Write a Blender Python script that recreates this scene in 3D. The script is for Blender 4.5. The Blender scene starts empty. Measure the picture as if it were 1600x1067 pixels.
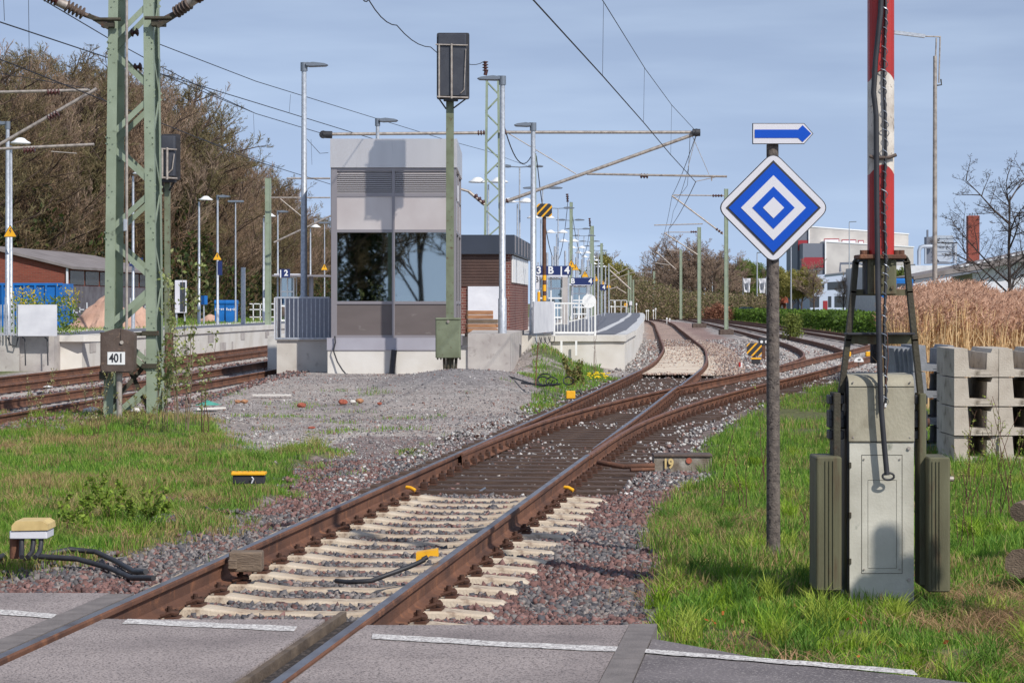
import bpy, bmesh, math, random
import numpy as np
from mathutils import Vector, Matrix, noise
random.seed(7); RNG = np.random.default_rng(7)
C = bpy.context.scene.collection
# ------------------------------------------------------------------ camera, sky, sun, exposure
F, H, HY = 3650.0, 1.72, 472.0          # focal length in photo pixels, eye height, horizon row
cam = bpy.data.objects.new('camera', bpy.data.cameras.new('camera')); C.objects.link(cam)
cam.location = (0, 0, H); cam.rotation_euler = (math.radians(90), 0, 0)
cam.data.sensor_width = 36; cam.data.lens = F/1600*36; cam.data.shift_y = (HY-533.5)/1600
cam.data.clip_start = 0.5; cam.data.clip_end = 3000
bpy.context.scene.camera = cam
SUN = Vector((1.53, -2.0, 2.27)).normalized()          # towards the sun
w = bpy.data.worlds.new('World'); bpy.context.scene.world = w; w.use_nodes = True
nt = w.node_tree; bg = nt.nodes['Background']
sky = nt.nodes.new('ShaderNodeTexSky'); sky.sky_type = 'NISHITA'; sky.sun_disc = False
sky.sun_elevation = math.asin(SUN.z); sky.sun_rotation = math.atan2(SUN.x, SUN.y)
sky.air_density = 1.0; sky.dust_density = 0.2; sky.ozone_density = 4.0; sky.altitude = 0
gm = nt.nodes.new('ShaderNodeHueSaturation'); gm.inputs['Saturation'].default_value = .67
# thin high cloud veil
tc = nt.nodes.new('ShaderNodeTexCoord'); mp = nt.nodes.new('ShaderNodeMapping'); mp.inputs['Scale'].default_value = (3, 3, 22)
cn = nt.nodes.new('ShaderNodeTexNoise'); cn.inputs['Scale'].default_value = 2.2; cn.inputs['Detail'].default_value = 4
cr = nt.nodes.new('ShaderNodeValToRGB'); cr.color_ramp.elements[0].position = .45; cr.color_ramp.elements[1].position = .85
mx = nt.nodes.new('ShaderNodeMixRGB'); mu = nt.nodes.new('ShaderNodeMath'); mu.operation = 'MULTIPLY'; mu.inputs[1].default_value = .2
mx.inputs[2].default_value = (5.6, 6.7, 7.9, 1)
L = nt.links.new
va = nt.nodes.new('ShaderNodeVectorMath'); va.operation = 'ADD'; va.inputs[1].default_value = (0, 0, .25); L(tc.outputs['Generated'], va.inputs[0]); L(va.outputs[0], sky.inputs[0])
L(tc.outputs['Generated'], mp.inputs[0]); L(mp.outputs[0], cn.inputs[0]); L(cn.outputs[0], cr.inputs[0]); L(cr.outputs[0], mu.inputs[0])
L(sky.outputs[0], gm.inputs['Color']); L(gm.outputs[0], mx.inputs[1]); L(mu.outputs[0], mx.inputs[0]); L(mx.outputs[0], bg.inputs[0])
bg.inputs[1].default_value = 0.14
sl = bpy.data.lights.new('sun', 'SUN'); sl.energy = 3.4; sl.angle = math.radians(.8); sl.color = (1, .955, .89)
so = bpy.data.objects.new('sun', sl); C.objects.link(so); so.rotation_euler = SUN.to_track_quat('Z', 'Y').to_euler()
vs = bpy.context.scene.view_settings; vs.view_transform = 'Standard'; vs.look = 'None'; vs.gamma = 1; vs.exposure = 0.25

# ------------------------------------------------------------------ helpers
def P(px, py, Y): return Vector(((px-800)*Y/F, Y, H-(py-HY)*Y/F))     # photo pixel at distance Y -> world point
def GZ(py, z): return F*(H-z)/(py-HY)                                 # distance at which row py meets height z
def srgb(r, g, b, k=1.0):
    f = lambda v: ((v/255)/12.92 if v <= 10 else (((v/255)+.055)/1.055)**2.4)*k
    return (f(r), f(g), f(b), 1)
MATS = {}
def mat(name, col, rough=.75, metal=0, col2=None, sc=6, lo=.35, hi=.65, bump=0, bsc=60, col3=None, sc3=25, lo3=.55, hi3=.7, vcol=None, stretch=None, trans=0, spec=.5):
    m = bpy.data.materials.new(name); m.use_nodes = True; n = m.node_tree; l = n.links.new
    b = n.nodes['Principled BSDF']; b.inputs['Roughness'].default_value = rough; b.inputs['Metallic'].default_value = metal
    b.inputs['Specular IOR Level'].default_value = spec
    if trans: b.inputs['Transmission Weight'].default_value = trans
    t = n.nodes.new('ShaderNodeTexCoord'); src = t.outputs['Object']
    if stretch:
        q = n.nodes.new('ShaderNodeMapping'); q.inputs['Scale'].default_value = stretch; l(src, q.inputs[0]); src = q.outputs[0]
    def nz(scale, det=5):
        a = n.nodes.new('ShaderNodeTexNoise'); a.inputs['Scale'].default_value = scale; a.inputs['Detail'].default_value = det; l(src, a.inputs[0]); return a.outputs[0]
    def ramp(s, lo, hi):
        r = n.nodes.new('ShaderNodeMapRange'); r.inputs[1].default_value = lo; r.inputs[2].default_value = hi; l(s, r.inputs[0]); return r.outputs[0]
    def mix(f, a, c, op='MIX'):
        x = n.nodes.new('ShaderNodeMixRGB'); x.blend_type = op
        (l(f, x.inputs[0]) if not isinstance(f, float) else setattr(x.inputs[0], 'default_value', f))
        for i, v in ((1, a), (2, c)):
            if isinstance(v, tuple): x.inputs[i].default_value = v
            else: l(v, x.inputs[i])
        return x.outputs[0]
    cur = col
    if vcol:
        a = n.nodes.new('ShaderNodeVertexColor'); a.layer_name = vcol; cur = a.outputs[0]
        if col2 is None: col2 = None
    if col2: cur = mix(ramp(nz(sc), lo, hi), cur, col2)
    if col3: cur = mix(ramp(nz(sc3), lo3, hi3), cur, col3)
    if isinstance(cur, tuple): b.inputs['Base Color'].default_value = cur
    else: l(cur, b.inputs['Base Color'])
    if bump:
        bn = n.nodes.new('ShaderNodeBump'); bn.inputs['Strength'].default_value = bump; bn.inputs['Distance'].default_value = .02
        l(nz(bsc), bn.inputs['Height']); l(bn.outputs[0], b.inputs['Normal'])
    MATS[name] = m; return m
# plants let some light through
def leafmat(name, vcol, rough=.6):
    m = mat(name, (1, 1, 1, 1), rough, vcol=vcol, spec=.25); n = m.node_tree; b = n.nodes['Principled BSDF']; o = n.nodes['Material Output']
    tr = n.nodes.new('ShaderNodeBsdfTranslucent'); mxs = n.nodes.new('ShaderNodeMixShader'); mxs.inputs[0].default_value = .35
    n.links.new(b.inputs['Base Color'].links[0].from_socket, tr.inputs[0]); n.links.new(b.outputs[0], mxs.inputs[1]); n.links.new(tr.outputs[0], mxs.inputs[2]); n.links.new(mxs.outputs[0], o.inputs[0])
    return m

S = srgb
M = dict(
 rust=mat('rust_rail', S(116, 78, 58), .85, 0, S(80, 54, 43), 2, .4, .7, .3, 80, S(146, 98, 68), 9, .55, .8),
 railtop=mat('worn_rail_head', S(158, 152, 152), .36, .85, S(112, 88, 76), 3, .45, .75),
 railtop2=mat('rusty_rail_head', S(140, 98, 78), .55, .3, S(110, 74, 58), 3, .4, .7),
 clip=mat('rusty_clip', S(92, 58, 42), .85, 0, S(60, 42, 34), 14, .3, .7, .3),
 sleeper=mat('sleeper_concrete', S(204, 190, 170), .9, 0, S(168, 146, 122), 3, .35, .7, .35, 60, S(112, 86, 70), 9, .56, .72),
 tie=mat('dark_timber', S(102, 82, 71), .9, 0, S(66, 52, 46), 3, .3, .7, .6, 30, S(104, 86, 74), 9, .6, .8, stretch=(.4, 3, 3)),
 slab=mat('crossing_asphalt', S(174, 161, 156), .92, 0, S(138, 127, 124), 1.3, .42, .72, .6, 160, S(104, 96, 94), 85, .5, .62),
 asphalt=mat('asphalt', S(126, 118, 118), .92, 0, S(100, 93, 94), 1.5, .35, .65, .6, 170, S(162, 154, 150), 85, .54, .66),
 darkstrip=mat('dark_concrete_strip', S(130, 122, 118), .9, 0, S(108, 101, 98), 8, .3, .7, .4),
 paint=mat('road_paint', S(226, 222, 216), .8, 0, S(176, 170, 166), 26, .42, .62, .05, 100, S(140, 132, 130), 60, .52, .6),
 conc=mat('concrete', S(206, 200, 190), .9, 0, S(182, 174, 164), 1.6, .35, .7, .2, 50, S(158, 150, 140), 5, .62, .8),
 conc2=mat('grey_concrete', S(190, 184, 178), .9, 0, S(166, 158, 154), 2, .35, .7, .25, 50, S(140, 130, 126), 7, .6, .8),
 concw=mat('pale_concrete', S(216, 212, 205), .9, 0, S(200, 194, 184), 1.2, .4, .7, .15, 40),
 trough=mat('duct_concrete', S(196, 186, 172), .9, 0, S(170, 158, 144), 3, .35, .7, .35, 60, S(120, 110, 96), 6, .58, .76),
 trough2=mat('grey_duct_concrete', S(150, 152, 156), .9, 0, S(124, 126, 130), 5, .35, .7, .3, 50),
 green=mat('green_paint', S(148, 160, 138), .55, .1, S(134, 146, 124), 2.5, .35, .65, .1, 60, S(86, 92, 74), 9, .64, .76),
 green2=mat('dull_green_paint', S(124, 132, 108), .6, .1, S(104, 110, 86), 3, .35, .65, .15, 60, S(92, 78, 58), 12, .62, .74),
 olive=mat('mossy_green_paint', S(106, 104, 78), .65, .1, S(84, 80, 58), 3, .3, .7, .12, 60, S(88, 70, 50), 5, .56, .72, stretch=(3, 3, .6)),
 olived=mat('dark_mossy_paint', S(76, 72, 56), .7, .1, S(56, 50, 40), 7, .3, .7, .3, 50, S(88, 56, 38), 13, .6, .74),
 galv=mat('galvanised_steel', S(170, 176, 184), .42, .65, S(140, 146, 156), 18, .35, .65),
 galvl=mat('light_galvanised_steel', S(196, 200, 206), .45, .4, S(170, 174, 180), 14, .35, .65),
 tube=mat('aluminium_tube', S(178, 168, 158), .5, .3, S(140, 130, 122), 9, .4, .7),
 lampg=mat('lamp_grey', S(120, 128, 138), .45, .3),
 wire=mat('copper_wire', S(48, 50, 58), .6, .3),
 black=mat('black_plastic', S(42, 42, 46), .55, 0, S(56, 56, 60), 8),
 blackbox=mat('signal_back', S(58, 60, 68), .5, .1, S(72, 74, 80), 3, .4, .7, .1, 30),
 insul=mat('brown_insulator', S(76, 44, 40), .3),
 alu=mat('tower_cladding', S(218, 214, 212), .36, .55, S(198, 193, 192), .5, .3, .7, 0, 60, S(168, 162, 164), 1.6, .62, .8, stretch=(2.5, 1, .4)),
 aluf=mat('tower_frame', S(150, 144, 146), .4, .4),
 pinkp=mat('opaque_glass_panel', S(222, 212, 206), .3, .45, S(200, 186, 180), .8, .3, .7),
 brownp=mat('brown_grey_panel', S(112, 102, 99), .45, .1, S(102, 93, 90), 1, .3, .7, 0, 60, S(140, 132, 128), 3, .68, .8, stretch=(1, 1, 3)),
 louv=mat('louvre_metal', S(186, 180, 180), .42, .5),
 plinth=mat('plinth_metal', S(178, 176, 184), .5, .2, S(164, 160, 168), 1.2),
 fascia=mat('dark_fascia', S(62, 68, 80), .45, .2, S(54, 60, 70), 1),
 slats=mat('brown_slats', S(84, 62, 54), .7, 0, S(72, 52, 46), 3),
 white=mat('white_panel', S(222, 222, 226), .5, 0, S(204, 204, 210), 2),
 whitep=mat('white_paint', S(232, 232, 230), .5),
 blue=mat('sign_blue', S(4, 76, 184), .5, spec=.3), navy=mat('navy_sign', S(28, 44, 96), .45),
 signw=mat('sign_white', S(214, 212, 216), .35), yellow=mat('signal_yellow', S(240, 176, 30), .55, 0, S(214, 150, 30), 12, .5, .75),
 cream=mat('yellowed_cover', S(214, 188, 128), .6, 0, S(192, 166, 110), 9, .4, .7),
 red=mat('barrier_red', S(176, 44, 38), .45, 0, S(150, 38, 36), 3, .4, .7, .05, 60, S(112, 60, 56), 11, .66, .76),
 bwhite=mat('barrier_white', S(212, 204, 192), .6, 0, S(176, 166, 154), 8, .45, .7, .1, 60, S(130, 116, 104), 36, .6, .7),
 machine=mat('machine_housing', S(178, 171, 150), .65, .05, S(142, 135, 116), 2.4, .35, .7, .15, 60, S(108, 96, 76), 6, .54, .74, stretch=(1, 1, .7)),
 machine2=mat('machine_door', S(202, 198, 184), .6, .05, S(166, 162, 148), 3, .35, .7, .1, 60, S(120, 124, 108), 9, .64, .76),
 brownbox=mat('brown_casing', S(98, 84, 76), .7, .1, S(82, 68, 60), 6, .35, .7, .2, 40, S(120, 100, 86), 15, .6, .7),
 rustpost=mat('rust_post', S(104, 70, 52), .8, 0, S(76, 50, 40), 8, .3, .7, .3),
 concpost=mat('weathered_post', S(112, 102, 94), .9, 0, S(82, 74, 70), 22, .4, .65, .5, 70, S(52, 44, 42), 40, .58, .68),
 wood=mat('cut_timber', S(186, 140, 104), .85, 0, S(150, 104, 76), 4, .35, .7, .3, 30, stretch=(.5, 4, 4)),
 woodg=mat('old_timber', S(134, 116, 98), .9, 0, S(104, 88, 74), 6, .3, .7, .6, 40, stretch=(.6, 3, 3)),
 dbark=mat('bark', S(96, 78, 66), .95, 0, S(70, 58, 50), 2, .3, .7),
 pbark=mat('pale_bark', S(134, 118, 96), .95, 0, S(100, 88, 72), 2, .3, .7),
 gbark=mat('grey_bark', S(84, 74, 70), .95, 0, S(58, 50, 48), 3, .3, .7),
 teal=mat('teal_cloth', S(88, 172, 152), .8, 0, S(66, 140, 124), 9),
 brickred=mat('loose_brick', S(176, 98, 76), .9, 0, S(140, 74, 58), 20),
 contblue=mat('container_blue', S(20, 112, 190), .5, 0, S(16, 96, 168), 2),
 roofg=mat('corrugated_roof', S(142, 134, 132), .9, 0, S(116, 108, 106), 1.2, .3, .7, .4, 10),
 darkgl=mat('dark_window', S(60, 64, 70), .2, 0), pave=mat('platform_paving', S(112, 114, 122), .85, 0, S(98, 100, 108), 2, .35, .65, .1, 20),
 pavel=mat('platform_edge_paving', S(206, 206, 206), .85, 0, S(188, 188, 188), 3, .35, .65),
 sand=mat('sand_infill', S(216, 202, 182), .95, 0, S(190, 168, 150), .8, .45, .7, .5, 30, S(112, 94, 84), 5, .64, .72),
 heap=mat('pink_rubble', S(196, 160, 140), .95, 0, S(168, 132, 114), 1.5, .3, .7, .8, 12, S(120, 96, 84), 6, .64, .76),
 vent=mat('duct_metal', S(176, 182, 190), .45, .4), redw=mat('red_window', S(150, 42, 50), .5),
 clad=mat('beige_cladding', S(206, 200, 192), .6, .1, S(180, 174, 168), .3), cladg=mat('grey_cladding', S(112, 116, 126), .6, .1),
 cladb=mat('pale_blue_wall', S(186, 196, 216), .6), carp=mat('dark_teal_car', S(34, 52, 60), .3, .3), glass=mat('glass', S(40, 50, 58), .05, 0),
)
# mirror-like lift glazing: you see through it a little, mostly it reflects what is added behind the camera
g = bpy.data.materials.new('lift_glass'); g.use_nodes = True; n = g.node_tree; b = n.nodes['Principled BSDF']
b.inputs['Base Color'].default_value = (.02, .025, .025, 1); b.inputs['Roughness'].default_value = .02; b.inputs['Specular IOR Level'].default_value = 1.0
gl = n.nodes.new('ShaderNodeBsdfGlossy'); gl.inputs[0].default_value = (.62, .66, .66, 1); gl.inputs['Roughness'].default_value = .015
tp = n.nodes.new('ShaderNodeBsdfTransparent'); tp.inputs[0].default_value = (.5, .56, .54, 1)
ms = n.nodes.new('ShaderNodeMixShader'); ms.inputs[0].default_value = .5
n.links.new(tp.outputs[0], ms.inputs[1]); n.links.new(gl.outputs[0], ms.inputs[2]); n.links.new(ms.outputs[0], n.nodes['Material Output'].inputs[0]); M['liftglass'] = g

def brickmat(name, a, b_, mort, sx=.25, rot=None):
    m = bpy.data.materials.new(name); m.use_nodes = True; n = m.node_tree; l = n.links.new; b = n.nodes['Principled BSDF']; b.inputs['Roughness'].default_value = .9
    t = n.nodes.new('ShaderNodeTexCoord'); q = n.nodes.new('ShaderNodeMapping'); k = n.nodes.new('ShaderNodeTexBrick')
    cx = n.nodes.new('ShaderNodeSeparateXYZ'); cb = n.nodes.new('ShaderNodeCombineXYZ'); ad = n.nodes.new('ShaderNodeMath')
    l(t.outputs['Object'], cx.inputs[0]); l(cx.outputs[0], ad.inputs[0]); l(cx.outputs[1], ad.inputs[1]); l(ad.outputs[0], cb.inputs[0]); l(cx.outputs[2], cb.inputs[1])
    l(cb.outputs[0], k.inputs[0]); k.inputs['Scale'].default_value = 1; k.inputs['Brick Width'].default_value = sx; k.inputs['Row Height'].default_value = sx*.32
    k.inputs['Mortar Size'].default_value = sx*.04; k.inputs[1].default_value = a; k.inputs[2].default_value = b_; k.inputs[3].default_value = mort; l(k.outputs[0], b.inputs['Base Color'])
    return m
M['brick'] = brickmat('brown_brick', S(120, 68, 58), S(96, 52, 46), S(140, 120, 110))
M['brick2'] = brickmat('warehouse_brick', S(138, 70, 54), S(118, 58, 46), S(120, 84, 70))
M['brick3'] = brickmat('chimney_brick', S(146, 74, 60), S(122, 60, 50), S(120, 70, 56), .5)
for k_, v_ in (('grassblade', 'grass_blade'), ('leaf', 'leaf')): M[k_] = leafmat(v_, 'col')
M['stone'] = mat('ballast_stone', (1, 1, 1, 1), .9, vcol='col', bump=.2, bsc=120)
M['reed'] = leafmat('reed_straw', 'col', .7)

def props(o, label=None, cat=None, group=None, kind=None):
    if label: o['label'] = label
    if cat: o['category'] = cat
    if group: o['group'] = group
    if kind: o['kind'] = kind
    return o
def thing(name, label, cat, loc=(0, 0, 0), group=None):
    o = bpy.data.objects.new(name, None); o.empty_display_size = .2; C.objects.link(o); o.location = loc
    return props(o, label, cat, group)
def dup(o, parent=None, dloc=None, label=None, group=None):
    c = o.copy(); C.objects.link(c)
    if parent is not None: c.parent = parent
    if dloc is not None: c.location = Vector(dloc)
    if label: c['label'] = label
    if group: c['group'] = group
    for ch in list(o.children): dup(ch, c)
    return c
def origin(o):
    v = Vector((0, 0, 0))
    while o is not None: v += o.location; o = o.parent
    return v

class MB:
    """collects shapes in world coordinates; build() links them as one mesh"""
    def __init__(s): s.v = []; s.f = []; s.m = []; s.sm = []
    def add(s, vs, fs, mi=0, smooth=False):
        k = len(s.v); s.v += [tuple(q) for q in vs]
        for f in fs: s.f.append([k+i for i in f]); s.m.append(mi); s.sm.append(smooth)
        return s
    def box(s, x0, x1, y0, y1, z0, z1, mi=0):
        return s.add([(x0, y0, z0), (x1, y0, z0), (x1, y1, z0), (x0, y1, z0), (x0, y0, z1), (x1, y0, z1), (x1, y1, z1), (x0, y1, z1)],
                     [(0, 3, 2, 1), (4, 5, 6, 7), (0, 1, 5, 4), (1, 2, 6, 5), (2, 3, 7, 6), (3, 0, 4, 7)], mi)
    def rbox(s, x0, x1, y0, y1, z0, z1, r=.02, mi=0, seg=3, axis='z'):
        """box with rounded edges along one axis and small chamfer at the caps"""
        lim = {'z': (x0, x1, y0, y1, z0, z1), 'y': (x0, x1, z0, z1, y0, y1), 'x': (y0, y1, z0, z1, x0, x1)}[axis]
        a0, a1, b0, b1, c0, c1 = lim; pts = []
        for cx, cy, t0 in ((a1-r, b1-r, 0), (a0+r, b1-r, 90), (a0+r, b0+r, 180), (a1-r, b0+r, 270)):
            for i in range(seg+1):
                t = math.radians(t0+90*i/seg); pts.append((cx+r*math.cos(t), cy+r*math.sin(t)))
        N = len(pts); ch = min(r*.5, (c1-c0)*.3); mx_, my_ = (a0+a1)/2, (b0+b1)/2
        vs = []
        for c, k in ((c0, ch), (c0+ch, 0), (c1-ch, 0), (c1, ch)):
            for a, b in pts:
                aa = a-(k if a > mx_ else -k); bb = b-(k if b > my_ else -k)
                vs.append({'z': (aa, bb, c), 'y': (aa, c, bb), 'x': (c, aa, bb)}[axis])
        fs = [tuple(range(N))[::-1], tuple(3*N+i for i in range(N))]
        for j in range(3):
            for i in range(N): fs.append((j*N+i, j*N+(i+1) % N, (j+1)*N+(i+1) % N, (j+1)*N+i))
        return s.add(vs, fs, mi)
    def tube(s, pts, r, n=8, mi=0, caps=True, r2=None):
        pts = [Vector(p) for p in pts]; K = len(pts); vs = []; up = None
        for i, p in enumerate(pts):
            d = (pts[min(i+1, K-1)]-pts[max(i-1, 0)]).normalized()
            if up is None: up = Vector((0, 0, 1)) if abs(d.z) < .9 else Vector((0, -1, 0))
            a = d.cross(up)
            if a.length < 1e-4: a = d.cross(Vector((1, 0, 0)))
            a.normalize(); b = a.cross(d); up = b
            rr = r if r2 is None else r+(r2-r)*i/(K-1)
            if isinstance(r, (list, tuple)): rr = r[i]
            for k in range(n):
                t = 2*math.pi*k/n; vs.append(p+a*math.cos(t)*rr+b*math.sin(t)*rr)
        fs = [(i*n+k, i*n+(k+1) % n, (i+1)*n+(k+1) % n, (i+1)*n+k) for i in range(K-1) for k in range(n)]
        s.add(vs, fs, mi, n > 5)
        if caps: s.add(vs[:n], [tuple(range(n))[::-1]], mi); s.add(vs[-n:], [tuple(range(n))], mi)
        return s
    def bar(s, a, b, w, t, mi=0, up=(0, -1, 0)):
        """flat bar from a to b: width w (across), thickness t (along up)"""
        a, b, up = Vector(a), Vector(b), Vector(up); d = (b-a).normalized(); x = d.cross(up).normalized(); u = x.cross(d)
        vs = [p+x*(w/2*i)+u*(t/2*j) for p in (a, b) for i, j in ((-1, -1), (1, -1), (1, 1), (-1, 1))]
        return s.add(vs, [(0, 1, 2, 3), (7, 6, 5, 4), (0, 4, 5, 1), (1, 5, 6, 2), (2, 6, 7, 3), (3, 7, 4, 0)], mi)
    def prism(s, poly, y0, y1, mi=0):
        """polygon in x,z extruded along y"""
        N = len(poly); vs = [(x, y0, z) for x, z in poly]+[(x, y1, z) for x, z in poly]
        return s.add(vs, [tuple(range(N))[::-1], tuple(N+i for i in range(N))]+[(i, (i+1) % N, N+(i+1) % N, N+i)[::-1] for i in range(N)], mi)
    def slab(s, poly, z0, z1, mi=0, mside=None):
        """polygon in x,y extruded in z"""
        N = len(poly); vs = [(x, y, z0) for x, y in poly]+[(x, y, z1) for x, y in poly]
        s.add(vs, [tuple(N+i for i in range(N))], mi)
        return s.add(vs, [tuple(range(N))[::-1]]+[(i, (i+1) % N, N+(i+1) % N, N+i) for i in range(N)], mi if mside is None else mside)
    def lathe(s, c, prof, n=14, mi=0):
        c = Vector(c); vs = [c+Vector((r*math.cos(2*math.pi*k/n), r*math.sin(2*math.pi*k/n), z)) for r, z in prof for k in range(n)]
        fs = [(i*n+k, i*n+(k+1) % n, (i+1)*n+(k+1) % n, (i+1)*n+k) for i in range(len(prof)-1) for k in range(n)]
        fs += [tuple(range(n))[::-1], tuple((len(prof)-1)*n+k for k in range(n))]
        return s.add(vs, fs, mi, True)
    def insulator(s, a, b, r, k=6, mi=0, n=10):
        a, b = Vector(a), Vector(b); pts = []; rr = []
        for i in range(k):
            for t, q in ((0.05, .45), (.35, 1), (.55, .95), (.75, .45)): pts.append(a.lerp(b, (i+t)/k)); rr.append(r*q)
        return s.tube(pts, rr, n, mi)
    def build(s, name, mats, parent=None, smooth=False, **kw):
        if not isinstance(mats, (list, tuple)): mats = [mats]
        o0 = origin(parent); me = bpy.data.meshes.new(name)
        me.from_pydata([(x-o0.x, y-o0.y, z-o0.z) for x, y, z in s.v], [], s.f)
        for m in mats: me.materials.append(m if not isinstance(m, str) else M[m])
        me.polygons.foreach_set('material_index', s.m); me.polygons.foreach_set('use_smooth', [a or smooth for a in s.sm])
        bm = bmesh.new(); bm.from_mesh(me); bmesh.ops.recalc_face_normals(bm, faces=bm.faces); bm.to_mesh(me); bm.free()
        me.update(); o = bpy.data.objects.new(name, me); C.objects.link(o)
        if parent is not None: o.parent = parent
        return props(o, **kw)
def ground_origin(o, loc):
    """shift a mesh object's origin to loc"""
    loc = Vector(loc); o.data.transform(Matrix.Translation(-loc)); o.location = loc; return o
def np_mesh(name, V, Fc, mats, cols=None, nper=3, parent=None, mi=None, **kw):
    me = bpy.data.meshes.new(name); nf = len(Fc); me.vertices.add(len(V)); me.vertices.foreach_set('co', np.asarray(V, dtype=np.float32).ravel())
    me.loops.add(nf*nper); me.loops.foreach_set('vertex_index', np.asarray(Fc, dtype=np.int32).ravel())
    me.polygons.add(nf); me.polygons.foreach_set('loop_start', np.arange(0, nf*nper, nper, dtype=np.int32)); me.polygons.foreach_set('loop_total', np.full(nf, nper, dtype=np.int32))
    for m in (mats if isinstance(mats, list) else [mats]): me.materials.append(m)
    if mi is not None: me.polygons.foreach_set('material_index', np.asarray(mi, dtype=np.int32))
    me.update(calc_edges=True)
    if cols is not None:
        a = me.color_attributes.new('col', 'FLOAT_COLOR', 'POINT'); c4 = np.ones((len(V), 4), dtype=np.float32); c4[:, :3] = cols; a.data.foreach_set('color', c4.ravel())
    o = bpy.data.objects.new(name, me); C.objects.link(o)
    if parent is not None: o.parent = parent
    return props(o, **kw)
FONT = None
def text(s, name, px, z, Y, size, m, parent, xs=1.0, bold=.0, align='CENTER', rz=0):
    cu = bpy.data.curves.new(name, 'FONT'); cu.body = s; cu.size = size; cu.align_x = align; cu.align_y = 'CENTER'; cu.extrude = .002; cu.offset = bold
    t = bpy.data.objects.new(name, cu); C.objects.link(t); bpy.context.view_layer.update()
    me = bpy.data.meshes.new_from_object(t.evaluated_get(bpy.context.evaluated_depsgraph_get())); bpy.data.objects.remove(t)
    me.transform(Matrix.Rotation(math.radians(rz), 4, 'Z') @ Matrix.Rotation(math.radians(90), 4, 'X') @ Matrix.Diagonal((xs, 1, 1, 1))); me.materials.clear(); me.materials.append(M[m])
    o = bpy.data.objects.new(name, me); C.objects.link(o); o.parent = parent; o.location = Vector((px, Y, z))-origin(parent); return o
def rpoly(pts, r, seg=5):
    """round the corners of a polygon"""
    out = []; N = len(pts)
    for i in range(N):
        p = Vector(pts[i]); a = (Vector(pts[i-1])-p).normalized(); b = (Vector(pts[(i+1) % N])-p).normalized()
        for k in range(seg+1):
            t = k/seg; q = (p+a*r)*(1-t)**2+p*2*t*(1-t)+(p+b*r)*t*t; out.append((q.x, q.y))
    return out

# ------------------------------------------------------------------ track geometry
def smooth_curve(pts, step=.6):
    pts = np.array(pts, float); y = np.arange(pts[0, 1], pts[-1, 1], step)
    # natural-ish interpolation: piecewise cubic hermite on x(y)
    X, Y = pts[:, 0], pts[:, 1]; d = np.gradient(X, Y); out = []
    for q in y:
        i = min(max(np.searchsorted(Y, q)-1, 0), len(Y)-2); h = Y[i+1]-Y[i]; t = (q-Y[i])/h
        out.append((1+2*t)*(1-t)**2*X[i]+t*(1-t)**2*h*d[i]+t*t*(3-2*t)*X[i+1]+t*t*(t-1)*h*d[i+1])
    x = np.array(out); k = 7; xp = np.concatenate([x[0]-(x[1:k+1][::-1]-x[0]), x, 2*x[-1]-x[-k-1:-1][::-1]])
    x = np.convolve(xp, np.ones(2*k+1)/(2*k+1), 'valid'); return np.stack([x, y], 1)
A = smooth_curve([(-3.28, -1.3), (-2.67, 3.7), (-2.12, 8.2), (-1.495, 13.3), (-.24, 23.6), (.345, 28.4), (1.38, 36.9), (2.68, 48.0), (3.92, 58.5), (4.64, 65), (5.22, 71.6), (5.77, 78.5), (6.27, 85), (6.95, 96), (7.4, 104), (8.5, 123), (10.2, 153), (11.7, 179), (12.75, 200), (13.4, 216), (13.6, 232), (13.2, 250), (12, 280), (9.5, 320)])
B = smooth_curve([(-.24, 23.6), (.07, 26), (.54, 29.8), (1.03, 33.3), (1.62, 36.5), (2.4, 40.2), (4.2, 48), (5.68, 53.7), (7.25, 60), (8.54, 65.5), (10.6, 74.3), (12.15, 80.8), (13.35, 85.8), (15.25, 94.4), (18.1, 107), (23, 128)])
Cc = smooth_curve([(7.25, 60), (8.0, 63.4), (8.72, 66.8), (9.62, 71.6), (10.7, 79.5), (11.28, 85.5), (12.4, 101), (13.1, 115), (13.5, 123), (14.95, 153), (15.7, 170), (17.3, 206), (18.4, 240), (19, 300)])
D = smooth_curve([(15.6, 96), (16.1, 101), (16.75, 112), (17.6, 130), (18.5, 155), (19.35, 184), (20, 224), (20, 300)])
E = smooth_curve([(-9.6, 22), (-9.0, 30), (-8.14, 42), (-7.5, 50), (-6.85, 60), (-5.85, 80), (-4.9, 100), (-2.7, 150), (0, 250)])
Fc_ = smooth_curve([(-13.3, 22), (-12.75, 30), (-11.9, 42), (-11.25, 50), (-10.6, 60), (-9.6, 80), (-8.65, 100), (-6.4, 150), (-4, 250)])
def off(cv, d):
    t = np.gradient(cv, axis=0); t /= np.linalg.norm(t, axis=1)[:, None]; return np.stack([cv[:, 0]+t[:, 1]*d, cv[:, 1]-t[:, 0]*d], 1)
def at_y(cv, y): return float(np.interp(y, cv[:, 1], cv[:, 0]))
def cut(cv, y0, y1, step=None):
    s = cv[(cv[:, 1] > y0+.05) & (cv[:, 1] < y1-.05)]
    return np.vstack([[at_y(cv, y0), y0], s, [at_y(cv, y1), y1]])
RP = [(-.0335, -.012), (-.026, -.001), (-.012, 0.001), (.012, 0.001), (.026, -.001), (.0335, -.012), (.0335, -.035), (.011, -.047), (.0085, -.06), (.0085, -.13), (.02, -.147), (.075, -.16), (.075, -.172), (-.075, -.172), (-.075, -.16), (-.02, -.147), (-.0085, -.13), (-.0085, -.06), (-.011, -.047), (-.0335, -.035)]
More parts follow.
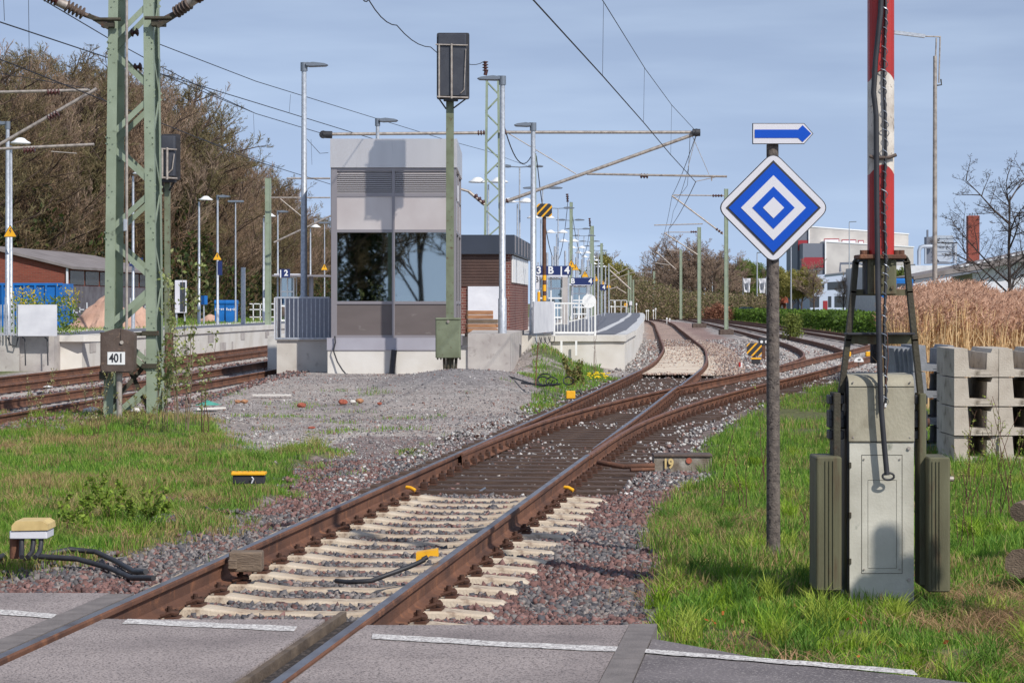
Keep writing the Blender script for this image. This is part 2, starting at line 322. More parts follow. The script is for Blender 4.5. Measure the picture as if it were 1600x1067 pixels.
def rail(cv, d, y0, y1, top, label, taper0=False):
    pts = cut(off(cv, d), y0, y1); t = np.gradient(pts, axis=0); t /= np.linalg.norm(t, axis=1)[:, None]; mb = MB(); n = len(RP)
    for i, (p, u) in enumerate(zip(pts, t)):
        k = min(1, .25+.75*i/8) if taper0 else 1
        for x, z in RP: mb.v.append((p[0]+u[1]*x*k, p[1]-u[0]*x*k, z))
    for i in range(len(pts)-1):
        for k in range(n):
            mb.f.append([i*n+k, i*n+(k+1) % n, (i+1)*n+(k+1) % n, (i+1)*n+k]); mb.m.append(1 if k in (1, 2, 3) else 0); mb.sm.append(False)
    mb.add(mb.v[:n], [tuple(range(n))]); mb.add(mb.v[(len(pts)-1)*n:len(pts)*n], [tuple(range(n))])
    return mb.build('rail', ['rust', top], None, label=label, cat='rail', group='steel rails of the tracks')
# ------------------------------------------------------------------ ground
def Gp(px, py, z=-.12): Y = GZ(py, z); return ((px-800)*Y/F, Y)
def pip(X, Y, poly):
    X = np.asarray(X); Y = np.asarray(Y); r = np.zeros(X.shape, bool); n = len(poly)
    for i in range(n):
        x0, y0 = poly[i]; x1, y1 = poly[i-1]; c = ((y0 > Y) != (y1 > Y)); r ^= c & (X < (x1-x0)*(Y-y0)/((y1-y0) if y1 != y0 else 1e-9)+x0)
    return r
def vnoise(X, Y, s, seed=0):
    X = np.asarray(X)*s+seed*17.3; Y = np.asarray(Y)*s+seed*9.1; xi = np.floor(X).astype(int); yi = np.floor(Y).astype(int); fx = X-xi; fy = Y-yi
    h = lambda a, b: (np.sin(a*127.1+b*311.7+seed*74.7)*43758.5453) % 1
    fx = fx*fx*(3-2*fx); fy = fy*fy*(3-2*fy)
    return (h(xi, yi)*(1-fx)+h(xi+1, yi)*fx)*(1-fy)+(h(xi, yi+1)*(1-fx)+h(xi+1, yi+1)*fx)*fy
def fbm(X, Y, s, seed=0): return vnoise(X, Y, s, seed)*.55+vnoise(X, Y, s*2.1, seed+3)*.3+vnoise(X, Y, s*4.3, seed+5)*.15
GR = [Gp(*p) for p in [(1022, 905), (1026, 1003), (1110, 1018), (1200, 1032), (1330, 1050), (1480, 1072), (1600, 1100), (1900, 1160), (2000, 640), (1650, 585), (1300, 600), (1235, 612), (1160, 645), (1105, 690), (1090, 712), (1120, 738), (1050, 765), (1012, 815), (1050, 875)]]
GL = [Gp(*p) for p in [(-400, 632), (150, 646), (330, 650), (350, 676), (390, 700), (500, 686), (510, 700), (440, 722), (470, 738), (425, 768), (300, 818), (200, 850), (120, 862), (-20, 885), (-400, 915)]]
GM = [Gp(*p) for p in [(830, 575), (880, 566), (935, 565), (950, 590), (905, 612), (860, 628), (820, 640), (835, 612)]]
ROADEDGE = [(-30, 14.1), (-2.42, 13.9), (.72, 12.45), (1.25, 11.2), (2.2, 10.45), (6, 8), (30, -4)]
def zones(X, Y):
    jx = X+(fbm(X, Y, 2.2, 1)-.5)*.55; jy = Y+(fbm(X, Y, 1.1, 2)-.5)*1.6*(Y/20)
    gr = pip(jx, jy, GR) | pip(jx, jy, GL)
    gm = pip(jx, jy, GM) & (fbm(X, Y, .9, 7) > .42)
    return gr, gm
def gauss(X, Y, cx, cy, sx, sy, h): return h*np.exp(-((X-cx)/sx)**2-((Y-cy)/sy)**2)
def dtrack(cv, X, Y): return X-np.interp(Y, cv[:, 1], cv[:, 0])
def gz(X, Y):
    X = np.asarray(X, float); Y = np.asarray(Y, float)
    z = -.235+(fbm(X, Y, .5, 4)-.5)*.06
    z = z+np.clip((Y-40)/12, 0, 1)*np.clip((X+6.3)/.8, 0, 1)*np.clip((at_yv(A, Y)-1.6-X)/1.5, 0, 1)*np.clip((110-Y)/30, 0, 1)*.22
    z = z+gauss(X, Y, -1.1, 49.5, 1.5, 3.6, .34)+gauss(X, Y, .75, 62.5, .75, 3.6, .55)+gauss(X, Y, .2, 50, .7, 3, .08)
    gr, gm = zones(X, Y)
    z = z+np.where(pip(X, Y, GR), .05+(fbm(X, Y, 1.3, 8)-.5)*.08, 0)+np.where(pip(X, Y, GL), .05+(fbm(X, Y, 1.1, 9)-.5)*.1, 0)
    z = z+gauss(X, Y, -6.0, 37.5, 2.2, 2.5, .08)
    # grass verge rises to the right of the road
    return z
def at_yv(cv, Y): return np.interp(Y, cv[:, 1], cv[:, 0])
def SR(r, g, b): return np.array(srgb(r, g, b)[:3])
xs = np.unique(np.concatenate([np.arange(-9, 8, .14), np.arange(-17, 26, .5), np.linspace(-60, 80, 60), np.linspace(-220, 260, 40)]))
ys = np.concatenate([np.arange(5, 30, .14), np.arange(30, 64, .3), np.arange(64, 130, .9), np.linspace(130, 460, 90)])
XX, YY = np.meshgrid(xs, ys); ZZ = gz(XX, YY); nx, ny = len(xs), len(ys)
gr, gm = zones(XX, YY); dA = dtrack(A, XX, YY); n1 = fbm(XX, YY, .35, 11); n2 = fbm(XX, YY, 1.6, 12)
col = np.zeros(XX.shape+(3,)); col[:] = SR(150, 142, 138)
yard = (dA < -1.6); col[yard] = SR(160, 149, 141); t = np.clip((n1-.45)*5, 0, 1)[..., None]; col = col*(1-t*.5)+SR(122, 114, 114)*t*.5
t = np.clip((n2-.55)*6, 0, 1)[..., None]; col = col*(1-t*.35)+SR(186, 180, 172)*t*.35
red = (np.abs(dA+.1) < 3.3+(n1-.5)*1.5) & (YY < 34); col[red] = col[red]*.3+SR(104, 82, 80)*.7
mo = gauss(XX, YY, -1.1, 48.5, 1.7, 4.2, 1)[..., None]; col = col*(1-mo*.75)+SR(122, 118, 118)*mo*.75; rut = np.clip((fbm(XX*.35+YY*.1, YY*1.2, .8, 33)-.5)*5, 0, 1)[..., None]*yard[..., None]; col = col*(1-rut*.4)+SR(128, 116, 110)*rut*.4
tn = (YY >= 22) & (YY < 66) & (dA > -1.3) & (XX < at_yv(B, YY)+1.6+n2); col[tn] = col[tn]*.35+SR(86, 64, 56)*.65
bl = (np.abs(XX-at_yv(E, YY)) < 1.9) | (np.abs(XX-at_yv(Fc_, YY)) < 2.0); col[bl] = SR(112, 92, 86)*.9+col[bl]*.15
pk = (YY > 62) & (XX > at_yv(A, YY)+1.2) & (XX < at_yv(A, YY)+2.4+n2); col[pk] = SR(140, 116, 108)
pk2 = (np.abs(dA) < 1.4) & (YY > 88); col[pk2] = SR(158, 136, 124)
soil = gr; col[soil] = SR(88, 90, 50)*(.7+.6*n2[soil][:, None]); dry = gr & (n1 > .58); col[dry] = SR(132, 114, 80)
col[gm] = SR(88, 96, 58)
far = (XX < -13.5) | (XX > at_yv(D, YY)+1.6) | (YY > 300) | ((XX > 4) & (XX > at_yv(B, YY)+3.2) & (YY > 60)); far &= ~gr
col[far] = SR(98, 104, 58)*(.8+.4*n2[far][:, None])
col = col*(.82+.36*fbm(XX, YY, 5, 14)[..., None])
idx = np.arange(nx*ny).reshape(ny, nx); Fq = np.stack([idx[:-1, :-1], idx[:-1, 1:], idx[1:, 1:], idx[1:, :-1]], -1).reshape(-1, 4)
Vg = np.stack([XX, YY, ZZ], -1).reshape(-1, 3)
cq = Vg[Fq].mean(1); inroad = (cq[:, 1] < np.interp(cq[:, 0], [p[0] for p in ROADEDGE], [p[1] for p in ROADEDGE])-.12) & (np.abs(cq[:, 0]) < 40)
Fq = Fq[~inroad]
gm_ = mat('ground_gravel', (1, 1, 1, 1), .95, vcol='col', col2=None, bump=.9, bsc=22)
n = gm_.node_tree; b = n.nodes['Principled BSDF']; src = b.inputs['Base Color'].links[0].from_socket; tcn = [q for q in n.nodes if q.type == 'TEX_COORD'][0]
vo = n.nodes.new('ShaderNodeTexVoronoi'); vo.inputs['Scale'].default_value = 24; n.links.new(tcn.outputs['Object'], vo.inputs[0]); hs = n.nodes.new('ShaderNodeSeparateXYZ'); n.links.new(vo.outputs['Color'], hs.inputs[0])
mr = n.nodes.new('ShaderNodeMapRange'); mr.inputs[3].default_value = .55; mr.inputs[4].default_value = 1.5; n.links.new(hs.outputs[0], mr.inputs[0])
mm = n.nodes.new('ShaderNodeVectorMath'); mm.operation = 'SCALE'; n.links.new(src, mm.inputs[0]); n.links.new(mr.outputs[0], mm.inputs['Scale']); n.links.new(mm.outputs[0], b.inputs['Base Color'])
np_mesh('ground', Vg, Fq, gm_, col.reshape(-1, 3), 4, kind='structure')
mb = MB(); mb.add([(-3000, 455, -.5), (3000, 455, -.5), (3000, 3000, -.5), (-3000, 3000, -.5)], [(0, 1, 2, 3)])
mb.add([(-3000, -40, -.7), (3000, -40, -.7), (3000, 455, -.7), (-3000, 455, -.7)], [(0, 1, 2, 3)])
mb.build('far_ground', mat('far_grass', S(96, 100, 60), .95, 0, S(110, 98, 66), .05, .4, .6), kind='structure')

# ------------------------------------------------------------------ road over the crossing
def edge(cv, d, y): return at_y(off(cv, d), y)
def lane(d0, d1, y0, y1, k=12):
    a = [(edge(A, d0, y), y) for y in np.linspace(y0, y1, k)]; c = [(edge(A, d1, y), y) for y in np.linspace(y1, y0, k)]; return a+c
HG = .7525
mb = MB(); mb.slab([(-30, -1), (edge(A, -HG-.20, -.9), -.9), *[(edge(A, -HG-.20, y), y) for y in (3, 8, 11, 13.86)], (-30, 14.3)], -.4, -.004)
mb.build('road', 'slab', kind='structure')
mb = MB()
for y0, y1 in [(y, y+1.195) for y in np.arange(1.91, 12.6, 1.2)]: mb.slab(lane(-HG+.10, HG-.205, y0, min(y1, 13.15), 3), -.4, -.003)
mb.build('crossing_slabs', 'slab', kind='structure')
mb = MB()
for y0, y1 in [(y, y+1.195) for y in np.arange(.55, 12.4, 1.2)]: mb.slab(lane(HG+.06, HG+1.45, y0, min(y1, 12.49), 3), -.4, -.004)
mb.build('crossing_slabs', 'slab', kind='structure')
mb = MB()
for y in np.arange(2.0, 13.8, .84): mb.slab(lane(-HG-.195, -HG-.04, y, min(y+.83, 13.8), 2), -.3, -.001)
mb.build('crossing_edge_strip', 'darkstrip', kind='structure')
mb = MB()
for y in np.arange(.3, 12.4, 1.0): mb.slab(lane(HG+1.455, HG+1.60, y, min(y+.99, 12.5), 2), -.3, .001)
mb.build('crossing_edge_strip', 'darkstrip', kind='structure')
mb = MB(); mb.slab([(edge(A, HG+1.605, y), y) for y in (.3, 4, 8, 11, 12.0)]+[(1.0, 11.62), (1.28, 11.22), (1.62, 10.98), (2.05, 10.62), (3.2, 9.9), (6, 7.9), (30, -4), (2, -4)], -.4, -.006)
mb.build('road', 'asphalt', kind='structure')
mb = MB(); mb.slab(lane(HG-.20, HG-.165, 2, 13.1, 14), -.2, -.014)
mb.build('flangeway_timber', mat('groove_timber', S(116, 101, 86), .9, 0, S(84, 72, 62), 5, .35, .65, .5, 40), kind='structure')
mb = MB(); mb.slab(lane(HG-.15, HG-.034, 1.5, 13.0, 16), -.2, -.055); mb.build('groove_dirt', mat('groove_dirt', S(50, 44, 42), .95, 0, S(88, 78, 72), 30, .5, .62, .8, 60), kind='structure')
mb = MB(); mb.slab(lane(HG+.034, HG+.06, .6, 12.45, 16), -.2, -.02); mb.slab(lane(-HG+.034, -HG+.10, 2, 13.0, 16), -.2, -.04); mb.build('groove_dirt', 'darkstrip', kind='structure')
mb = MB(); mb.slab(lane(-HG-.10, HG+.2, .5, 13.1, 14), -.35, -.17); mb.build('road_base', 'darkstrip', kind='structure')
def stripe(pts, wd, name='road_marking'):
    mb = MB(); W = [Gp(x, y, 0) for x, y in pts]; q = []
    for i in range(len(W)-1):
        for t in np.linspace(0, 1, 12, endpoint=False): q.append((W[i][0]*(1-t)+W[i+1][0]*t, W[i][1]*(1-t)+W[i+1][1]*t))
    q.append(W[-1]); sh = wd*.5; up = [(x+.004*random.uniform(-1, 1), y+wd/2+random.uniform(-.012, .012)) for x, y in q]; dn = [(x, y-wd/2+random.uniform(-.012, .012)) for x, y in q]
    vs = [(x, y, .0006) for x, y in up]+[(x, y, .0006) for x, y in dn]; k = len(q)
    mb.add(vs, [(i, i+1, k+i+1, k+i) for i in range(k-1)]); mb.build(name, 'paint', kind='structure')
stripe([(-120, 946), (86, 962)], .18); stripe([(195, 970), (462, 982)], .19); stripe([(582, 993), (790, 1006), (1000, 1015)], .17); stripe([(1003, 1016), (1200, 1031), (1430, 1050)], .14)

# ------------------------------------------------------------------ rails
rail(A, -HG, 2, 26.2, 'railtop', 'long rusty left rail of the nearest track, running through the road')
rail(A, HG, 2, 26.4, 'railtop', 'long rusty right rail of the nearest track, running through the road')
rail(A, -HG, 26.2, 60, 'railtop', 'outer left stock rail past the points towards the platform track')
rail(A, -HG, 60, 300, 'railtop2', 'left rail of the platform track curving round beside the platform wall')
rail(A, HG-.04, 27.4, 47.9, 'railtop', 'shiny inner blade rail running up to the frog of the points', True)
rail(A, HG, 47.9, 61, 'railtop', 'shiny rail crossing away from the frog of the points')
rail(A, HG, 61, 300, 'railtop2', 'right rail of the platform track with the sandy infill beside it')
rail(B, -HG+.05, 26.6, 47.6, 'railtop2', 'reddish closure rail branching right inside the points', True)
rail(B, -HG, 47.9, 66, 'railtop2', 'left rail of the branch beyond the frog')
rail(B, -HG, 66, 98, 'railtop2', 'left rail of the branch running behind the concrete post to the right')
rail(B, HG, 26.4, 58, 'railtop2', 'outer right stock rail of the branch beside the grass')
rail(B, HG, 58, 98, 'railtop2', 'right rail of the branch running out towards the white half round marker')
rail(Cc, -HG, 64.5, 290, 'railtop2', 'left rail of the curved siding behind the low shunting signal')
rail(Cc, HG, 78, 290, 'railtop2', 'right rail of the curved siding behind the low shunting signal')
rail(D, -HG, 100, 290, 'railtop2', 'near rail of the siding along the hedge')
rail(D, HG, 100, 290, 'railtop2', 'far rail of the siding along the hedge')
rail(E, -HG, 24, 150, 'railtop', 'left rail of the near track behind the lattice mast')
rail(E, HG, 24, 150, 'railtop', 'right rail of the near track behind the lattice mast')
rail(Fc_, -HG, 24, 150, 'railtop2', 'left rail of the track beside the far platform')
rail(Fc_, HG, 24, 150, 'railtop2', 'right rail of the track beside the far platform')

# ------------------------------------------------------------------ sleepers
def frame(cv, y):
    x = at_y(cv, y); dx = (at_y(cv, y+.5)-at_y(cv, y-.5)); return x, math.atan2(-dx, 1)
def sleeper_mesh(mb):
    prof = [(-1.3, .11, .075, -.235), (-1.22, .125, .085, -.19), (-.95, .14, .10, -.172), (-.55, .14, .10, -.172), (-.3, .125, .085, -.2), (.3, .125, .085, -.2), (.55, .14, .10, -.172), (.95, .14, .10, -.172), (1.22, .125, .085, -.19), (1.3, .11, .075, -.235)]
    vs = []
    for x, wb, wt, zt in prof: vs += [(x, -wb, -.36), (x, -wt, zt-.012), (x, -wt+.015, zt), (x, wt-.015, zt), (x, wt, zt-.012), (x, wb, -.36)]
    fs = [(i*6+k, i*6+(k+1) % 6, (i+1)*6+(k+1) % 6, (i+1)*6+k) for i in range(len(prof)-1) for k in range(6)]+[tuple(range(6)), tuple(54+k for k in range(6))]
    return mb.add(vs, fs)
sl0 = thing('sleeper', 'pale concrete sleeper under the nearest track', 'sleeper', (0, 0, 0), 'pale concrete sleepers of the nearest track')
sleeper_mesh(MB()).build('body', 'sleeper', sl0) if False else None
mb = MB(); sleeper_mesh(mb); mb.build('body', 'sleeper', sl0)
for sd in (-1, 1):
    for io in (-1, 1):
        c = MB(); x = sd*HG+io*.115
        c.tube([(x-io*.03, -.07, -.15), (x+io*.035, -.06, -.128), (x+io*.055, -.02, -.14), (x-io*.01, 0, -.118), (x+io*.055, .02, -.14), (x+io*.035, .06, -.128), (x-io*.03, .07, -.15)], .013, 5)
        c.tube([(x+io*.01, 0, -.17), (x+io*.01, 0, -.095)], .016, 6); c.box(x-.035+io*.03, x+.035+io*.03, -.07, .07, -.175, -.155)
        c.build('rail_clip', 'clip', sl0)
ys_s = np.arange(13.3, 23.4, .595); first = True; SLY = []
for y in ys_s:
    x, a = frame(A, y); o = sl0 if first else dup(sl0); first = False; o.location = (x, y, 0); o.rotation_euler.z = a+random.uniform(-.012, .012); SLY.append(y)
    o['label'] = 'pale concrete sleeper number %s from the road' % ('one two three four five six seven eight nine ten eleven twelve thirteen fourteen fifteen sixteen seventeen eighteen'.split()[len(SLY)-1])
# timber bearers of the points
def tie(xc, y, half, ang, chairs, grp, lab, m='tie'):
    t = thing('point_timber' if m == 'tie' else 'sleeper', lab, 'sleeper', (xc, y, 0), grp); mb = MB(); j = random.uniform(-.012, .012)
    mb.box(xc-half, xc+half, y-.12, y+.12, -.36, -.178+j*.6); o = mb.build('beam', m, t)
    o.data.transform(Matrix.Rotation(0, 4, 'Z'))
    for cx in chairs:
        c = MB(); c.box(cx-.14, cx+.14, y-.09, y+.09, -.176, -.158)
        for s_ in (-1, 1): c.rbox(cx+s_*.10-.035, cx+s_*.10+.035, y-.055, y+.055, -.16, -.10, .015); c.tube([(cx+s_*.105, y, -.11), (cx+s_*.105, y, -.075)], .017, 6)
        c.build('rail_chair', 'clip', t)
    for ch in t.children: pass
    t.rotation_euler.z = ang; return t
for y in np.arange(23.6, 58, .6):
    xa, a = frame(A, y); xb, b_ = frame(B, y); l, r = xa-1.3, max(xb, xa)+1.3; xc = (l+r)/2
    ch = [xa-HG, xb+HG]
    if y > 30: ch += [xa+HG-.06, xb-HG+.05]
    if y > 49: ch = [xa-HG, xb+HG, xa+HG, xb-HG]
    tie(xc, y, (r-l)/2, a*.7+b_*.3, ch if y < 50 else ch[:2], 'dark timber bearers under the points', 'dark weathered timber bearer under the points')
simp = thing('sleeper', 'grey sleeper half buried in gravel under a farther track', 'sleeper', (0, 0, 0), 'half buried sleepers of the farther tracks')
mb = MB(); mb.box(-1.28, 1.28, -.12, .12, -.36, -.185); mb.build('body', 'conc2', simp)
first = True
for cv, y0, y1, st in ((B, 58.6, 97, .65), (Cc, 79, 130, .65), (E, 33, 66, .65), (Fc_, 46, 96, .65)):
    for y in np.arange(y0, y1, st):
        x, a = frame(cv, y); o = simp if first else dup(simp); first = False; o.location = (x, y, -.012); o.rotation_euler.z = a
# sandy infill between the rails of the platform track
def strip(cv, d0, d1, y0, y1, z, m, name, k=60):
    mb = MB(); a = off(cv, d0); c = off(cv, d1); yy = np.linspace(y0, y1, k)
    vs = [(at_y(a, y), y, z+random.uniform(-.0015, .0015)) for y in yy]+[(at_y(c, y)+random.uniform(-.05, .05), y, z) for y in yy]
    mb.add(vs, [(i, k+i, k+i+1, i+1) for i in range(k-1)]); return mb.build(name, m, kind='structure')
strip(A, -HG+.05, HG-.05, 59.2, 96, -.10, 'sand', 'sand_infill')
strip(A, HG+.05, HG+.42, 58.5, 80, -.12, 'sand', 'sand_infill')
strip(A, -1.45, 1.45, 3, 13.3, -.3, 'darkstrip', 'track_bed', 10)

# ------------------------------------------------------------------ stones
CUBE = np.array([(-1, -1, -1), (1, -1, -1), (1, 1, -1), (-1, 1, -1), (-1, -1, 1), (1, -1, 1), (1, 1, 1), (-1, 1, 1)], float)
CF = np.array([(0, 2, 1), (0, 3, 2), (4, 5, 6), (4, 6, 7), (0, 1, 5), (0, 5, 4), (1, 2, 6), (1, 6, 5), (2, 3, 7), (2, 7, 6), (3, 0, 4), (3, 4, 7)])
def stones(X, Y, Z, sz, pal, wts, name, **kw):
    n = len(X); base = CUBE[None]*np.array([.62, .62, .62])+RNG.uniform(-.34, .34, (n, 8, 3)); base *= np.stack([RNG.uniform(.75, 1.25, n), RNG.uniform(.75, 1.25, n), RNG.uniform(.55, .95, n)], 1)[:, None]
    q = RNG.normal(size=(n, 4)); q /= np.linalg.norm(q, axis=1)[:, None]; w_, x, y, z = q.T
    R = np.stack([1-2*(y*y+z*z), 2*(x*y-z*w_), 2*(x*z+y*w_), 2*(x*y+z*w_), 1-2*(x*x+z*z), 2*(y*z-x*w_), 2*(x*z-y*w_), 2*(y*z+x*w_), 1-2*(x*x+y*y)], 1).reshape(n, 3, 3)
    V = np.einsum('nij,nkj->nki', R, base)*np.asarray(sz)[:, None, None]+np.stack([X, Y, Z], 1)[:, None]
    Ff = CF[None]+8*np.arange(n)[:, None, None]; pal = np.array(pal); c = pal[RNG.choice(len(pal), n, p=np.array(wts)/sum(wts))]*RNG.uniform(.78, 1.18, (n, 1))
    return np_mesh(name, V.reshape(-1, 3), Ff.reshape(-1, 3), M['stone'], np.repeat(c, 8, 0), 3, kind='stuff', **kw)
def scatter(n, x0, x1, y0, y1, pw=1.0):
    u = RNG.uniform(0, 1, n); y = 1/((1-u)/y0+u/y1) if pw == 'inv' else y0+(y1-y0)*u; return RNG.uniform(x0, x1, n), y
REDP = [SR(122, 90, 84), SR(136, 104, 98), SR(98, 74, 70), SR(126, 120, 118), SR(102, 98, 98), SR(146, 136, 130), SR(84, 82, 86)]
GRYP = [SR(176, 172, 168), SR(150, 146, 144), SR(126, 122, 122), SR(198, 194, 190), SR(140, 112, 104), SR(104, 100, 102)]
# nearest track bed
X, Y = scatter(175000, -6, 5, 12.2, 29, 'inv'); d = X-at_yv(A, Y)
lim = np.where(Y < 13.1, 0, 1)
k = (d > -3.6-(fbm(X, Y, .8, 21)-.5)*2.5) & (d < 3.0+(fbm(X, Y, .8, 22)-.5)*1.6) & (Y > np.interp(X, [p[0] for p in ROADEDGE], [p[1] for p in ROADEDGE])+.05)
k &= ~((np.abs(d) < HG+.2) & (Y < 13.22)) & ~((d > HG) & (d < 2.5) & (Y < 12.56))
near_s = np.abs(((Y-13.3+d*-.12*0+.2975) % .595)-.2975)
# sleepers are turned with the track: follow their line
ys_al = Y+d*.122; near_s = np.abs(((ys_al-13.3+.2975) % .595)-.2975); on = (near_s < .135) & (np.abs(d) < 1.22) & (ys_al < 23.3)
k &= ~on | ((np.abs(d) > 1.0) & (RNG.uniform(0, 1, len(X)) < .22)); k &= ~(np.abs(np.abs(d)-HG) < .11)
k &= ~pip(X, Y+.0, GR) & ~(pip(X, Y, GL) & (fbm(X, Y, 1.2, 23) > .3)); k &= ~((Y > 23.3) & (d > -1.35) & (d < 1.5) & (RNG.uniform(0, 1, len(X)) < .55))
X, Y, d = X[k], Y[k], d[k]; sz = RNG.uniform(.013, .029, len(X))*np.where(RNG.uniform(0, 1, len(X)) < .12, 1.35, 1)
hz = np.where(np.abs(d) < 1.35, -.236, gz(X, Y))+RNG.uniform(0, .022, len(X)); grey = fbm(X, Y, .7, 31) > .52
inn = np.abs(d) < HG
red_ = ~grey & ~inn
stones(X[red_], Y[red_], hz[red_], sz[red_], REDP, [5, 4, 3, 1.5, 1, .6, .6], 'ballast')
stones(X[~red_], Y[~red_], hz[~red_], sz[~red_], REDP, [1.2, 1, .8, 4, 4, 2, 3], 'ballast')
# stones between the point timbers and along the branch
X, Y = scatter(42000, -2.5, 10, 23.4, 66, 'inv'); dl = X-at_yv(A, Y); dr = X-at_yv(B, Y)
k = (dl > -1.9) & (dr < 2.4) & (np.abs(((Y-23.6+dl*.12+.3) % .6)-.3) > .08) & (RNG.uniform(0, 1, len(X)) < np.where((dl > -1) & (dr < 1), .62*(.35+fbm(X, Y, .5, 41)), .6))
k &= (np.abs(np.abs(dl)-HG) > .1) & (np.abs(np.abs(dr)-HG) > .1) & ~pip(X, Y, GR)
X, Y = X[k], Y[k]; lift_ = np.where(fbm(X, Y, .35, 43) > .40, .04, 0)*np.clip((Y-26)/6, 0, 1); stones(X, Y, -.235+lift_+RNG.uniform(0, .02, len(X)), RNG.uniform(.016, .032, len(X)), GRYP+[SR(96, 70, 64)], [4, 3.5, 2.5, 2, 2, 2, 2], 'ballast')
# gravel yard in front of the lift tower, and the low heaps
X, Y = scatter(90000, -7.5, 3.5, 22, 64, 'inv'); dl = X-at_yv(A, Y)
k = (dl < -1.5) & (X > -6.2-.0*Y) & ~pip(X, Y, GL) & (RNG.uniform(0, 1, len(X)) < .25+.75*fbm(X, Y, .6, 51))
X, Y = X[k], Y[k]; stones(X, Y, gz(X, Y)+RNG.uniform(-.008, .012, len(X)), RNG.uniform(.008, .018, len(X))*(.8+.9*(RNG.uniform(0, 1, len(X)) < .12)), GRYP, [2, 4, 3, .5, 2.5, 2], 'gravel')
# thin litter of stones over the sandy infill, closing up with distance
X, Y = scatter(26000, 3.0, 9.0, 58.6, 112, 'inv'); dl = X-at_yv(A, Y)
pr = np.clip((Y-66)/30, .05, 1)*(.25+1.2*np.clip(fbm(X, Y, .45, 48)-.3, 0, 1)); pr = np.where(dl > HG, pr+.55*np.clip((dl-HG-.12)/.35, 0, 1), pr); pr = np.where(Y < 59.6, .8, pr)
k = (((np.abs(dl) < .66)) | ((dl > HG+.1) & (dl < HG+1.1))) & (RNG.uniform(0, 1, len(X)) < pr)
X, Y, dl = X[k], Y[k], dl[k]; stones(X, Y, np.where(dl > .7, -.118, -.098)+RNG.uniform(-.006, .006, len(X)), RNG.uniform(.014, .034, len(X)), [SR(196, 176, 158), SR(168, 140, 126), SR(140, 116, 106), SR(178, 170, 164), SR(126, 110, 104)], [3, 3, 2, 2, 1.5], 'gravel')
# bright gravel along the platform wall, right of the track and along the sidings
X, Y = scatter(16000, 2, 20, 55, 120, 'inv'); dl = X-at_yv(A, Y)
k = ((np.abs(dl) < .65) & (Y > 80) & (RNG.uniform(0, 1, len(X)) < np.clip((Y-80)/25, 0, .8))) | ((dl < -HG-.1) & (dl > -1.9)) | ((dl > 1.6) & (X < at_yv(Cc, Y)+1.8)) | ((X > at_yv(B, Y)-1.5) & (X < at_yv(B, Y)+1.6)); k &= ~((Y < 66) & (X < at_yv(A, Y)+.8))
X, Y = X[k], Y[k]; stones(X, Y, gz(X, Y)+.02, RNG.uniform(.03, .06, len(X)), GRYP, [3, 3, 2, 1, 2, 1], 'gravel')
X, Y = scatter(15000, -13.5, -5, 34, 90, 'inv'); k = ((np.abs(X-at_yv(E, Y)) < 2.2) | (np.abs(X-at_yv(Fc_, Y)) < 2.0)) & (np.abs(np.abs(X-at_yv(E, Y))-HG) > .1)
X, Y = X[k], Y[k]; stones(X, Y, gz(X, Y)+.02, RNG.uniform(.025, .045, len(X)), REDP, [4, 3, 3, 2, 1.5, 2, 1], 'ballast')

# ------------------------------------------------------------------ grass
def blades(X, Y, Z, h, wd, cols, name, m='grassblade', lean=.45, segs=3, **kw):
    n = len(X); a = RNG.uniform(0, 2*math.pi, n); b = RNG.uniform(0, 2*math.pi, n); ln = RNG.uniform(.1, 1, n)*lean*h
    ts = np.linspace(0, 1, segs+1); V = np.zeros((n, 2*segs+1, 3)); cx, cy = np.cos(a)*wd/2, np.sin(a)*wd/2; dx, dy = np.cos(b)*ln, np.sin(b)*ln
    for i, t in enumerate(ts[:-1]):
        ww = 1-.35*t
        for s_, q in ((-1, 2*i), (1, 2*i+1)): V[:, q] = np.stack([X+dx*t*t+s_*cx*ww, Y+dy*t*t+s_*cy*ww, Z+h*(t-.18*t*t)], 1)
    V[:, -1] = np.stack([X+dx, Y+dy, Z+h*.82], 1); f = []
    for i in range(segs-1): f += [(2*i, 2*i+1, 2*i+3), (2*i, 2*i+3, 2*i+2)]
    f.append((2*segs-2, 2*segs-1, 2*segs)); f = np.array(f)
    Ff = f[None]+(2*segs+1)*np.arange(n)[:, None, None]
    return np_mesh(name, V.reshape(-1, 3), Ff.reshape(-1, 3), M[m], np.repeat(cols, 2*segs+1, 0), 3, kind='stuff', **kw)
def gcols(X, Y, dryness=.5, seed=60):
    n = len(X); t = fbm(X, Y, .9, seed); u = RNG.uniform(0, 1, n); g1, g2, g3 = SR(122, 160, 58), SR(90, 132, 48), SR(146, 174, 76); st = SR(178, 158, 108)
    c = np.where((u < .4)[:, None], g1, np.where((u < .75)[:, None], g2, g3)); dr = (RNG.uniform(0, 1, n) < np.clip((t-.42)*3.2*dryness, .02, .85)); c = np.where(dr[:, None], st*RNG.uniform(.7, 1.1, (n, 1)), c)
    return c*RNG.uniform(.75, 1.2, (n, 1))
def clumpy(X, Y, s, seed, lo): return RNG.uniform(0, 1, len(X)) < np.clip((fbm(X, Y, s, seed)-lo)*5, .06, 1)
X, Y = scatter(560000, -.2, 9, 10.3, 54, 'inv'); k = pip(X+(fbm(X, Y, 2, 1)-.5)*.5+RNG.normal(0, .05, len(X)), Y+(fbm(X, Y, 2.5, 2)-.5)*np.where(Y > 13, 1.2, .3)+RNG.normal(0, .12, len(X))*(Y > 13), GR) & (X < .235*Y) & clumpy(X, Y, 1.6, 66, .18)
strip_ = (fbm(X, Y, .8, 5) > .5) & (np.abs(X-.128*Y) < .8) & (Y > 33); k &= ~strip_
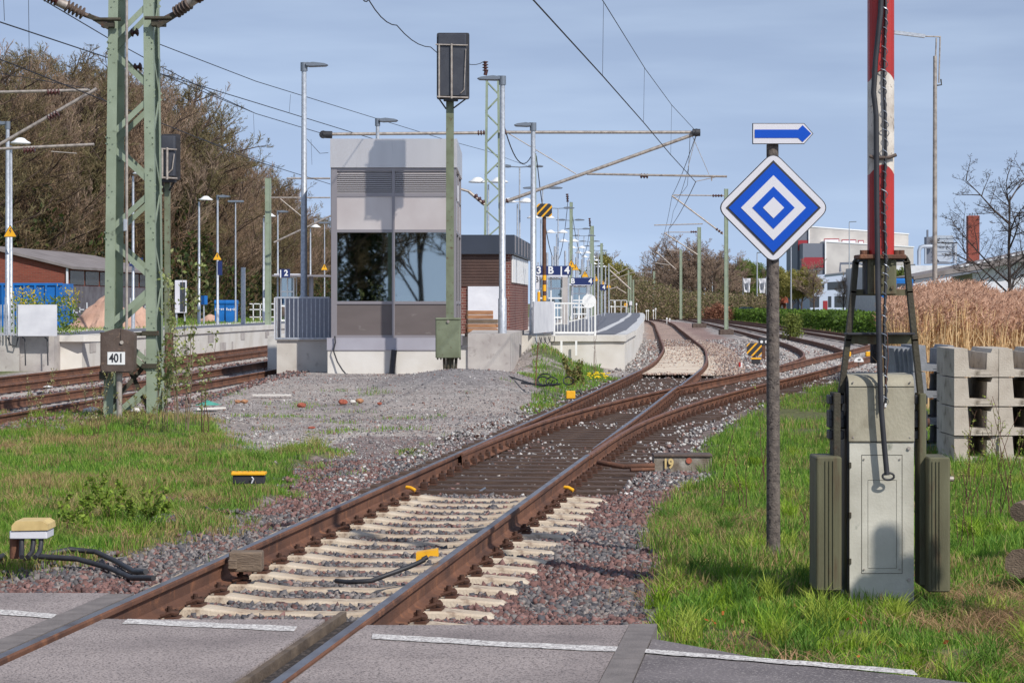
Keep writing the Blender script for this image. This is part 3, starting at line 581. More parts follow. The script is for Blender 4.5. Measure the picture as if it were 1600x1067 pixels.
X, Y = X[k], Y[k]; tf = fbm(X, Y, 2.6, 71); h = (.05+.24*np.clip(tf-.3, 0, 1)**1.3)*RNG.uniform(.5, 1.45, len(X)); edge_ = np.clip((Y-11)/3, .55, 1); h *= edge_*(1+.3*(Y > 16))
blades(X, Y, gz(X, Y)-.01, h, RNG.uniform(.0035, .0065, len(X))*(1+.02*Y), gcols(X, Y, .4), 'grass')
# taller tufts, straw mats and a strip of stones at the road edge
rg = np.random.default_rng(77); TX = []; TY = []; TH = []; TC = []
X0, Y0 = scatter(900, .4, 6, 10.6, 30, 'inv'); k = pip(X0, Y0, GR) & (fbm(X0, Y0, .7, 44) > .42); X0, Y0 = X0[k][:260], Y0[k][:260]
for x, y in zip(X0, Y0):
    m_ = rg.integers(45, 110); r = rg.uniform(.05, .13); a = rg.uniform(0, 6.28, m_); q = rg.uniform(0, 1, m_)**.5*r; TX.append(x+q*np.cos(a)); TY.append(y+q*np.sin(a)); TH.append(rg.uniform(.5, 1, m_)*rg.uniform(.13, .30)); c = [SR(142, 172, 52), SR(112, 150, 56), SR(92, 128, 48), SR(164, 180, 74)][rg.integers(0, 4)]; TC.append(c[None]*rg.uniform(.75, 1.2, (m_, 1)))
X0, Y0 = scatter(900, -9, -1.5, 16, 40, 'inv'); k = pip(X0, Y0, GL) & (fbm(X0, Y0, .7, 45) > .45); X0, Y0 = X0[k][:240], Y0[k][:240]
for x, y in zip(X0, Y0):
    m_ = rg.integers(40, 90); r = rg.uniform(.06, .16); a = rg.uniform(0, 6.28, m_); q = rg.uniform(0, 1, m_)**.5*r; TX.append(x+q*np.cos(a)); TY.append(y+q*np.sin(a)); TH.append(rg.uniform(.5, 1, m_)*rg.uniform(.12, .28)); c = [SR(132, 162, 56), SR(112, 146, 60), SR(176, 158, 108), SR(158, 164, 88)][rg.integers(0, 4)]; TC.append(c[None]*rg.uniform(.75, 1.2, (m_, 1)))
TX, TY, TH, TC = map(np.concatenate, (TX, TY, TH, TC)); blades(TX, TY, gz(TX, TY)-.01, TH, rg.uniform(.004, .008, len(TX)), TC, 'grass', lean=.8, segs=4)
def mats_(X0, Y0):
    X_, Y_, H_, C_ = [], [], [], []
    for x, y in zip(X0, Y0):
        m_ = 130; X_.append(x+rg.normal(0, .16, m_)); Y_.append(y+rg.normal(0, .2, m_)); H_.append(rg.uniform(.05, .12, m_)); C_.append([SR(206, 168, 128), SR(186, 158, 112), SR(170, 134, 104)][rg.integers(0, 3)][None]*rg.uniform(.7, 1.1, (m_, 1)))
    X_, Y_, H_, C_ = map(np.concatenate, (X_, Y_, H_, C_)); blades(X_, Y_, gz(X_, Y_)+.02, H_, rg.uniform(.003, .006, len(X_)), C_, 'grass', lean=3.0)
X0, Y0 = scatter(260, .5, 6, 10.8, 26, 'inv'); k = pip(X0, Y0, GR); mats_(X0[k][:46], Y0[k][:46])
X0, Y0 = scatter(260, -8.5, -1.8, 17, 36, 'inv'); k = pip(X0, Y0, GL); mats_(X0[k][:60], Y0[k][:60])
mats_(rg.uniform(2.75, 3.4, 34), rg.uniform(12.6, 15, 34))
X0 = rg.uniform(.78, 1.45, 700); Y0 = 12.2-(X0-.75)*.75+rg.uniform(-.16, .16, 700)+.0; stones(X0, Y0, gz(X0, Y0)+.05, rg.uniform(.012, .03, 700), REDP, [1, 1, 1, 3, 3, 1, 2], 'gravel')
X, Y = scatter(400000, -9.5, -.5, 15, 42, 'inv'); k = pip(X+(fbm(X, Y, 1.5, 1)-.5)*1.1+RNG.normal(0, .12, len(X)), Y+(fbm(X, Y, .9, 2)-.5)*4.5+RNG.normal(0, .35, len(X)), GL) & (X > -.24*Y) & clumpy(X, Y, 1.3, 67, .2)
X, Y = X[k], Y[k]; tf = fbm(X, Y, 1.8, 72); h = (.05+.22*np.clip(tf-.28, 0, 1)**1.2)*RNG.uniform(.5, 1.4, len(X))
blades(X, Y, gz(X, Y)-.01, h, RNG.uniform(.004, .007, len(X))*(1+.015*Y), gcols(X, Y, .95, 61), 'grass')
X, Y = scatter(60000, -2, 4, 34, 68, 'inv'); k = pip(X, Y, GM) & clumpy(X, Y, 1.2, 68, .42); X, Y = X[k], Y[k]
blades(X, Y, gz(X, Y)-.01, RNG.uniform(.06, .2, len(X)), RNG.uniform(.01, .02, len(X)), gcols(X, Y, .4, 62), 'grass')
# weeds in the yard
X, Y = scatter(52000, -6.2, 1, 24, 48, 'inv'); k = (fbm(X, Y, 1.1, 80) > .70) & (X-at_yv(A, Y) < -1.5); X, Y = X[k], Y[k]
blades(X, Y, gz(X, Y)-.01, RNG.uniform(.03, .12, len(X)), RNG.uniform(.006, .012, len(X)), gcols(X, Y, .4, 63), 'grass')
# grass behind the far platform and along the sidings
X, Y = scatter(60000, -30, -10, 72, 140, 'inv'); k = X < np.interp(Y, [68, 140], [-14.6, -9.6]); X, Y = X[k], Y[k]
blades(X, Y, np.full(len(X), .5), RNG.uniform(.15, .45, len(X)), RNG.uniform(.03, .05, len(X)), gcols(X, Y, .4, 64), 'grass')
X, Y = scatter(40000, 8, 40, 60, 260, 'inv'); k = (X > at_yv(D, Y)+1.7) | ((X > at_yv(B, Y)+2.6) & (Y < 95)); X, Y = X[k], Y[k]
blades(X, Y, gz(X, Y), RNG.uniform(.1, .35, len(X)), RNG.uniform(.03, .07, len(X)), gcols(X, Y, .9, 65), 'grass')
# ------------------------------------------------------------------ lift tower and its surroundings
def PX(px, Y): return (px-800)*Y/F
def PZ(py, Y): return H-(py-HY)*Y/F
def part(name, m, parent, fn, **kw):
    mb = MB(); fn(mb); return mb.build(name, m, parent, **kw)
Yt = 56.6; x0, x1 = PX(516, Yt), PX(713, Yt); dk = 5.6
T = thing('lift_tower', 'grey metal and glass lift tower on a pale concrete plinth', 'lift tower', ((x0+x1)/2, Yt, 0))
zt, zf, zl, zp, zg, zb, zk = PZ(217, Yt), PZ(262, Yt), PZ(305, Yt), PZ(361, Yt), PZ(473, Yt), PZ(526, Yt), PZ(547, Yt)
part('roof_fascia', 'alu', T, lambda m: m.box(x0, x1+.02, Yt, Yt+dk+.1, zf, zt))
# corner posts and mullions
fr = MB(); xm = PX(614.5, Yt); w_ = .07
for a, b in ((x0+.02, x0+.16), (x1-.08, x1)): fr.box(a, b, Yt+.04, Yt+.18, zk, zf)
for yy in (Yt+2.9, Yt+5.5): fr.box(x1-.1, x1-.005, yy, yy+.12, zk, zf)
fr.box(xm-w_/2, xm+w_/2, Yt+.045, Yt+.14, zb, zf)
for z in (zl, zp, zg, zb): fr.box(x0+.16, x1-.08, Yt+.05, Yt+.14, z-.035, z+.035); fr.box(x1-.09, x1-.01, Yt+.18, Yt+5.5, z-.035, z+.035)
fr.box(x0+.16, x1-.08, Yt+.055, Yt+.14, zf-.08, zf-.001); fr.build('frame', 'aluf', T)
hx = ((x0+.16, xm-w_/2), (xm+w_/2, x1-.08))
for a, b in hx:
    lv = MB(); k = 11
    for i in range(k):
        z = zl+.05+(zf-.1-zl-.06)*i/k; lv.add([(a, Yt+.06, z), (b, Yt+.06, z), (b, Yt+.12, z+.055), (a, Yt+.12, z+.055)], [(0, 1, 2, 3)]); lv.box(a, b, Yt+.055, Yt+.062, z-.012, z+.003)
    lv.box(a, b, Yt+.125, Yt+.13, zl, zf-.08); lv.build('louvre', 'louv', T)
    part('upper_panel', 'pinkp', T, lambda m: m.box(a, b, Yt+.075, Yt+.12, zp+.035, zl-.035))
    part('window', 'liftglass', T, lambda m: m.box(a, b, Yt+.085, Yt+.095, zg+.035, zp-.035))
    part('lower_panel', 'brownp', T, lambda m: m.box(a, b, Yt+.075, Yt+.12, zb+.035, zg-.035))
for a, b in ((Yt+.18, Yt+2.9), (Yt+3.02, Yt+5.5)):
    lv = MB()
    for i in range(11):
        z = zl+.05+(zf-.08-zl-.06)*i/11; lv.box(x1-.05, x1-.035, a, b, z, z+.035)
    lv.box(x1-.07, x1-.06, a, b, zl, zf); lv.build('side_louvre', 'louv', T)
    part('side_panel', 'pinkp', T, lambda m: m.box(x1-.06, x1-.04, a, b, zp+.035, zl-.035))
    part('side_window', 'liftglass', T, lambda m: m.box(x1-.055, x1-.045, a, b, zg+.035, zp-.035))
    part('side_lower_panel', 'brownp', T, lambda m: m.box(x1-.06, x1-.04, a, b, zb+.035, zg-.035))
bk = MB(); bk.box(x0+.02, x1-.12, Yt+dk-.05, Yt+dk, zb, zf); bk.box(x0, x0+.05, Yt+.18, Yt+dk-.05, zb, zf); bk.box(x0+.05, x1-.1, Yt+.2, Yt+dk-.05, zb-.05, zb); bk.build('rear_wall', 'brownp', T)
cg = MB(); cg.box(x0+.9, x0+1.0, Yt+1.6, Yt+1.7, zb, zf); cg.box(x0+2.1, x0+2.2, Yt+1.6, Yt+1.7, zb, zf); cg.box(x0+1.0, x0+2.1, Yt+1.62, Yt+1.68, zp-.5, zp-.35); cg.box(x0+.9, x0+2.2, Yt+2.2, Yt+2.25, zb, zb+1.0); cg.build('lift_car_guides', 'galvl', T)
part('plinth_band', 'plinth', T, lambda m: m.box(PX(511, Yt)-.0, x1+.03, Yt-.06, Yt+dk, zk, zb-.03))
part('plinth', 'concw', T, lambda m: m.box(PX(512, Yt), x1+.3, Yt-.03, Yt+dk+.3, -.5, zk))
pi_ = MB(); pi_.rbox(x1+.02, x1+.05, Yt+.12, Yt+.2, PZ(315, Yt), PZ(290, Yt), .01); pi_.build('door_intercom', 'white', T)
o = MB(); o.tube([P(616, 547, Yt-.12), P(612, 586, Yt-.2)], .07, 10); props(o.build('downpipe', 'black', None), 'thick black drainpipe leaning on the lift tower plinth', 'pipe')
o = MB(); o.tube([P(523, 525, Yt-.12), P(524, 535, Yt-.13), P(521, 548, Yt-.14), P(527, 565, Yt-.14), P(535, 578, Yt-.2), P(541, 585, Yt-.3)], .018, 6); props(o.build('cable', 'black', None), 'thin dark cable hanging down the left corner of the lift tower plinth', 'cable')
# left railing bay with its concrete base
R = thing('railing', 'grey sheet and bar railing left of the lift tower on a concrete base', 'railing', (PX(475, 57.6), 57.6, .7))
Yr = 57.8; xa, xb = PX(430, Yr), PX(515, Yr); zr, zr0 = PZ(465, Yr), PZ(530, Yr)
def f(m):
    for z in (zr, zr0+.02): m.box(xa, xb, Yr, Yr+.04, z-.02, z+.02)
    for i in range(13): x = xa+.02+(xb-xa-.06)*i/12; m.box(x, x+.02, Yr+.01, Yr+.03, zr0+.05, zr-.03)
part('bars', 'galvl', R, f)
part('sheet', mat('railing_sheet', S(150, 154, 166), .5, .3), R, lambda m: m.box(xa+.2, xb, Yr+.5, Yr+.52, zr0, zr-.01))
part('end_sheet', 'white', R, lambda m: m.box(xa-.03, xa-.01, Yr, Yr+1.6, zr0, zr))
o = MB(); o.box(PX(432, Yr), PX(519, Yr), Yr+.08, Yr+4, -.5, zr0-.03); o.box(PX(430, Yr), PX(519, Yr), Yr+.02, Yr+4, zr0-.03, zr0)
props(o.build('retaining_wall', 'conc', None), 'concrete end wall under the railing left of the lift tower', 'wall')
# right concrete block
Y1 = 56.5; o = MB(); o.slab([(PX(731, Y1), Y1), (PX(797, Y1), Y1), (PX(819, 64), 64), (PX(731, Y1), 64)], -.5, PZ(521.5, Y1))
props(o.build('retaining_wall', 'conc2', None), 'plain concrete block wall to the right of the lift tower', 'wall')
o = MB(); o.tube([P(811, 537, 61.5), P(813, 540, 61.3), P(812, 565, 61.2)], .02, 6); props(o.build('cable', 'black', None), 'short black cable end on the side of the concrete block', 'cable')

# service building behind
B0 = thing('service_building', 'small brick building with a dark flat roof edge and brown slats', 'building', (PX(780, 74), 74, .76))
Ys = 70; bx0, bx1 = PX(690, Ys), PX(803.5, Ys); Yb = 82; bx2 = PX(831, Yb)
def quadbox(m, xl, xr, y0, xr2, y1, z0, z1): m.slab([(xl, y0), (xr, y0), (xr2, y1), (xl, y1)], z0, z1)
part('roof_edge', 'fascia', B0, lambda m: quadbox(m, bx0, bx1, Ys, bx2, Yb, PZ(397, Ys), PZ(367, Ys)))
part('wall', 'brick', B0, lambda m: quadbox(m, bx0, PX(797, Ys), Ys+.2, PX(797, Ys)+.62, Yb-.2, .5, PZ(397, Ys)))
part('slat_cladding', 'slats', B0, lambda m: [m.box(bx0, PX(790, Ys), Ys+.15, Ys+.195, z, z+.07) for z in np.arange(PZ(447, Ys), PZ(398, Ys), .09)])
part('white_door_panel', 'white', B0, lambda m: m.box(PX(731, Ys), PX(783, Ys), Ys+.12, Ys+.19, .6, PZ(447.5, Ys)))
def f(m):
    for i in range(9):
        t0, t1 = .06+i*.1, .06+i*.1+.085; a = (PX(797, Ys)+.62*t0+.04, Ys+.2+11.4*t0); b = (PX(797, Ys)+.62*t1+.04, Ys+.2+11.4*t1)
        m.slab([a, b, (b[0]-.03, b[1]), (a[0]-.03, a[1])], PZ(441, Ys), PZ(398.5, Ys))
part('pale_side_panels', 'whitep', B0, f)
def f(m):
    for i in range(6):
        t = i/6; m.box(bx1+(bx2-bx1)*t+.02, bx1+(bx2-bx1)*t+.05, Ys+12*t, Ys+12*t+.08, PZ(395, Ys), PZ(368, Ys))
part('roof_edge_ribs', 'aluf', B0, f)
W = thing('timber_stack', 'stack of cut timber squares beside the concrete block', 'timber stack', (PX(755, 66), 66, .76))
for k in range(6):
    z = .74+k*.125
    def f(m):
        for i in range(4): r_ = random.uniform(-.04, .04); m.rbox(PX(728, 66)+r_, PX(776, 66)+r_-(.12 if k > 3 else 0), 66+i*.2, 66.17+i*.2, z, z+.112, .012, 0, 2, 'x')
    part('timber_layer', 'wood' if k % 3 else 'woodg', W, f)

# ------------------------------------------------------------------ platform of tracks 3 and 4
ed = [(3.22, 66.7), (3.34, 69.0), (4.0, 77.5), (4.14, 79), (5.28, 97.3), (6.6, 118), (7.31, 131.2), (8.6, 152), (10.3, 182.5), (11.4, 205)]
lf = [(8.2, 206), (5.4, 160), (3.2, 125), (1.4, 98), (-.6, 82), (-7, 82), (-7, 66.9), (1.0, 66.75)]
o = MB(); o.slab(ed+lf, -.6, .755); props(o.build('platform', 'concw', None), kind='structure')
def offl(pts, d):
    out = []
    for i, p in enumerate(pts):
        a = pts[max(i-1, 0)]; b = pts[min(i+1, len(pts)-1)]; t = Vector((b[0]-a[0], b[1]-a[1])).normalized(); out.append((p[0]-t.y*d, p[1]+t.x*d))
    return out
def ribbon(name, d0, d1, m, z, e=None):
    e = (e or ed)[1:] if e is None else e; a = offl(e, d0); b = offl(e, d1); mb = MB(); k = len(a)
    mb.add([(x, y, z) for x, y in a]+[(x, y, z) for x, y in b], [(i, i+1, k+i+1, k+i) for i in range(k-1)]); return mb.build(name, m, kind='structure')
ribbon('platform_edge_paving', -.06, .28, 'pavel', .77); ribbon('platform_paving', .28, .95, 'pave', .7705); ribbon('guidance_strip', .95, 1.2, 'pavel', .771); ribbon('platform_paving', 1.2, 3.4, 'pave', .7695)
# coping
e2 = [(3.18, 66.62)]+ed[1:]; a = offl(e2, -.07); b = offl(e2, .3); mb = MB()
for i in range(len(a)-1): mb.slab([a[i], a[i+1], b[i+1], b[i]], .60, .764)
mb.box(1.0, 3.12, 66.64, 67.15, .60, .762); mb.box(1.2, 3.2, 66.4, 66.7, -.5, .2) if False else None
mb.build('platform_coping', 'concw', kind='structure')
# railing and white side sheet at the platform end
R = thing('railing', 'white bar railing across the end of the platform', 'railing', (1.9, 67, .76))
Yq = 66.75; xa, xb = PX(866, Yq), PX(930, Yq); zt_, z0_ = PZ(473, Yq), PZ(520, Yq)
def f(m):
    for x in (xa, xb): m.box(x-.025, x+.025, Yq, Yq+.05, .3, zt_)
    m.box(xa, xb, Yq+.003, Yq+.047, zt_-.04, zt_+.003); m.box(xa, xb, Yq+.003, Yq+.047, z0_-.03, z0_+.03)
    for i in range(1, 12): x = xa+(xb-xa)*i/12; m.box(x-.009, x+.009, Yq+.015, Yq+.033, z0_, zt_)
    for x in (xa+.2, xa+.62): m.box(x-.03, x+.03, Yq-.26, Yq-.23, .2, .62)
part('bars', 'whitep', R, f)
o = MB(); o.slab([(PX(834, 62.5), 62.5), (PX(866, 66.7), 66.7), (PX(866, 66.7)-.03, 66.8), (PX(834, 62.5)-.03, 62.6)], PZ(521, 62.5), PZ(471, 62.5)); props(o.build('sheet_railing', 'white', None), 'plain pale sheet railing at the left of the platform end', 'railing')
o = MB(); o.slab([(PX(832, 62.6), 62.7), (PX(862, 66.8), 66.9), (0, 70), (-.6, 62.7)], -.4, PZ(524, 62.6)); props(o.build('retaining_wall', 'conc', None), 'low pale wall with cables under the sheet railing', 'wall')
for i in range(4):
    a = P(836+i*7, 527-i*.3, 62.4+i*.9); o = MB(); o.tube([a, a+Vector((.02, -.05, -.1)), a+Vector((.1, -.06, -.2)), a+Vector((.16, -.05, -.12)), a+Vector((.17, 0, 0))], .012, 5)
    props(o.build('cable', 'black', None), 'black cable loop hanging on the low pale wall', 'cable', 'cable loops on the low pale wall')

# ------------------------------------------------------------------ lamps
def lamp(px, pyt, Y, zb_, kind, label, group, r=.05, pyb=None, sgn=1, w_=.62, cx=None):
    x = PX(px, Y); zt_ = PZ(pyt, Y); t = thing('street_lamp' if kind[0] == 'f' else 'platform_lamp', label, 'lamp', (x, Y, zb_), group)
    mb = MB(); mb.tube([(x, Y, zb_), (x, Y, zb_+1.1), (x, Y, zb_+1.12), (x, Y, zt_-.12)], [r*1.25, r*1.22, r, r*.72], 10, 0); mb.build('pole', 'galvl' if Y < 100 else 'galvl', t)
    sides = (sgn,) if kind[1] == '1' else (-1, 1)
    for s_ in sides:
        m = MB()
        if kind[0] == 'f':
            g0 = .06 if kind[1] == '1' else .35
            if kind[1] == '2': m.tube([(x, Y, zt_-.1), (x+s_*g0, Y, zt_-.08)], .025, 6)
            else: m.tube([(x, Y, zt_-.22), (x, Y, zt_+.0)], r*1.05, 8); m.tube([(x, Y, zt_-.06), (x+s_*.12, Y, zt_-.05)], r*.8, 6)
            xx = x+s_*g0; q = [(0, .0), (0, -.085), (.1, -.10), (w_*.9, -.085), (w_, -.05), (w_*.85, -.01), (w_*.3, .03)]
            n0 = len(m.v)
            for y_, k in ((Y-.13, .75), (Y-.07, 1), (Y+.07, 1), (Y+.13, .75)):
                for a, b in q: m.v.append((xx+s_*a*(.97 if k < 1 else 1), y_, zt_-.02+b*k))
            N = len(q)
            for j in range(3):
                for i in range(N): m.f.append([n0+j*N+i, n0+j*N+(i+1) % N, n0+(j+1)*N+(i+1) % N, n0+(j+1)*N+i]); m.m.append(0); m.sm.append(False)
            m.f.append([n0+i for i in range(N)]); m.f.append([n0+3*N+i for i in range(N)]); m.m += [0, 0]; m.sm += [False, False]
            m.build('lamp_head', 'lampg', t)
        else:
            c = (x+s_*(.36 if kind[1] == '2' else .3), Y, zt_-.02)
            m.tube([(x, Y, zt_-.02), c], .022, 6); m.lathe(c, [(.31, -.035), (.31, .0), (.2, .06), (.12, .13), (.05, .15), (.01, .15)], 16); m.build('lamp_head', 'whitep', t)
    return t
LG1 = 'tall street lamps round the lift tower'
lamp(475, 98, 58.9, .78, 'f1', 'tall lamp with a grey flat head rising from the railing left of the lift tower', LG1, .085, w_=.55)
lamp(590, 185, 66, .7, 'f1', 'lamp whose head shows just above the lift tower roof', LG1, .07, w_=.52)
lamp(785, 119, 57.5, .7, 'f1', 'tall lamp standing at the concrete block right of the lift tower', LG1, .085, sgn=-1, w_=.56)
lamp(833, 192, 63.5, .4, 'f1', 'tall lamp in front of the yellow and black board', LG1, .085, sgn=-1, w_=.46)
def warn(px, py, Y, size, label, group, parent=None):
    x, z = PX(px, Y), PZ(py, Y); t = thing('warning_sign', label, 'sign', (x, Y-.08, z), group); h = size*.87; y = Y-.1
    tri = rpoly([(x-size/2, z-h/2), (x+size/2, z-h/2), (x, z+h/2)], size*.07, 3); m = MB(); m.prism(tri, y, y+.01); m.build('plate', 'black', t)
    k = .86; m = MB(); m.prism([(x+(a-x)*k, z-h*.03+(b-z)*k) for a, b in tri], y-.006, y-.001); m.build('face', 'yellow', t)
    m = MB(); s_ = size; m.prism([(x+.01*s_, z+.2*s_), (x-.09*s_, z-.04*s_), (x+.0*s_, z-.03*s_), (x-.03*s_, z-.24*s_), (x+.1*s_, z+.02*s_), (x+.01*s_, z+.01*s_), (x+.07*s_, z+.2*s_)], y-.009, y-.0065); m.build('bolt_symbol', 'black', t)
    return t
PL = [(95, 812), (113, 848), (137, 872), (157, 891), (176, 903.5), (194, 912.5), (212, 921), (230, 928), (250, 935), (270, 941)]
lamp(763, 283, 79, .76, 'm2', 'first double hood platform lamp, left of the brick building roof', 'double hood lamps along the platform', .04)
oz = ['beside the tall lamp at the brick building', 'behind the yellow and black board', 'just right of the yellow and black board', 'under the green mast', 'fifth from the left of the row', 'sixth from the left of the row', 'seventh from the left', 'eighth from the left', 'second farthest of the row', 'farthest of the row']
for i, (Y, px) in enumerate(PL):
    h5 = PZ(472-149.6, 100); zb_ = .77 if Y < 205 else -.1
    if Y > 205: continue_ = True
    lamp(px-3.5*95/Y, 472-4.1*F/Y, Y-.6, zb_, 'm2', 'white double hood platform lamp, '+oz[i], 'double hood lamps along the platform', .04)
    lamp(px, 472-5.58*F/Y, Y, zb_, 'f2', 'taller flat armed platform lamp, '+oz[i], 'flat armed lamps along the platform', .042)
for px, py, Y, s_, l in ((849, 391, 60, .22, 'small orange warning sign low on the rusty post of the yellow board'), (892.5, 412, 118, .5, 'yellow warning triangle above the first blue track board'), (899, 417, 124, .42, 'second warning triangle close beside the first above the blue board'), (914, 428, 150, .5, 'warning triangle above the middle blue board'), (931, 435, 176, .5, 'warning triangle fourth along the platform'), (942, 442, 194, .5, 'warning triangle fifth along the platform'), (951, 446, 203, .5, 'farthest warning triangle on the pale pole at the platform end')):
    if Y > 100: warn(px, py, Y, s_, l, 'yellow warning triangles on the platform')
for i, (px, pt, Y) in enumerate(((855, 395, 100), (863, 400, 108), (871, 398, 112), (900, 402, 140), (909, 405, 150), (924, 412, 165), (935, 405, 172), (946, 415, 188), (951, 412, 200), (867, 385, 104), (883, 392, 118), (895, 398, 134), (918, 408, 156), (929, 414, 168), (940, 418, 180))):
    x = PX(px, Y); o = MB(); o.tube([(x, Y, .76), (x, Y, PZ(pt, Y))], .05, 8); props(o.build('pole', 'galvl', None), 'slim bare galvanised pole on the platform', 'pole', 'slim bare poles on the platform')

# yellow and black board on its rusty post
Yq = 72; x = PX(850.5, Yq); t = thing('shunting_board', 'yellow board with black diagonal stripes on a rusty post', 'sign', (x, Yq, .7))
part('post', 'rustpost', t, lambda m: m.tube([(x, Yq, .7), (x, Yq, PZ(338, Yq))], .055, 8))
def f(m):
    for a, b in ((430, 438), (445, 455), (462, 470)): m.tube([(x, Yq, PZ(b, Yq)), (x, Yq, PZ(a, Yq))], .06, 8)
part('yellow_band', 'yellow', t, f)
def stripes_board(t, cx, cz, y, W_, H_, ch, mats=('yellow', 'black')):
    p = [(cx-W_/2+ch, cz-H_/2), (cx+W_/2-ch, cz-H_/2), (cx+W_/2, cz-H_/2+ch), (cx+W_/2, cz+H_/2-ch), (cx+W_/2-ch, cz+H_/2), (cx-W_/2+ch, cz+H_/2), (cx-W_/2, cz+H_/2-ch), (cx-W_/2, cz-H_/2+ch)]
    part('plate', mats[0], t, lambda m: m.prism(p, y, y+.02))
    def clip(poly, f_):
        out = []
        for i in range(len(poly)):
            a, b = poly[i-1], poly[i]; fa, fb = f_(a), f_(b)
            if fa*fb < 0: tt = fa/(fa-fb); out.append((a[0]+(b[0]-a[0])*tt, a[1]+(b[1]-a[1])*tt))
            if fb >= 0: out.append(b)
        return out
    def f(m):
        s_ = .92
        for c0 in (-.34, .0, .34):
            w2 = .085*W_/.5*.5/ .5
            g_ = lambda q: (q[0]-cx)*.8-(q[1]-cz)*.75
            lo, hi = c0*W_*1.15-w2*.8, c0*W_*1.15+w2*.8
            poly = clip(clip(p, lambda q: g_(q)-lo), lambda q: hi-g_(q))
            if len(poly) > 2: m.prism(poly, y-.006, y-.001)
    part('stripes', mats[1], t, f)
stripes_board(t, x, PZ(329, Yq), Yq-.09, .47, .41, .06)
# white disc
Yq = 68.5; x = PX(920.5, Yq); t = thing('round_board', 'plain white round board on a thin post behind the platform railing', 'sign', (x, Yq, .76))
part('disc', 'whitep', t, lambda m: m.prism([(x+.205*math.cos(a), PZ(470.5, Yq)+.205*math.sin(a)) for a in np.linspace(0, 2*math.pi, 28, endpoint=False)], Yq, Yq+.015))
part('post', 'galvl', t, lambda m: m.tube([(x, Yq+.05, .76), (x, Yq+.05, PZ(462, Yq))], .025, 6))

# blue track boards and shelters on platform 3/4
def board(px0, px1, py0, py1, Y, items, label, sz, posts=True):
    x0_, x1_ = PX(px0, Y), PX(px1, Y); z1_, z0_ = PZ(py0, Y), PZ(py1, Y); t = thing('track_board', label, 'sign', ((x0_+x1_)/2, Y, .76), 'blue track boards')
    part('panel', 'navy', t, lambda m: m.box(x0_, x1_, Y, Y+.08, z0_, z1_))
    if posts: part('hanger', 'galvl', t, lambda m: [m.box(x-.03, x+.03, Y+.09, Y+.14, .76, z1_+.15) for x in (x0_+.1, x1_-.1)])
    for s_, px in items: text(s_, 'lettering', PX(px, Y), (z0_+z1_)/2, Y-.006, sz, 'whitep', t, bold=.012)
    return t
board(837, 892, 415.5, 430, 97, [('3', 842), ('B', 860.5), ('|', 877), ('4', 886)], 'nearest blue track board reading 3 B 4 on the platform', .42)
board(892, 927, 434, 445, 126, [('B', 895), ('4', 922.5)], 'middle blue track board reading B and 4', .38)
board(938, 947, 444.5, 453.5, 160, [('4', 943.5)], 'small farthest blue track board reading 4', .4)
o = thing('letter_sign', 'small white sign with a black B at the brick building corner', 'sign', (PX(839, 80), 80, 2)); part('plate', 'white', o, lambda m: m.box(PX(836, 80), PX(842.5, 80), 80, 80.05, PZ(452, 80), PZ(430, 80))); text('B', 'lettering', PX(838, 80), PZ(437, 80), 79.99, .3, 'black', o)
def shelter(px0, px1, pyr, Y, label, zf_=.76, n=5, grp='glass waiting shelters'):
    a, b = PX(px0, Y), PX(px1, Y); zt_ = PZ(pyr, Y); t = thing('waiting_shelter', label, 'shelter', ((a+b)/2, Y, zf_), grp)
    def f(m):
        for x in (a, (a+b)/2, b): m.box(x-.03, x+.03, Y, Y+.06, zf_, zt_); m.box(x-.03, x+.03, Y+1.4, Y+1.46, zf_, zt_); m.box(x-.028, x+.028, Y+.03, Y+1.43, zt_-.1, zt_-.04)
        for z in np.linspace(zf_+.3, zt_-.08, n): m.box(a, b, Y+.005, Y+.055, z-.035, z+.035)
    part('frame', 'whitep', t, f); part('roof', 'white', t, lambda m: m.slab([(a-.3, Y-.5), (b+.3, Y-.5), (b+.3, Y+1.9), (a-.3, Y+1.9)], zt_, zt_+.1))
    part('glass_pane', 'liftglass', t, lambda m: m.box(a+.03, b-.03, Y+.065, Y+.075, zf_+.2, zt_-.1)); return t
shelter(843, 879, 433, 101, 'glass shelter behind the nearest blue track board')
shelter(893, 917, 446, 130, 'glass shelter behind the middle blue track board')
o = MB(); o.box(PX(879, 99), PX(887.5, 99), 99, 99.5, .7, PZ(433, 99)); props(o.build('concrete_pillar', 'conc2', None), 'square concrete pillar beside the nearest glass shelter', 'pillar')
o = MB(); o.rbox(PX(839.5, 78), PX(844, 78), 78, 78.25, .76, PZ(456, 78), .03); props(o.build('ticket_validator', 'yellow', None), 'small yellow box at the corner of the brick building', 'box')

# ------------------------------------------------------------------ far platform of tracks 1 and 2 (left)
pe = [(PX(128, 67.6)-.0, 67.6), (-11.95, 75), (-11.63, 79.6), (-10.75, 90), (-10.02, 97.9), (-7.7, 140), (-5, 190)]
o = MB(); o.slab([(PX(84, 67.2), 67.3)]+pe+[(-9.5, 190), (-13.9, 98), (-15.8, 79), (-17.2, 67.5)], -.6, .75); props(o.build('platform', 'concw', None), kind='structure')
mb = MB(); a = offl(pe, -.05); b = offl(pe, .35)
for i in range(len(a)-1): mb.slab([a[i], a[i+1], b[i+1], b[i]], .58, .765)
mb.slab([(PX(84, 67.2), 67.24), (PX(130, 67.2), 67.24), (-11.7, 67.7), (-13, 67.7)], .58, .762); mb.build('platform_coping', 'concw', kind='structure')
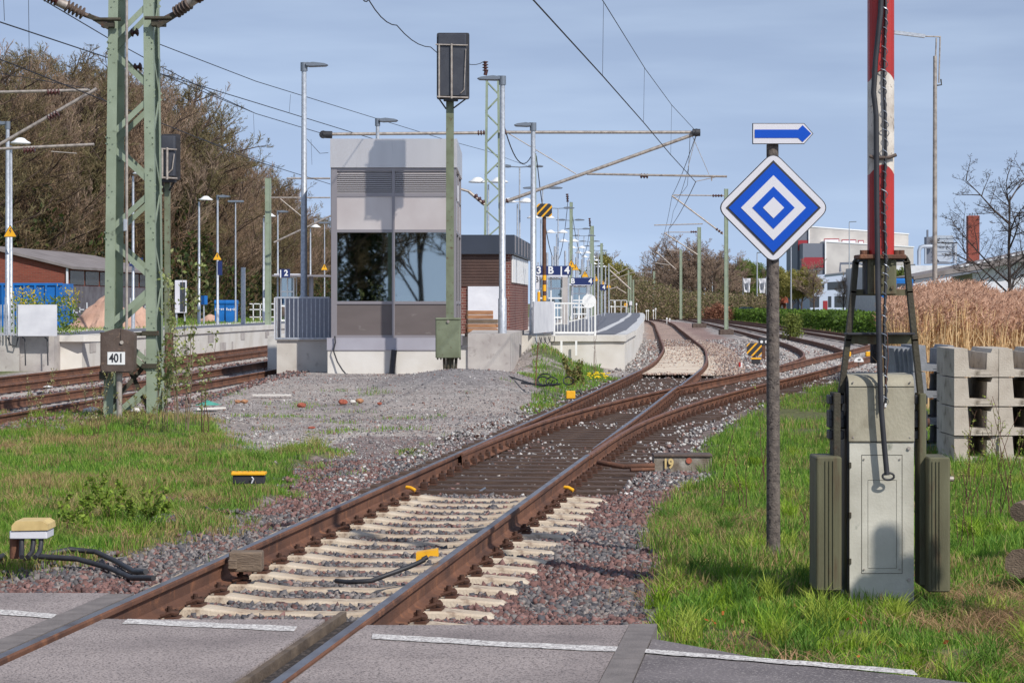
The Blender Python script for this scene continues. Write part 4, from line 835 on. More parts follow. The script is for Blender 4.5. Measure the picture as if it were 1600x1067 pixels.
# weathered wall panels
for i in range(26):
    t0 = .02+i*.034; i0 = t0*(len(pe)-1); k = int(i0); fr_ = i0-k
    if random.random() < .45:
        p0 = Vector(pe[k]).lerp(Vector(pe[k+1]), fr_); p1 = Vector(pe[k]).lerp(Vector(pe[k+1]), min(fr_+.1, 1)); z0_, z1_ = (-.12, .2) if i % 3 else (.24, .52)
        o = MB(); o.add([(p0.x+.012, p0.y, z0_), (p1.x+.012, p1.y, z0_), (p1.x+.012, p1.y, z1_), (p0.x+.012, p0.y, z1_)], [(0, 1, 2, 3)]); o.build('wall_stain', 'conc2', kind='structure')
ribbon('platform_paving', .36, 2.2, 'pave', .768, pe)
o = MB(); o.box(PX(-40, 66.3), PX(30, 66.3), 66.3, 69, -.5, PZ(524, 66.3)); o.box(PX(-40, 66.3), PX(83, 66.3), 66.45, 69, -.5, PZ(524, 66.3)-.01); o.box(PX(84, 67.2), PX(84, 67.2)+.02, 67, 69, -.5, .6)
props(o.build('retaining_wall', 'conc2', None), 'pale concrete wall with cables at the left end of the far platform', 'wall')
R = thing('railing', 'railing of bars and pale sheet at the left end of the far platform', 'railing', (PX(40, 66), 66, .76))
part('sheet', 'white', R, lambda m: m.box(PX(28, 66), PX(89, 66), 66, 66.03, PZ(525, 66), PZ(476, 66)))
part('bars', 'galvl', R, lambda m: [m.box(PX(px, 66), PX(px, 66)+.03, 66.05, 66.08, PZ(525, 66), PZ(476, 66)) for px in range(-40, 28, 5)])
for i, px in enumerate((12, 35, 70)):
    a = P(px, 527, 66.2); o = MB(); o.tube([a, a+Vector((.1, -.06, -.22)), a+Vector((.25, -.06, -.25)), a+Vector((.3, -.03, 0))] if i == 0 else [a, a+Vector((.08, -.05, -.05)), a+Vector((.1, -.06, -.8))], .02, 6)
    props(o.build('cable', 'black', None), ['black cable loop under the left end railing', 'black cable running down the left end wall', 'dark conduit down the left end wall near the platform corner'][i], 'cable')
GLP = 'lamps on the far platform'
lamp(12, 190, 68, .76, 'f1', 'flat headed lamp at the left edge of the view', GLP, .075, sgn=-1, w_=.5)
lamp(17, 222, 72, .76, 'm1', 'hood lamp just right of the flat lamp at the left edge', GLP, .06)
lamp(208, 270, 84, .76, 'm1', 'hood lamp seen between the legs of the lattice mast', GLP, .055)
lamp(311, 311, 103, .5, 'm1', 'hood lamp right of the glass display case', GLP, .06)
lamp(340, 305, 100, .5, 'f1', 'flat headed lamp carrying the warning triangle and small blue sign', GLP, .055, w_=.5)
lamp(412, 337, 118, .5, 'm1', 'hood lamp just left of the plain green mast', GLP, .06)
lamp(434, 329, 118, .5, 'f1', 'flat headed lamp just right of the plain green mast', GLP, .05, w_=.5)
lamp(485, 354, 140, .5, 'm1', 'hood lamp right of the tall lamp at the left railing', GLP, .06)
for px, pt, Y, l in ((368, 316, 110, 'thin old pole with a short straight lamp bar, left of the bare post'), (507, 349, 135, 'thin pole with a straight lamp bar next to the lift tower')):
    x = PX(px, Y); t = thing('street_lamp', l, 'lamp', (x, Y, .4), GLP); part('pole', 'galvl', t, lambda m: m.tube([(x, Y, .3), (x, Y, PZ(pt, Y))], .045, 8, r2=.03))
    part('lamp_head', 'lampg', t, lambda m: m.rbox(x-.36, x+.38, Y-.08, Y+.08, PZ(pt, Y)-.02, PZ(pt, Y)+.08, .03, 0, 3, 'x'))
x = PX(380, 100); o = MB(); o.tube([(x, 100, .5), (x, 100, PZ(418, 100))], .1, 10); props(o.build('post', 'galvl', None), 'short thick bare post between two lamps on the far platform', 'post')
warn(340, 400, 99.6, .42, 'warning triangle on the flat headed lamp above the small blue sign', 'warning triangles on the left'); warn(507, 417, 134.6, .45, 'warning triangle on the thin pole next to the lift tower', 'warning triangles on the left'); warn(17, 361, 67.6, .42, 'warning triangle on the lamp at the left edge of the view', 'warning triangles on the left')
o = MB(); o.box(PX(340, 99.5), PX(347, 99.5), 99.5, 99.56, PZ(430, 99.5), PZ(408, 99.5)); props(o.build('blue_sign', 'navy', None), 'small blue sign hanging under the warning triangle', 'sign')
t = thing('station_sign', 'dark blue station name sign seen through the lattice mast', 'sign', (PX(212, 84), 84, 2.5)); part('panel', 'navy', t, lambda m: m.box(PX(202, 83.8), PX(223, 83.8), 83.8, 83.86, PZ(416, 83.8), PZ(403, 83.8)))
part('lettering', 'whitep', t, lambda m: [m.box(PX(a, 83.8), PX(b, 83.8), 83.785, 83.798, PZ(412, 83.8), PZ(406, 83.8)) for a, b in ((203.6, 204.4), (205.6, 206.3), (207.4, 208.2), (209, 209.8), (211, 211.8), (213, 213.7), (215, 215.7), (217, 217.8), (219.4, 220.1))])
t = thing('display_case', 'tall white timetable display case with a glass front on two posts', 'display case', (PX(282, 92), 92, .5))
part('housing', 'white', t, lambda m: m.rbox(PX(273, 92), PX(291, 92), 92, 92.18, PZ(489, 92), PZ(438, 92), .02)); part('glass_front', 'darkgl', t, lambda m: m.box(PX(281.5, 92), PX(289.5, 92), 91.98, 91.995, PZ(487, 92), PZ(441, 92)))
for px in (275, 288): part('post', 'galvl', t, lambda m: m.tube([(PX(px, 92), 92.1, .4), (PX(px, 92), 92.1, PZ(489, 92))], .04, 6))
t = thing('cabinet', 'small light blue cabinet on a post beside the hood lamp', 'cabinet', (PX(318, 101), 101, .5)); part('box', 'contblue', t, lambda m: m.rbox(PX(314, 101), PX(323.5, 101), 101, 101.2, PZ(476, 101), PZ(462, 101), .02)); part('post', 'galvl', t, lambda m: m.tube([(PX(318, 101), 101.1, .3), (PX(318, 101), 101.1, PZ(476, 101))], .035, 6))
for i, (a, b) in enumerate(((335, 351), (352, 369))):
    t = thing('waste_container', ['left one of two blue waste containers with grey markings', 'right one of two blue waste containers with grey markings'][i], 'container', (PX((a+b)/2, 116), 116, .4), 'blue waste containers'); xa, xb = PX(a, 116), PX(b, 116)
    part('body', 'contblue', t, lambda m: m.prism([(xa+.03, .5), (xb-.03, .5), (xb, PZ(476, 116)), (xa, PZ(476, 116))], 116, 116.8)); part('lid', 'contblue', t, lambda m: m.rbox(xa-.02, xb+.02, 115.95, 116.85, PZ(476, 116)+.004, PZ(469, 116), .06, 0, 3, 'x'))
    part('markings', 'white', t, lambda m: [m.box(xa+.05+k*.09, xa+.11+k*.09, 115.985, 115.995, PZ(486, 116)+.1*random.random(), PZ(481, 116)-.06*random.random()) for k in range(5)])
shelter(439, 459, 431, 118, 'glass shelter with white bars behind the left railing', .5, 4)
o = MB(); o.slab([(PX(425, 117), 117), (PX(513, 117), 117), (PX(513, 117), 120), (PX(425, 117), 120)], PZ(432, 117), PZ(429.5, 117)); o.tube([(PX(486, 118), 118, .5), (PX(486, 118), 118, PZ(432, 117))], .12, 8); props(o.build('shelter_roof', 'aluf', None), 'long thin grey shelter roof on a post behind the left railing', 'roof')
board(436.5, 453, 420.5, 433.5, 116, [('|', 438.5), ('2', 447)], 'blue track board reading 2 left of the tall lamp', .4, False)
R = thing('railing', 'low pale bar fence at the back of the far platform', 'railing', (PX(410, 124), 124, .5)); part('bars', 'whitep', R, lambda m: [m.box(PX(390, 124), PX(430, 124), 124, 124.04, z, z+.05) for z in (.9, 1.3, 1.6)]+[m.box(PX(p_, 124), PX(p_, 124)+.05, 124, 124.04, .3, 1.65) for p_ in (395, 406, 418, 428)])

# ------------------------------------------------------------------ warehouse, container, rubble heap
Yw = 108; t = thing('warehouse', 'low brick warehouse with a grey corrugated roof and sprayed side wall', 'building', (PX(104, Yw), Yw, .3))
cx, ze = PX(104, Yw), PZ(416, Yw); gx = PX(-190, Yw); rx = (cx+gx)/2+1.2; zr = PZ(384, Yw); ex, ey = PX(245, 128), 128; dx_ = ex-cx; dy_ = ey-Yw
mb = MB(); gb = [(gx, 0), (cx, 0), (cx, ze), (cx-3.4, PZ(391, Yw)), (rx-2, zr), (gx, ze)]
mb.add([(x, Yw, z) for x, z in gb]+[(x+dx_, Yw+dy_, z) for x, z in gb], [(0, 1, 2, 3, 4, 5), (6, 7, 8, 9, 10, 11), (1, 7, 8, 2), (0, 6, 11, 5)]); mb.build('wall', 'brick2', t)
mb = MB(); rp = [(cx+.35, ze-.14), (cx-3.4, PZ(391, Yw)+.03), (rx-2, zr+.03), (gx, ze+.05)]
mb.add([(x, Yw-.25, z) for x, z in rp]+[(x+dx_, Yw+dy_, z) for x, z in rp]+[(x, Yw-.25, z+.12) for x, z in rp]+[(x+dx_, Yw+dy_, z+.12) for x, z in rp], [(i, i+1, 5+i, 4+i) for i in range(3)]+[(8+i, 9+i, 13+i, 12+i) for i in range(3)]+[(i, i+1, 9+i, 8+i) for i in range(3)]+[(0, 4, 12, 8)]); mb.build('roof', 'roofg', t)
def side(t0, t1, z0, z1, o_=.03): return [(cx+dx_*t0+o_*1, Yw+dy_*t0-.05, z0), (cx+dx_*t1+o_, Yw+dy_*t1-.05, z0), (cx+dx_*t1+o_, Yw+dy_*t1-.05, z1), (cx+dx_*t0+o_, Yw+dy_*t0-.05, z1)]
for i in range(6): mb = MB(); mb.add(side(.03+i*.15, .03+i*.15+.135, ze-.85, ze-.2), [(0, 1, 2, 3)]); mb.build('window', 'darkgl', t)
mb = MB(); mb.add(side(.0, .95, .2, ze-.9, .02), [(0, 1, 2, 3)]); mb.build('grey_wall_panel', mat('grey_door', S(112, 108, 114), .8, 0, S(90, 84, 90), 2), t)
mb = MB()
for i in range(26):
    t0 = random.uniform(.05, .9); z0 = random.uniform(.7, 1.7); mb.add(side(t0, t0+random.uniform(.006, .02), z0, z0+random.uniform(.1, .5), .05), [(0, 1, 2, 3)]); mb.add(side(t0, t0+.05, z0+.1, z0+.17, .052), [(0, 1, 2, 3)])
mb.build('sprayed_scribble', 'white', t); part('rainpipe', 'white', t, lambda m: m.box(cx+.0, cx+.09, Yw-.12, Yw-.02, 0, ze))
t = thing('skip_container', 'blue steel container in front of the brick warehouse', 'container', (PX(40, 90), 90, .3)); xb = PX(97, 90)
def f(m):
    m.box(-20.6, xb, 90, 92.3, .3, PZ(443, 90))
    for x in np.arange(-20.5, xb, .42): m.box(x, x+.08, 89.93, 89.995, .35, PZ(445, 90))
    m.box(-20.6, xb+.03, 89.94, 90.0, PZ(446, 90), PZ(443, 90)+.02)
part('body', 'contblue', t, f)
def mound(name, cx_, cy_, rx_, ry_, h_, z0, m, label, cat, seed=3, n=26):
    V_ = []; F_ = []
    for j in range(n+1):
        for i in range(48):
            r = j/n; a = 2*math.pi*i/48; rr = r*(1+.12*math.sin(a*3+seed)+.06*math.sin(a*7)); z = h_*(1-r)**.85 if r > .12 else h_*(.885-.2*r*0)
            V_.append((cx_+rx_*rr*math.cos(a), cy_+ry_*rr*math.sin(a), z0+h_*max(0, 1-r**1.1)+noise.noise(Vector((math.cos(a)*r*6, math.sin(a)*r*6, seed)))*h_*.09))
    for j in range(n):
        for i in range(48): F_.append((j*48+i, j*48+(i+1) % 48, (j+1)*48+(i+1) % 48, (j+1)*48+i))
    mb = MB(); mb.add(V_, F_); return props(mb.build(name, m, None), label, cat)
mound('rubble_heap', PX(166, 88), 88, 1.75, 1.7, PZ(459, 88)-.35, .35, 'heap', 'pinkish rubble heap in front of the brick warehouse', 'rubble heap')
mound('rubble_heap', PX(212, 90), 90.5, 1.1, 1.3, PZ(470, 90)-.35, .35, 'heap', 'smaller pinkish rubble heap behind the lattice mast leg', 'rubble heap', 5)
mound('sand_heap', PX(330, 120), 120, 1.7, 1.5, .8, .3, 'heap', 'low sandy heap left of the blue waste containers', 'heap', 8)
# ------------------------------------------------------------------ lattice mast 401
def lattice(t, cx, cy, z0, z1, w0, d0, w1, d1, cw, m, npan, rails=True, rivets=True, bw=.06):
    """four angle-iron chords as parts, one bracing part per face"""
    def cor(sx, sy, z): k = (z-z0)/(z1-z0); return Vector((cx+sx*(w0+(w1-w0)*k)/2, cy+sy*(d0+(d1-d0)*k)/2, z))
    for sx, sy in ((-1, -1), (1, -1), (1, 1), (-1, 1)):
        a, b = cor(sx, sy, z0), cor(sx, sy, z1); mb = MB()
        for p, q in (((a-Vector((sx*cw/2, 0, 0))), (b-Vector((sx*cw/2, 0, 0)))),): mb.bar(p, q, cw, .012)
        mb.bar(a-Vector((0, sy*cw/2, 0))+Vector((-sx*.006, 0, 0)), b-Vector((0, sy*cw/2, 0))+Vector((-sx*.006, 0, 0)), cw-.03, .012, 0, (1, 0, 0))
        if rivets and sy < 0:
            for i in range(npan+1):
                for dz in (-.14, -.05, .05): c = cor(sx, sy, min(max(z0+(z1-z0)*(i+.35*(sx > 0))/npan+dz, z0), z1))-Vector((sx*cw*(.35+.3*(dz == -.05)), .01, 0)); mb.tube([c, c-Vector((0, .012, 0))], .011, 6)
        mb.build('chord', m, t)
    for face in range(4):
        mb = MB()
        for i in range(npan):
            za, zb_ = z0+(z1-z0)*i/npan, z0+(z1-z0)*(i+1)/npan
            if face == 0: s_ = [((-1, -1), (1, -1)), ((1, -1), (-1, -1))]
            elif face == 1: s_ = [((1, -1), (1, 1)), ((1, 1), (1, -1))]
            elif face == 2: s_ = [((1, 1), (-1, 1)), ((-1, 1), (1, 1))]
            else: s_ = [((-1, 1), (-1, -1)), ((-1, -1), (-1, 1))]
            q = s_[(i+(face > 1)) % 2]; up = (0, -1, 0) if face in (0, 2) else (1, 0, 0); ofs = {0: (0, .016, 0), 1: (-.02, 0, 0), 2: (0, -.016, 0), 3: (.02, 0, 0)}[face]
            mb.bar(cor(*q[0], za+.02)+Vector(ofs), cor(*q[1], zb_-.02)+Vector(ofs), bw, .01, 0, up)
        mb.build('bracing', m, t)
Ym = 37.2; xm0 = (PX(167, Ym)+PX(237, Ym))/2; w0 = PX(244, Ym)-PX(161, Ym); w6 = PX(236.5, Ym)-PX(170, Ym)
t = thing('catenary_mast', 'large pale green lattice mast standing in the grass on the left', 'mast', (PX(203, Ym), Ym, -.15), 'catenary masts')
# taper measured from the ground to the top of the view, continued to the full height of the mast
ztop = 9.6; k6 = 6.55; w1 = w0+(w6-w0)*(ztop/k6)*.8
lattice(t, PX(203, Ym), Ym+.42, -.25, ztop, w0, .86, w1, .62, .155, 'green', 13, bw=.085)
mb = MB()
for py in (522, 573):
    z = PZ(py, Ym); mb.box(PX(157, Ym), PX(172, Ym), Ym-.05, Ym+.05, z, z+.03); mb.box(PX(222, Ym), PX(248, Ym), Ym-.05, Ym+.02, z-.02, z+.05); mb.box(PX(160, Ym), PX(248, Ym), Ym+.03, Ym+.06, z-.03, z+.03)
mb.build('cross_brace', 'olived', t)
mb = MB(); mb.bar((PX(166, Ym), Ym+.02, PZ(640, Ym)), (PX(232, Ym), Ym+.3, PZ(560, Ym)), .07, .01); mb.bar((PX(232, Ym), Ym+.02, PZ(640, Ym)), (PX(196, Ym), Ym+.3, PZ(575, Ym)), .07, .01); mb.build('foot_bracing', 'olived', t)
for s_, a, b, e in ((-1, (168, 36), (134, 24), (60, -12)), (1, (248, 34), (272, 22), (330, -18))):
    mb = MB(); A0, A1, A2 = P(*a, Ym-.05), P(*b, Ym-.05), P(*e, Ym-.4); mb.rbox(min(A0.x, A0.x-s_*.02)-.10, A0.x+.10, Ym-.08, Ym+.12, A0.z-.07, A0.z+.03, .01, 0); mb.tube([A0+Vector((s_*.22, -.04, .05)), A0+Vector((-s_*.22, -.04, .05))], .03, 8); mb.bar(A0+Vector((s_*.3, -.02, .12)), A0+Vector((-s_*.02, -.02, -.08)), .07, .05); br = mb.build('insulator_bracket', 'olived', t)
    mb = MB(); mb.tube([A0, A1, A1+(A2-A1)*.08], .04, 8); u = (A2-A1); mb.insulator(A1+u*.04, A1+u*.44, .105, 5, 0, 12); mb.build('insulator', 'brownbox', t)
    mb = MB(); mb.tube([A1+u*.42, A1+u*.62], .075, 10); mb.build('insulator_joint', 'tube', t)
    mb = MB(); mb.insulator(A1+u*.6, A2, .10, 6, 0, 12); mb.build('insulator', 'insul', t)
for (px, py) in ((211, 52), (216, 106)): mb = MB(); mb.insulator(P(px, py, Ym+.5)-Vector((.08, 0, 0)), P(px, py, Ym+.5)+Vector((.08, 0, .02)), .07, 2); mb.build('insulator', 'insul', t)
t = thing('switch_drive', 'brown casing with the white number plate 401 fixed to the lattice mast', 'switch box', (PX(190, Ym), Ym-.1, PZ(582, Ym)))
def f(m):
    q = rpoly([(PX(164, Ym), PZ(581, Ym)), (PX(215, Ym), PZ(581, Ym)), (PX(216, Ym), PZ(520, Ym)), (PX(190, Ym), PZ(512, Ym)), (PX(164, Ym), PZ(520, Ym))], .05, 4); m.prism(q, Ym-.42, Ym-.12)
    q2 = [(a+(PX(190, Ym)-a)*.06, b+(PZ(548, Ym)-b)*.06) for a, b in q]; m.prism(q2, Ym-.435, Ym-.42); m.tube([P(190, 514, Ym-.44), P(190, 532, Ym-.445)], .012, 6)
part('casing', 'brownbox', t, f)
part('keyhole_cover', 'tube', t, lambda m: m.tube([P(190, 535, Ym-.435), P(190, 535, Ym-.455)], .03, 10))
part('number_plate', 'whitep', t, lambda m: m.box(PX(175.5, Ym), PX(202.5, Ym), Ym-.445, Ym-.437, PZ(568.5, Ym), PZ(549, Ym)))
text('401', 'number', PX(189, Ym), PZ(558.8, Ym), Ym-.449, .19, 'black', t, xs=.78, bold=.004)
part('pipe', 'tube', t, lambda m: m.tube([P(186, 582, Ym-.25), P(186.5, 655, Ym-.25)], [.05, .042], 10)); part('side_flange', 'olived', t, lambda m: m.rbox(PX(160, Ym), PX(170, Ym), Ym-.3, Ym-.1, PZ(592, Ym), PZ(579, Ym), .01))
part('pull_rod', 'tube', t, lambda m: m.tube([P(198, -60, Ym-.1), P(198, 515, Ym-.12)], .022, 8)); part('rod_joint', 'galvl', t, lambda m: m.rbox(PX(194.5, Ym), PX(201, Ym), Ym-.15, Ym-.08, PZ(362, Ym), PZ(343, Ym), .02))

# ------------------------------------------------------------------ signals
def signal(px, pw, pt, pb, postl, postr, pbase, Y, zb_, label, mpost):
    t = thing('railway_signal', label, 'signal', (PX(px, Y), Y, zb_), 'signals seen from behind'); xl, xr = PX(px-pw/2, Y), PX(px+pw/2, Y); zt_, z0_ = PZ(pt, Y), PZ(pb, Y)
    part('post', mpost, t, lambda m: [m.box(PX(postl, Y), PX(postr, Y), Y-.015, Y, zb_, z0_), m.box(PX(postl, Y), PX(postl, Y)+.02, Y, Y+.12, zb_, z0_), m.box(PX(postr, Y)-.02, PX(postr, Y), Y, Y+.12, zb_, z0_)])
    part('backboard', 'black', t, lambda m: m.prism(rpoly([(xl, z0_), (xr, z0_), (xr, zt_), (xl, zt_)], .05, 3), Y-.04, Y-.015))
    part('lamp_housing', 'blackbox', t, lambda m: m.rbox(xl+.03, xr-.07, Y-.26, Y-.04, z0_+.06, zt_-.05, .03, 0))
    part('bracket', 'tube', t, lambda m: [m.tube([(xl-.02, Y-.29, zt_-.30), (xr-.03, Y-.29, zt_-.32)], .018, 6), m.tube([(xl+.06, Y-.29, z0_+.02), (xl+.06, Y-.29, zt_-.3)], .024, 6), m.tube([((xl+xr)/2-.03, Y-.30, z0_), ((xl+xr)/2-.03, Y-.30, zt_-.28)], .026, 6), m.tube([(xl+.02, Y-.29, z0_+.04), (xr-.02, Y-.29, z0_+.02)], .022, 6), m.tube([(xr-.2, Y-.29, z0_+.12), (xr-.12, Y-.29, z0_+.2), (xr-.08, Y-.29, zt_-.4)], .012, 5)])
    part('stay', 'black', t, lambda m: [m.tube([(xl+.04, Y-.2, z0_+.03), (PX(postl, Y), Y-.05, z0_-.22)], .018, 6), m.tube([(xr-.04, Y-.2, z0_+.03), (PX(postr, Y), Y-.05, z0_-.2)], .018, 6), m.rbox((xl+xr)/2-.22, (xl+xr)/2+.12, Y-.25, Y-.02, z0_-.05, z0_+.04, .02)])
    return t
t = signal(708, 51, 52, 156, 697, 709, 583, 54.55, -.05, 'tall green signal post with a dark signal head, in front of the lift tower', 'green2')
Yc = 54.25; part('cabinet', 'green2', t, lambda m: m.rbox(PX(681, Yc), PX(720, Yc), Yc-.28, Yc+.1, PZ(559, Yc), PZ(498, Yc), .03)); part('cabinet_lid', 'green2', t, lambda m: m.rbox(PX(680.5, Yc), PX(720.5, Yc), Yc-.3, Yc+.11, PZ(500, Yc), PZ(496.5, Yc), .03)); part('lock', 'tube', t, lambda m: m.tube([P(700, 502.5, Yc-.285), P(700, 502.5, Yc-.31)], .035, 10))
part('cabinet_legs', 'olived', t, lambda m: [m.tube([P(a, 558, Yc-.1), P(b, 585, Yc-.1)], .035, 6) for a, b in ((694, 695), (700, 700), (706, 706), (713, 711))]+[m.tube([P(684+i*5, 558, Yc-.2), P(684+i*5, 562, Yc-.2)], .02, 5) for i in range(8)])
Yg = 45.5; t = signal(267, 30, 210, 282, 257, 265, 600, Yg, -.15, 'dark signal head on a narrow brownish green post, right behind the lattice mast', 'green2')
part('base_box', 'rust', t, lambda m: m.rbox(PX(259, Yg), PX(270, Yg), Yg-.1, Yg+.12, PZ(600, Yg), PZ(520, Yg), .02))

# ------------------------------------------------------------------ blue and white diamond sign with arrow
Yd = 17.0; xd = PX(1208, Yd); t = thing('railway_sign', 'blue and white concentric diamond sign on a weathered grey post', 'sign', (xd, Yd, -.12))
mb = MB(); mb.tube([(PX(1208.5, Yd), Yd, -.2), (PX(1207, Yd), Yd, PZ(226, Yd))], [.051, .044], 14); mb.build('post', 'concpost', t)
def dia(r, cr, y0, y1, name, m, cxp=1206.5, cyp=325.5):
    s_ = Yd/F; q = [(PX(cxp, Yd), PZ(cyp, Yd)-r*s_), (PX(cxp, Yd)+r*s_, PZ(cyp, Yd)), (PX(cxp, Yd), PZ(cyp, Yd)+r*s_), (PX(cxp, Yd)-r*s_, PZ(cyp, Yd))]
    if cr: q = rpoly(q, cr, 6)
    part(name, m, t, lambda k: k.prism(q, y0, y1))
yy = Yd-.075
dia(89, .085, yy+.004, yy+.018, 'sign_rim', 'black'); dia(87, .08, yy, yy+.0035, 'plate', 'signw'); dia(74, 0, yy-.003, yy-.0005, 'black_border', 'black'); dia(69.5, 0, yy-.006, yy-.0035, 'outer_blue', 'blue'); dia(50.5, 0, yy-.009, yy-.0065, 'white_ring', 'signw'); dia(33, 0, yy-.012, yy-.0095, 'inner_blue', 'blue'); dia(16.5, 0, yy-.015, yy-.0125, 'white_centre', 'signw')
part('clamp', 'galv', t, lambda m: [m.rbox(xd-.07, xd+.07, Yd-.055, Yd+.05, PZ(y_, Yd)-.02, PZ(y_, Yd)+.02, .02) for y_ in (285, 370)])
t2 = thing('arrow_sign', 'white plate with a blue arrow pointing right above the diamond sign', 'sign', (xd, Yd, PZ(226, Yd)))
Q = lambda l: [(PX(a, Yd), PZ(b, Yd)) for a, b in l]
for nm, m, l, y0, y1 in (('plate_rim', 'black', [(1174, 226.5), (1254.5, 226.5), (1269, 210.3), (1254.5, 194), (1174, 194)], yy+.004, yy+.016), ('plate', 'signw', [(1175.2, 225.5), (1254, 225.5), (1267.5, 210.3), (1254, 195), (1175.2, 195)], yy, yy+.0035), ('blue_arrow', 'blue', [(1177.5, 217), (1245, 217), (1252, 223.4), (1265.5, 210.3), (1252, 197.2), (1245, 204), (1177.5, 204)], yy-.003, yy-.0005)):
    part(nm, m, t2, lambda k: k.prism(Q(l), y0, y1))

# ------------------------------------------------------------------ barrier machine
Yb = 14.6; SZ = Yb/F
t = thing('barrier_machine', 'grey green level crossing barrier machine standing in the grass with its boom raised', 'barrier', (PX(1378, Yb), Yb, -.15))
X_ = lambda p: PX(p, Yb); Z_ = lambda p: PZ(p, Yb)
def f(m):
    q = [(X_(1327.5), -.2), (X_(1428), -.2), (X_(1428), Z_(690)), (X_(1327.5), Z_(690))]; m.prism(q, Yb, Yb+.38)
part('door', 'machine2', t, f)
def f(m):
    r = .05; prof = [(Yb-.004, Z_(689)), (Yb-.004, Z_(607))]+[(Yb-.004+.11*(1-math.cos(a)), Z_(607)+(.085)*math.sin(a)) for a in np.linspace(.15, math.pi/2, 7)]+[(Yb+.38, Z_(585)), (Yb+.38, Z_(689))]
    n0 = len(m.v); k = len(prof)
    for x in (X_(1326.5), X_(1428.5)):
        for y, z in prof: m.v.append((x, y, z))
    for i in range(k): m.f.append([n0+i, n0+(i+1) % k, n0+k+(i+1) % k, n0+k+i]); m.m.append(0); m.sm.append(False)
    m.f += [[n0+i for i in range(k)], [n0+k+i for i in range(k)]]; m.m += [0, 0]; m.sm += [False, False]
part('cover', 'machine', t, f)
part('cover_seam', 'olived', t, lambda m: [m.box(X_(1327), X_(1428), Yb-.006, Yb-.0045, Z_(604.6), Z_(603.4)), m.box(X_(1327), X_(1428), Yb-.006, Yb-.0045, Z_(691), Z_(689.6))])
def f(m):
    def fr_(a, b, c, d, w_=.8):
        m.box(X_(a), X_(b), Yb-.0015, Yb+.001, Z_(d+w_), Z_(d)); m.box(X_(a), X_(b), Yb-.0015, Yb+.001, Z_(c), Z_(c-w_)); m.box(X_(a), X_(a+w_), Yb-.0015, Yb+.001, Z_(d), Z_(c)); m.box(X_(b-w_), X_(b), Yb-.0015, Yb+.001, Z_(d), Z_(c))
    fr_(1346, 1410, 711, 895); fr_(1356, 1401, 750, 887, .4)
part('door_seam', 'olived', t, f)
part('side_shadow_gap', 'black', t, lambda m: m.box(X_(1324.5), X_(1327.3), Yb+.03, Yb+.36, -.1, Z_(592)))  # black strip stands in for the shaded left side of the housing
part('hinge', 'olived', t, lambda m: [m.rbox(X_(1326.2), X_(1330), Yb-.012, Yb+.02, Z_(z_+9), Z_(z_), .003) for z_ in (722, 800, 872)])
part('lock', 'tube', t, lambda m: [m.tube([(X_(1420), Yb+.001, Z_(b)), (X_(1420), Yb-.012, Z_(b))], .011, 10) for b in (700, 905)]+[m.tube([(X_(a), Yb+.0, Z_(b)), (X_(a), Yb-.008, Z_(b))], .006, 6) for a, b in ((1333, 597), (1422, 597), (1333, 683), (1422, 683), (1350, 717), (1406, 717), (1350, 889), (1406, 889))])
part('label_plate', 'whitep', t, lambda m: [m.rbox(X_(1379.5), X_(1385), Yb-.012, Yb-.005, Z_(629), Z_(618), .008), m.rbox(X_(1380), X_(1385), Yb-.012, Yb-.005, Z_(636), Z_(630), .004)])
# shaft, side arms, counterweights
for s_, (ax0, ax1, ayt, ayb), (cx0, cx1, cyt, cyb) in ((-1, (1303, 1314.5, 614, 908), (1272, 1312, 712, 920)), (1, (1437.5, 1448.5, 615, 915), (1446, 1480.5, 713, 922))):
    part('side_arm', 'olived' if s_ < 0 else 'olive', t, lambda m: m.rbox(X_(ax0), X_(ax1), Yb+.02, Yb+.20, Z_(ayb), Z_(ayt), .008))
    part('counterweight', 'olive', t, lambda m: [m.rbox(X_(cx0), X_(cx1), Yb-.10, Yb+.24, Z_(cyb), Z_(cyt), .016)]+[m.box(X_(a), X_(a)+.006, Yb-.108, Yb-.099, Z_(cyb-5), Z_(cyt+6)) for a in (cx0+(14 if s_ < 0 else 6), cx0+(20 if s_ < 0 else 12), cx0+(26 if s_ < 0 else 17))])
    part('shaft', 'black', t, lambda m: [m.tube([(X_(1318 if s_ < 0 else 1431)-.05*1, Yb+.14, Z_(661)), (X_(1329 if s_ < 0 else 1440)+.0, Yb+.14, Z_(661))], .045, 10)]+[m.rbox(X_(a), X_(b), Yb+.05, Yb+.18, Z_(c+7), Z_(c-7), .01) for a, b in (((1297, 1303.5), (1314, 1321)) if s_ < 0 else ((1430.5, 1438), (1448, 1452))) for c in (625, 649, 662, 680)])
part('bolt', 'rust', t, lambda m: [m.tube([(X_(1450), Yb+.1, Z_(661)), (X_(1456.5), Yb+.1, Z_(661))], .027, 8)])
part('pin', 'tube', t, lambda m: [m.tube([(X_(1480), Yb+.05, Z_(749)), (X_(1492), Yb+.05, Z_(749))], .017, 8)])
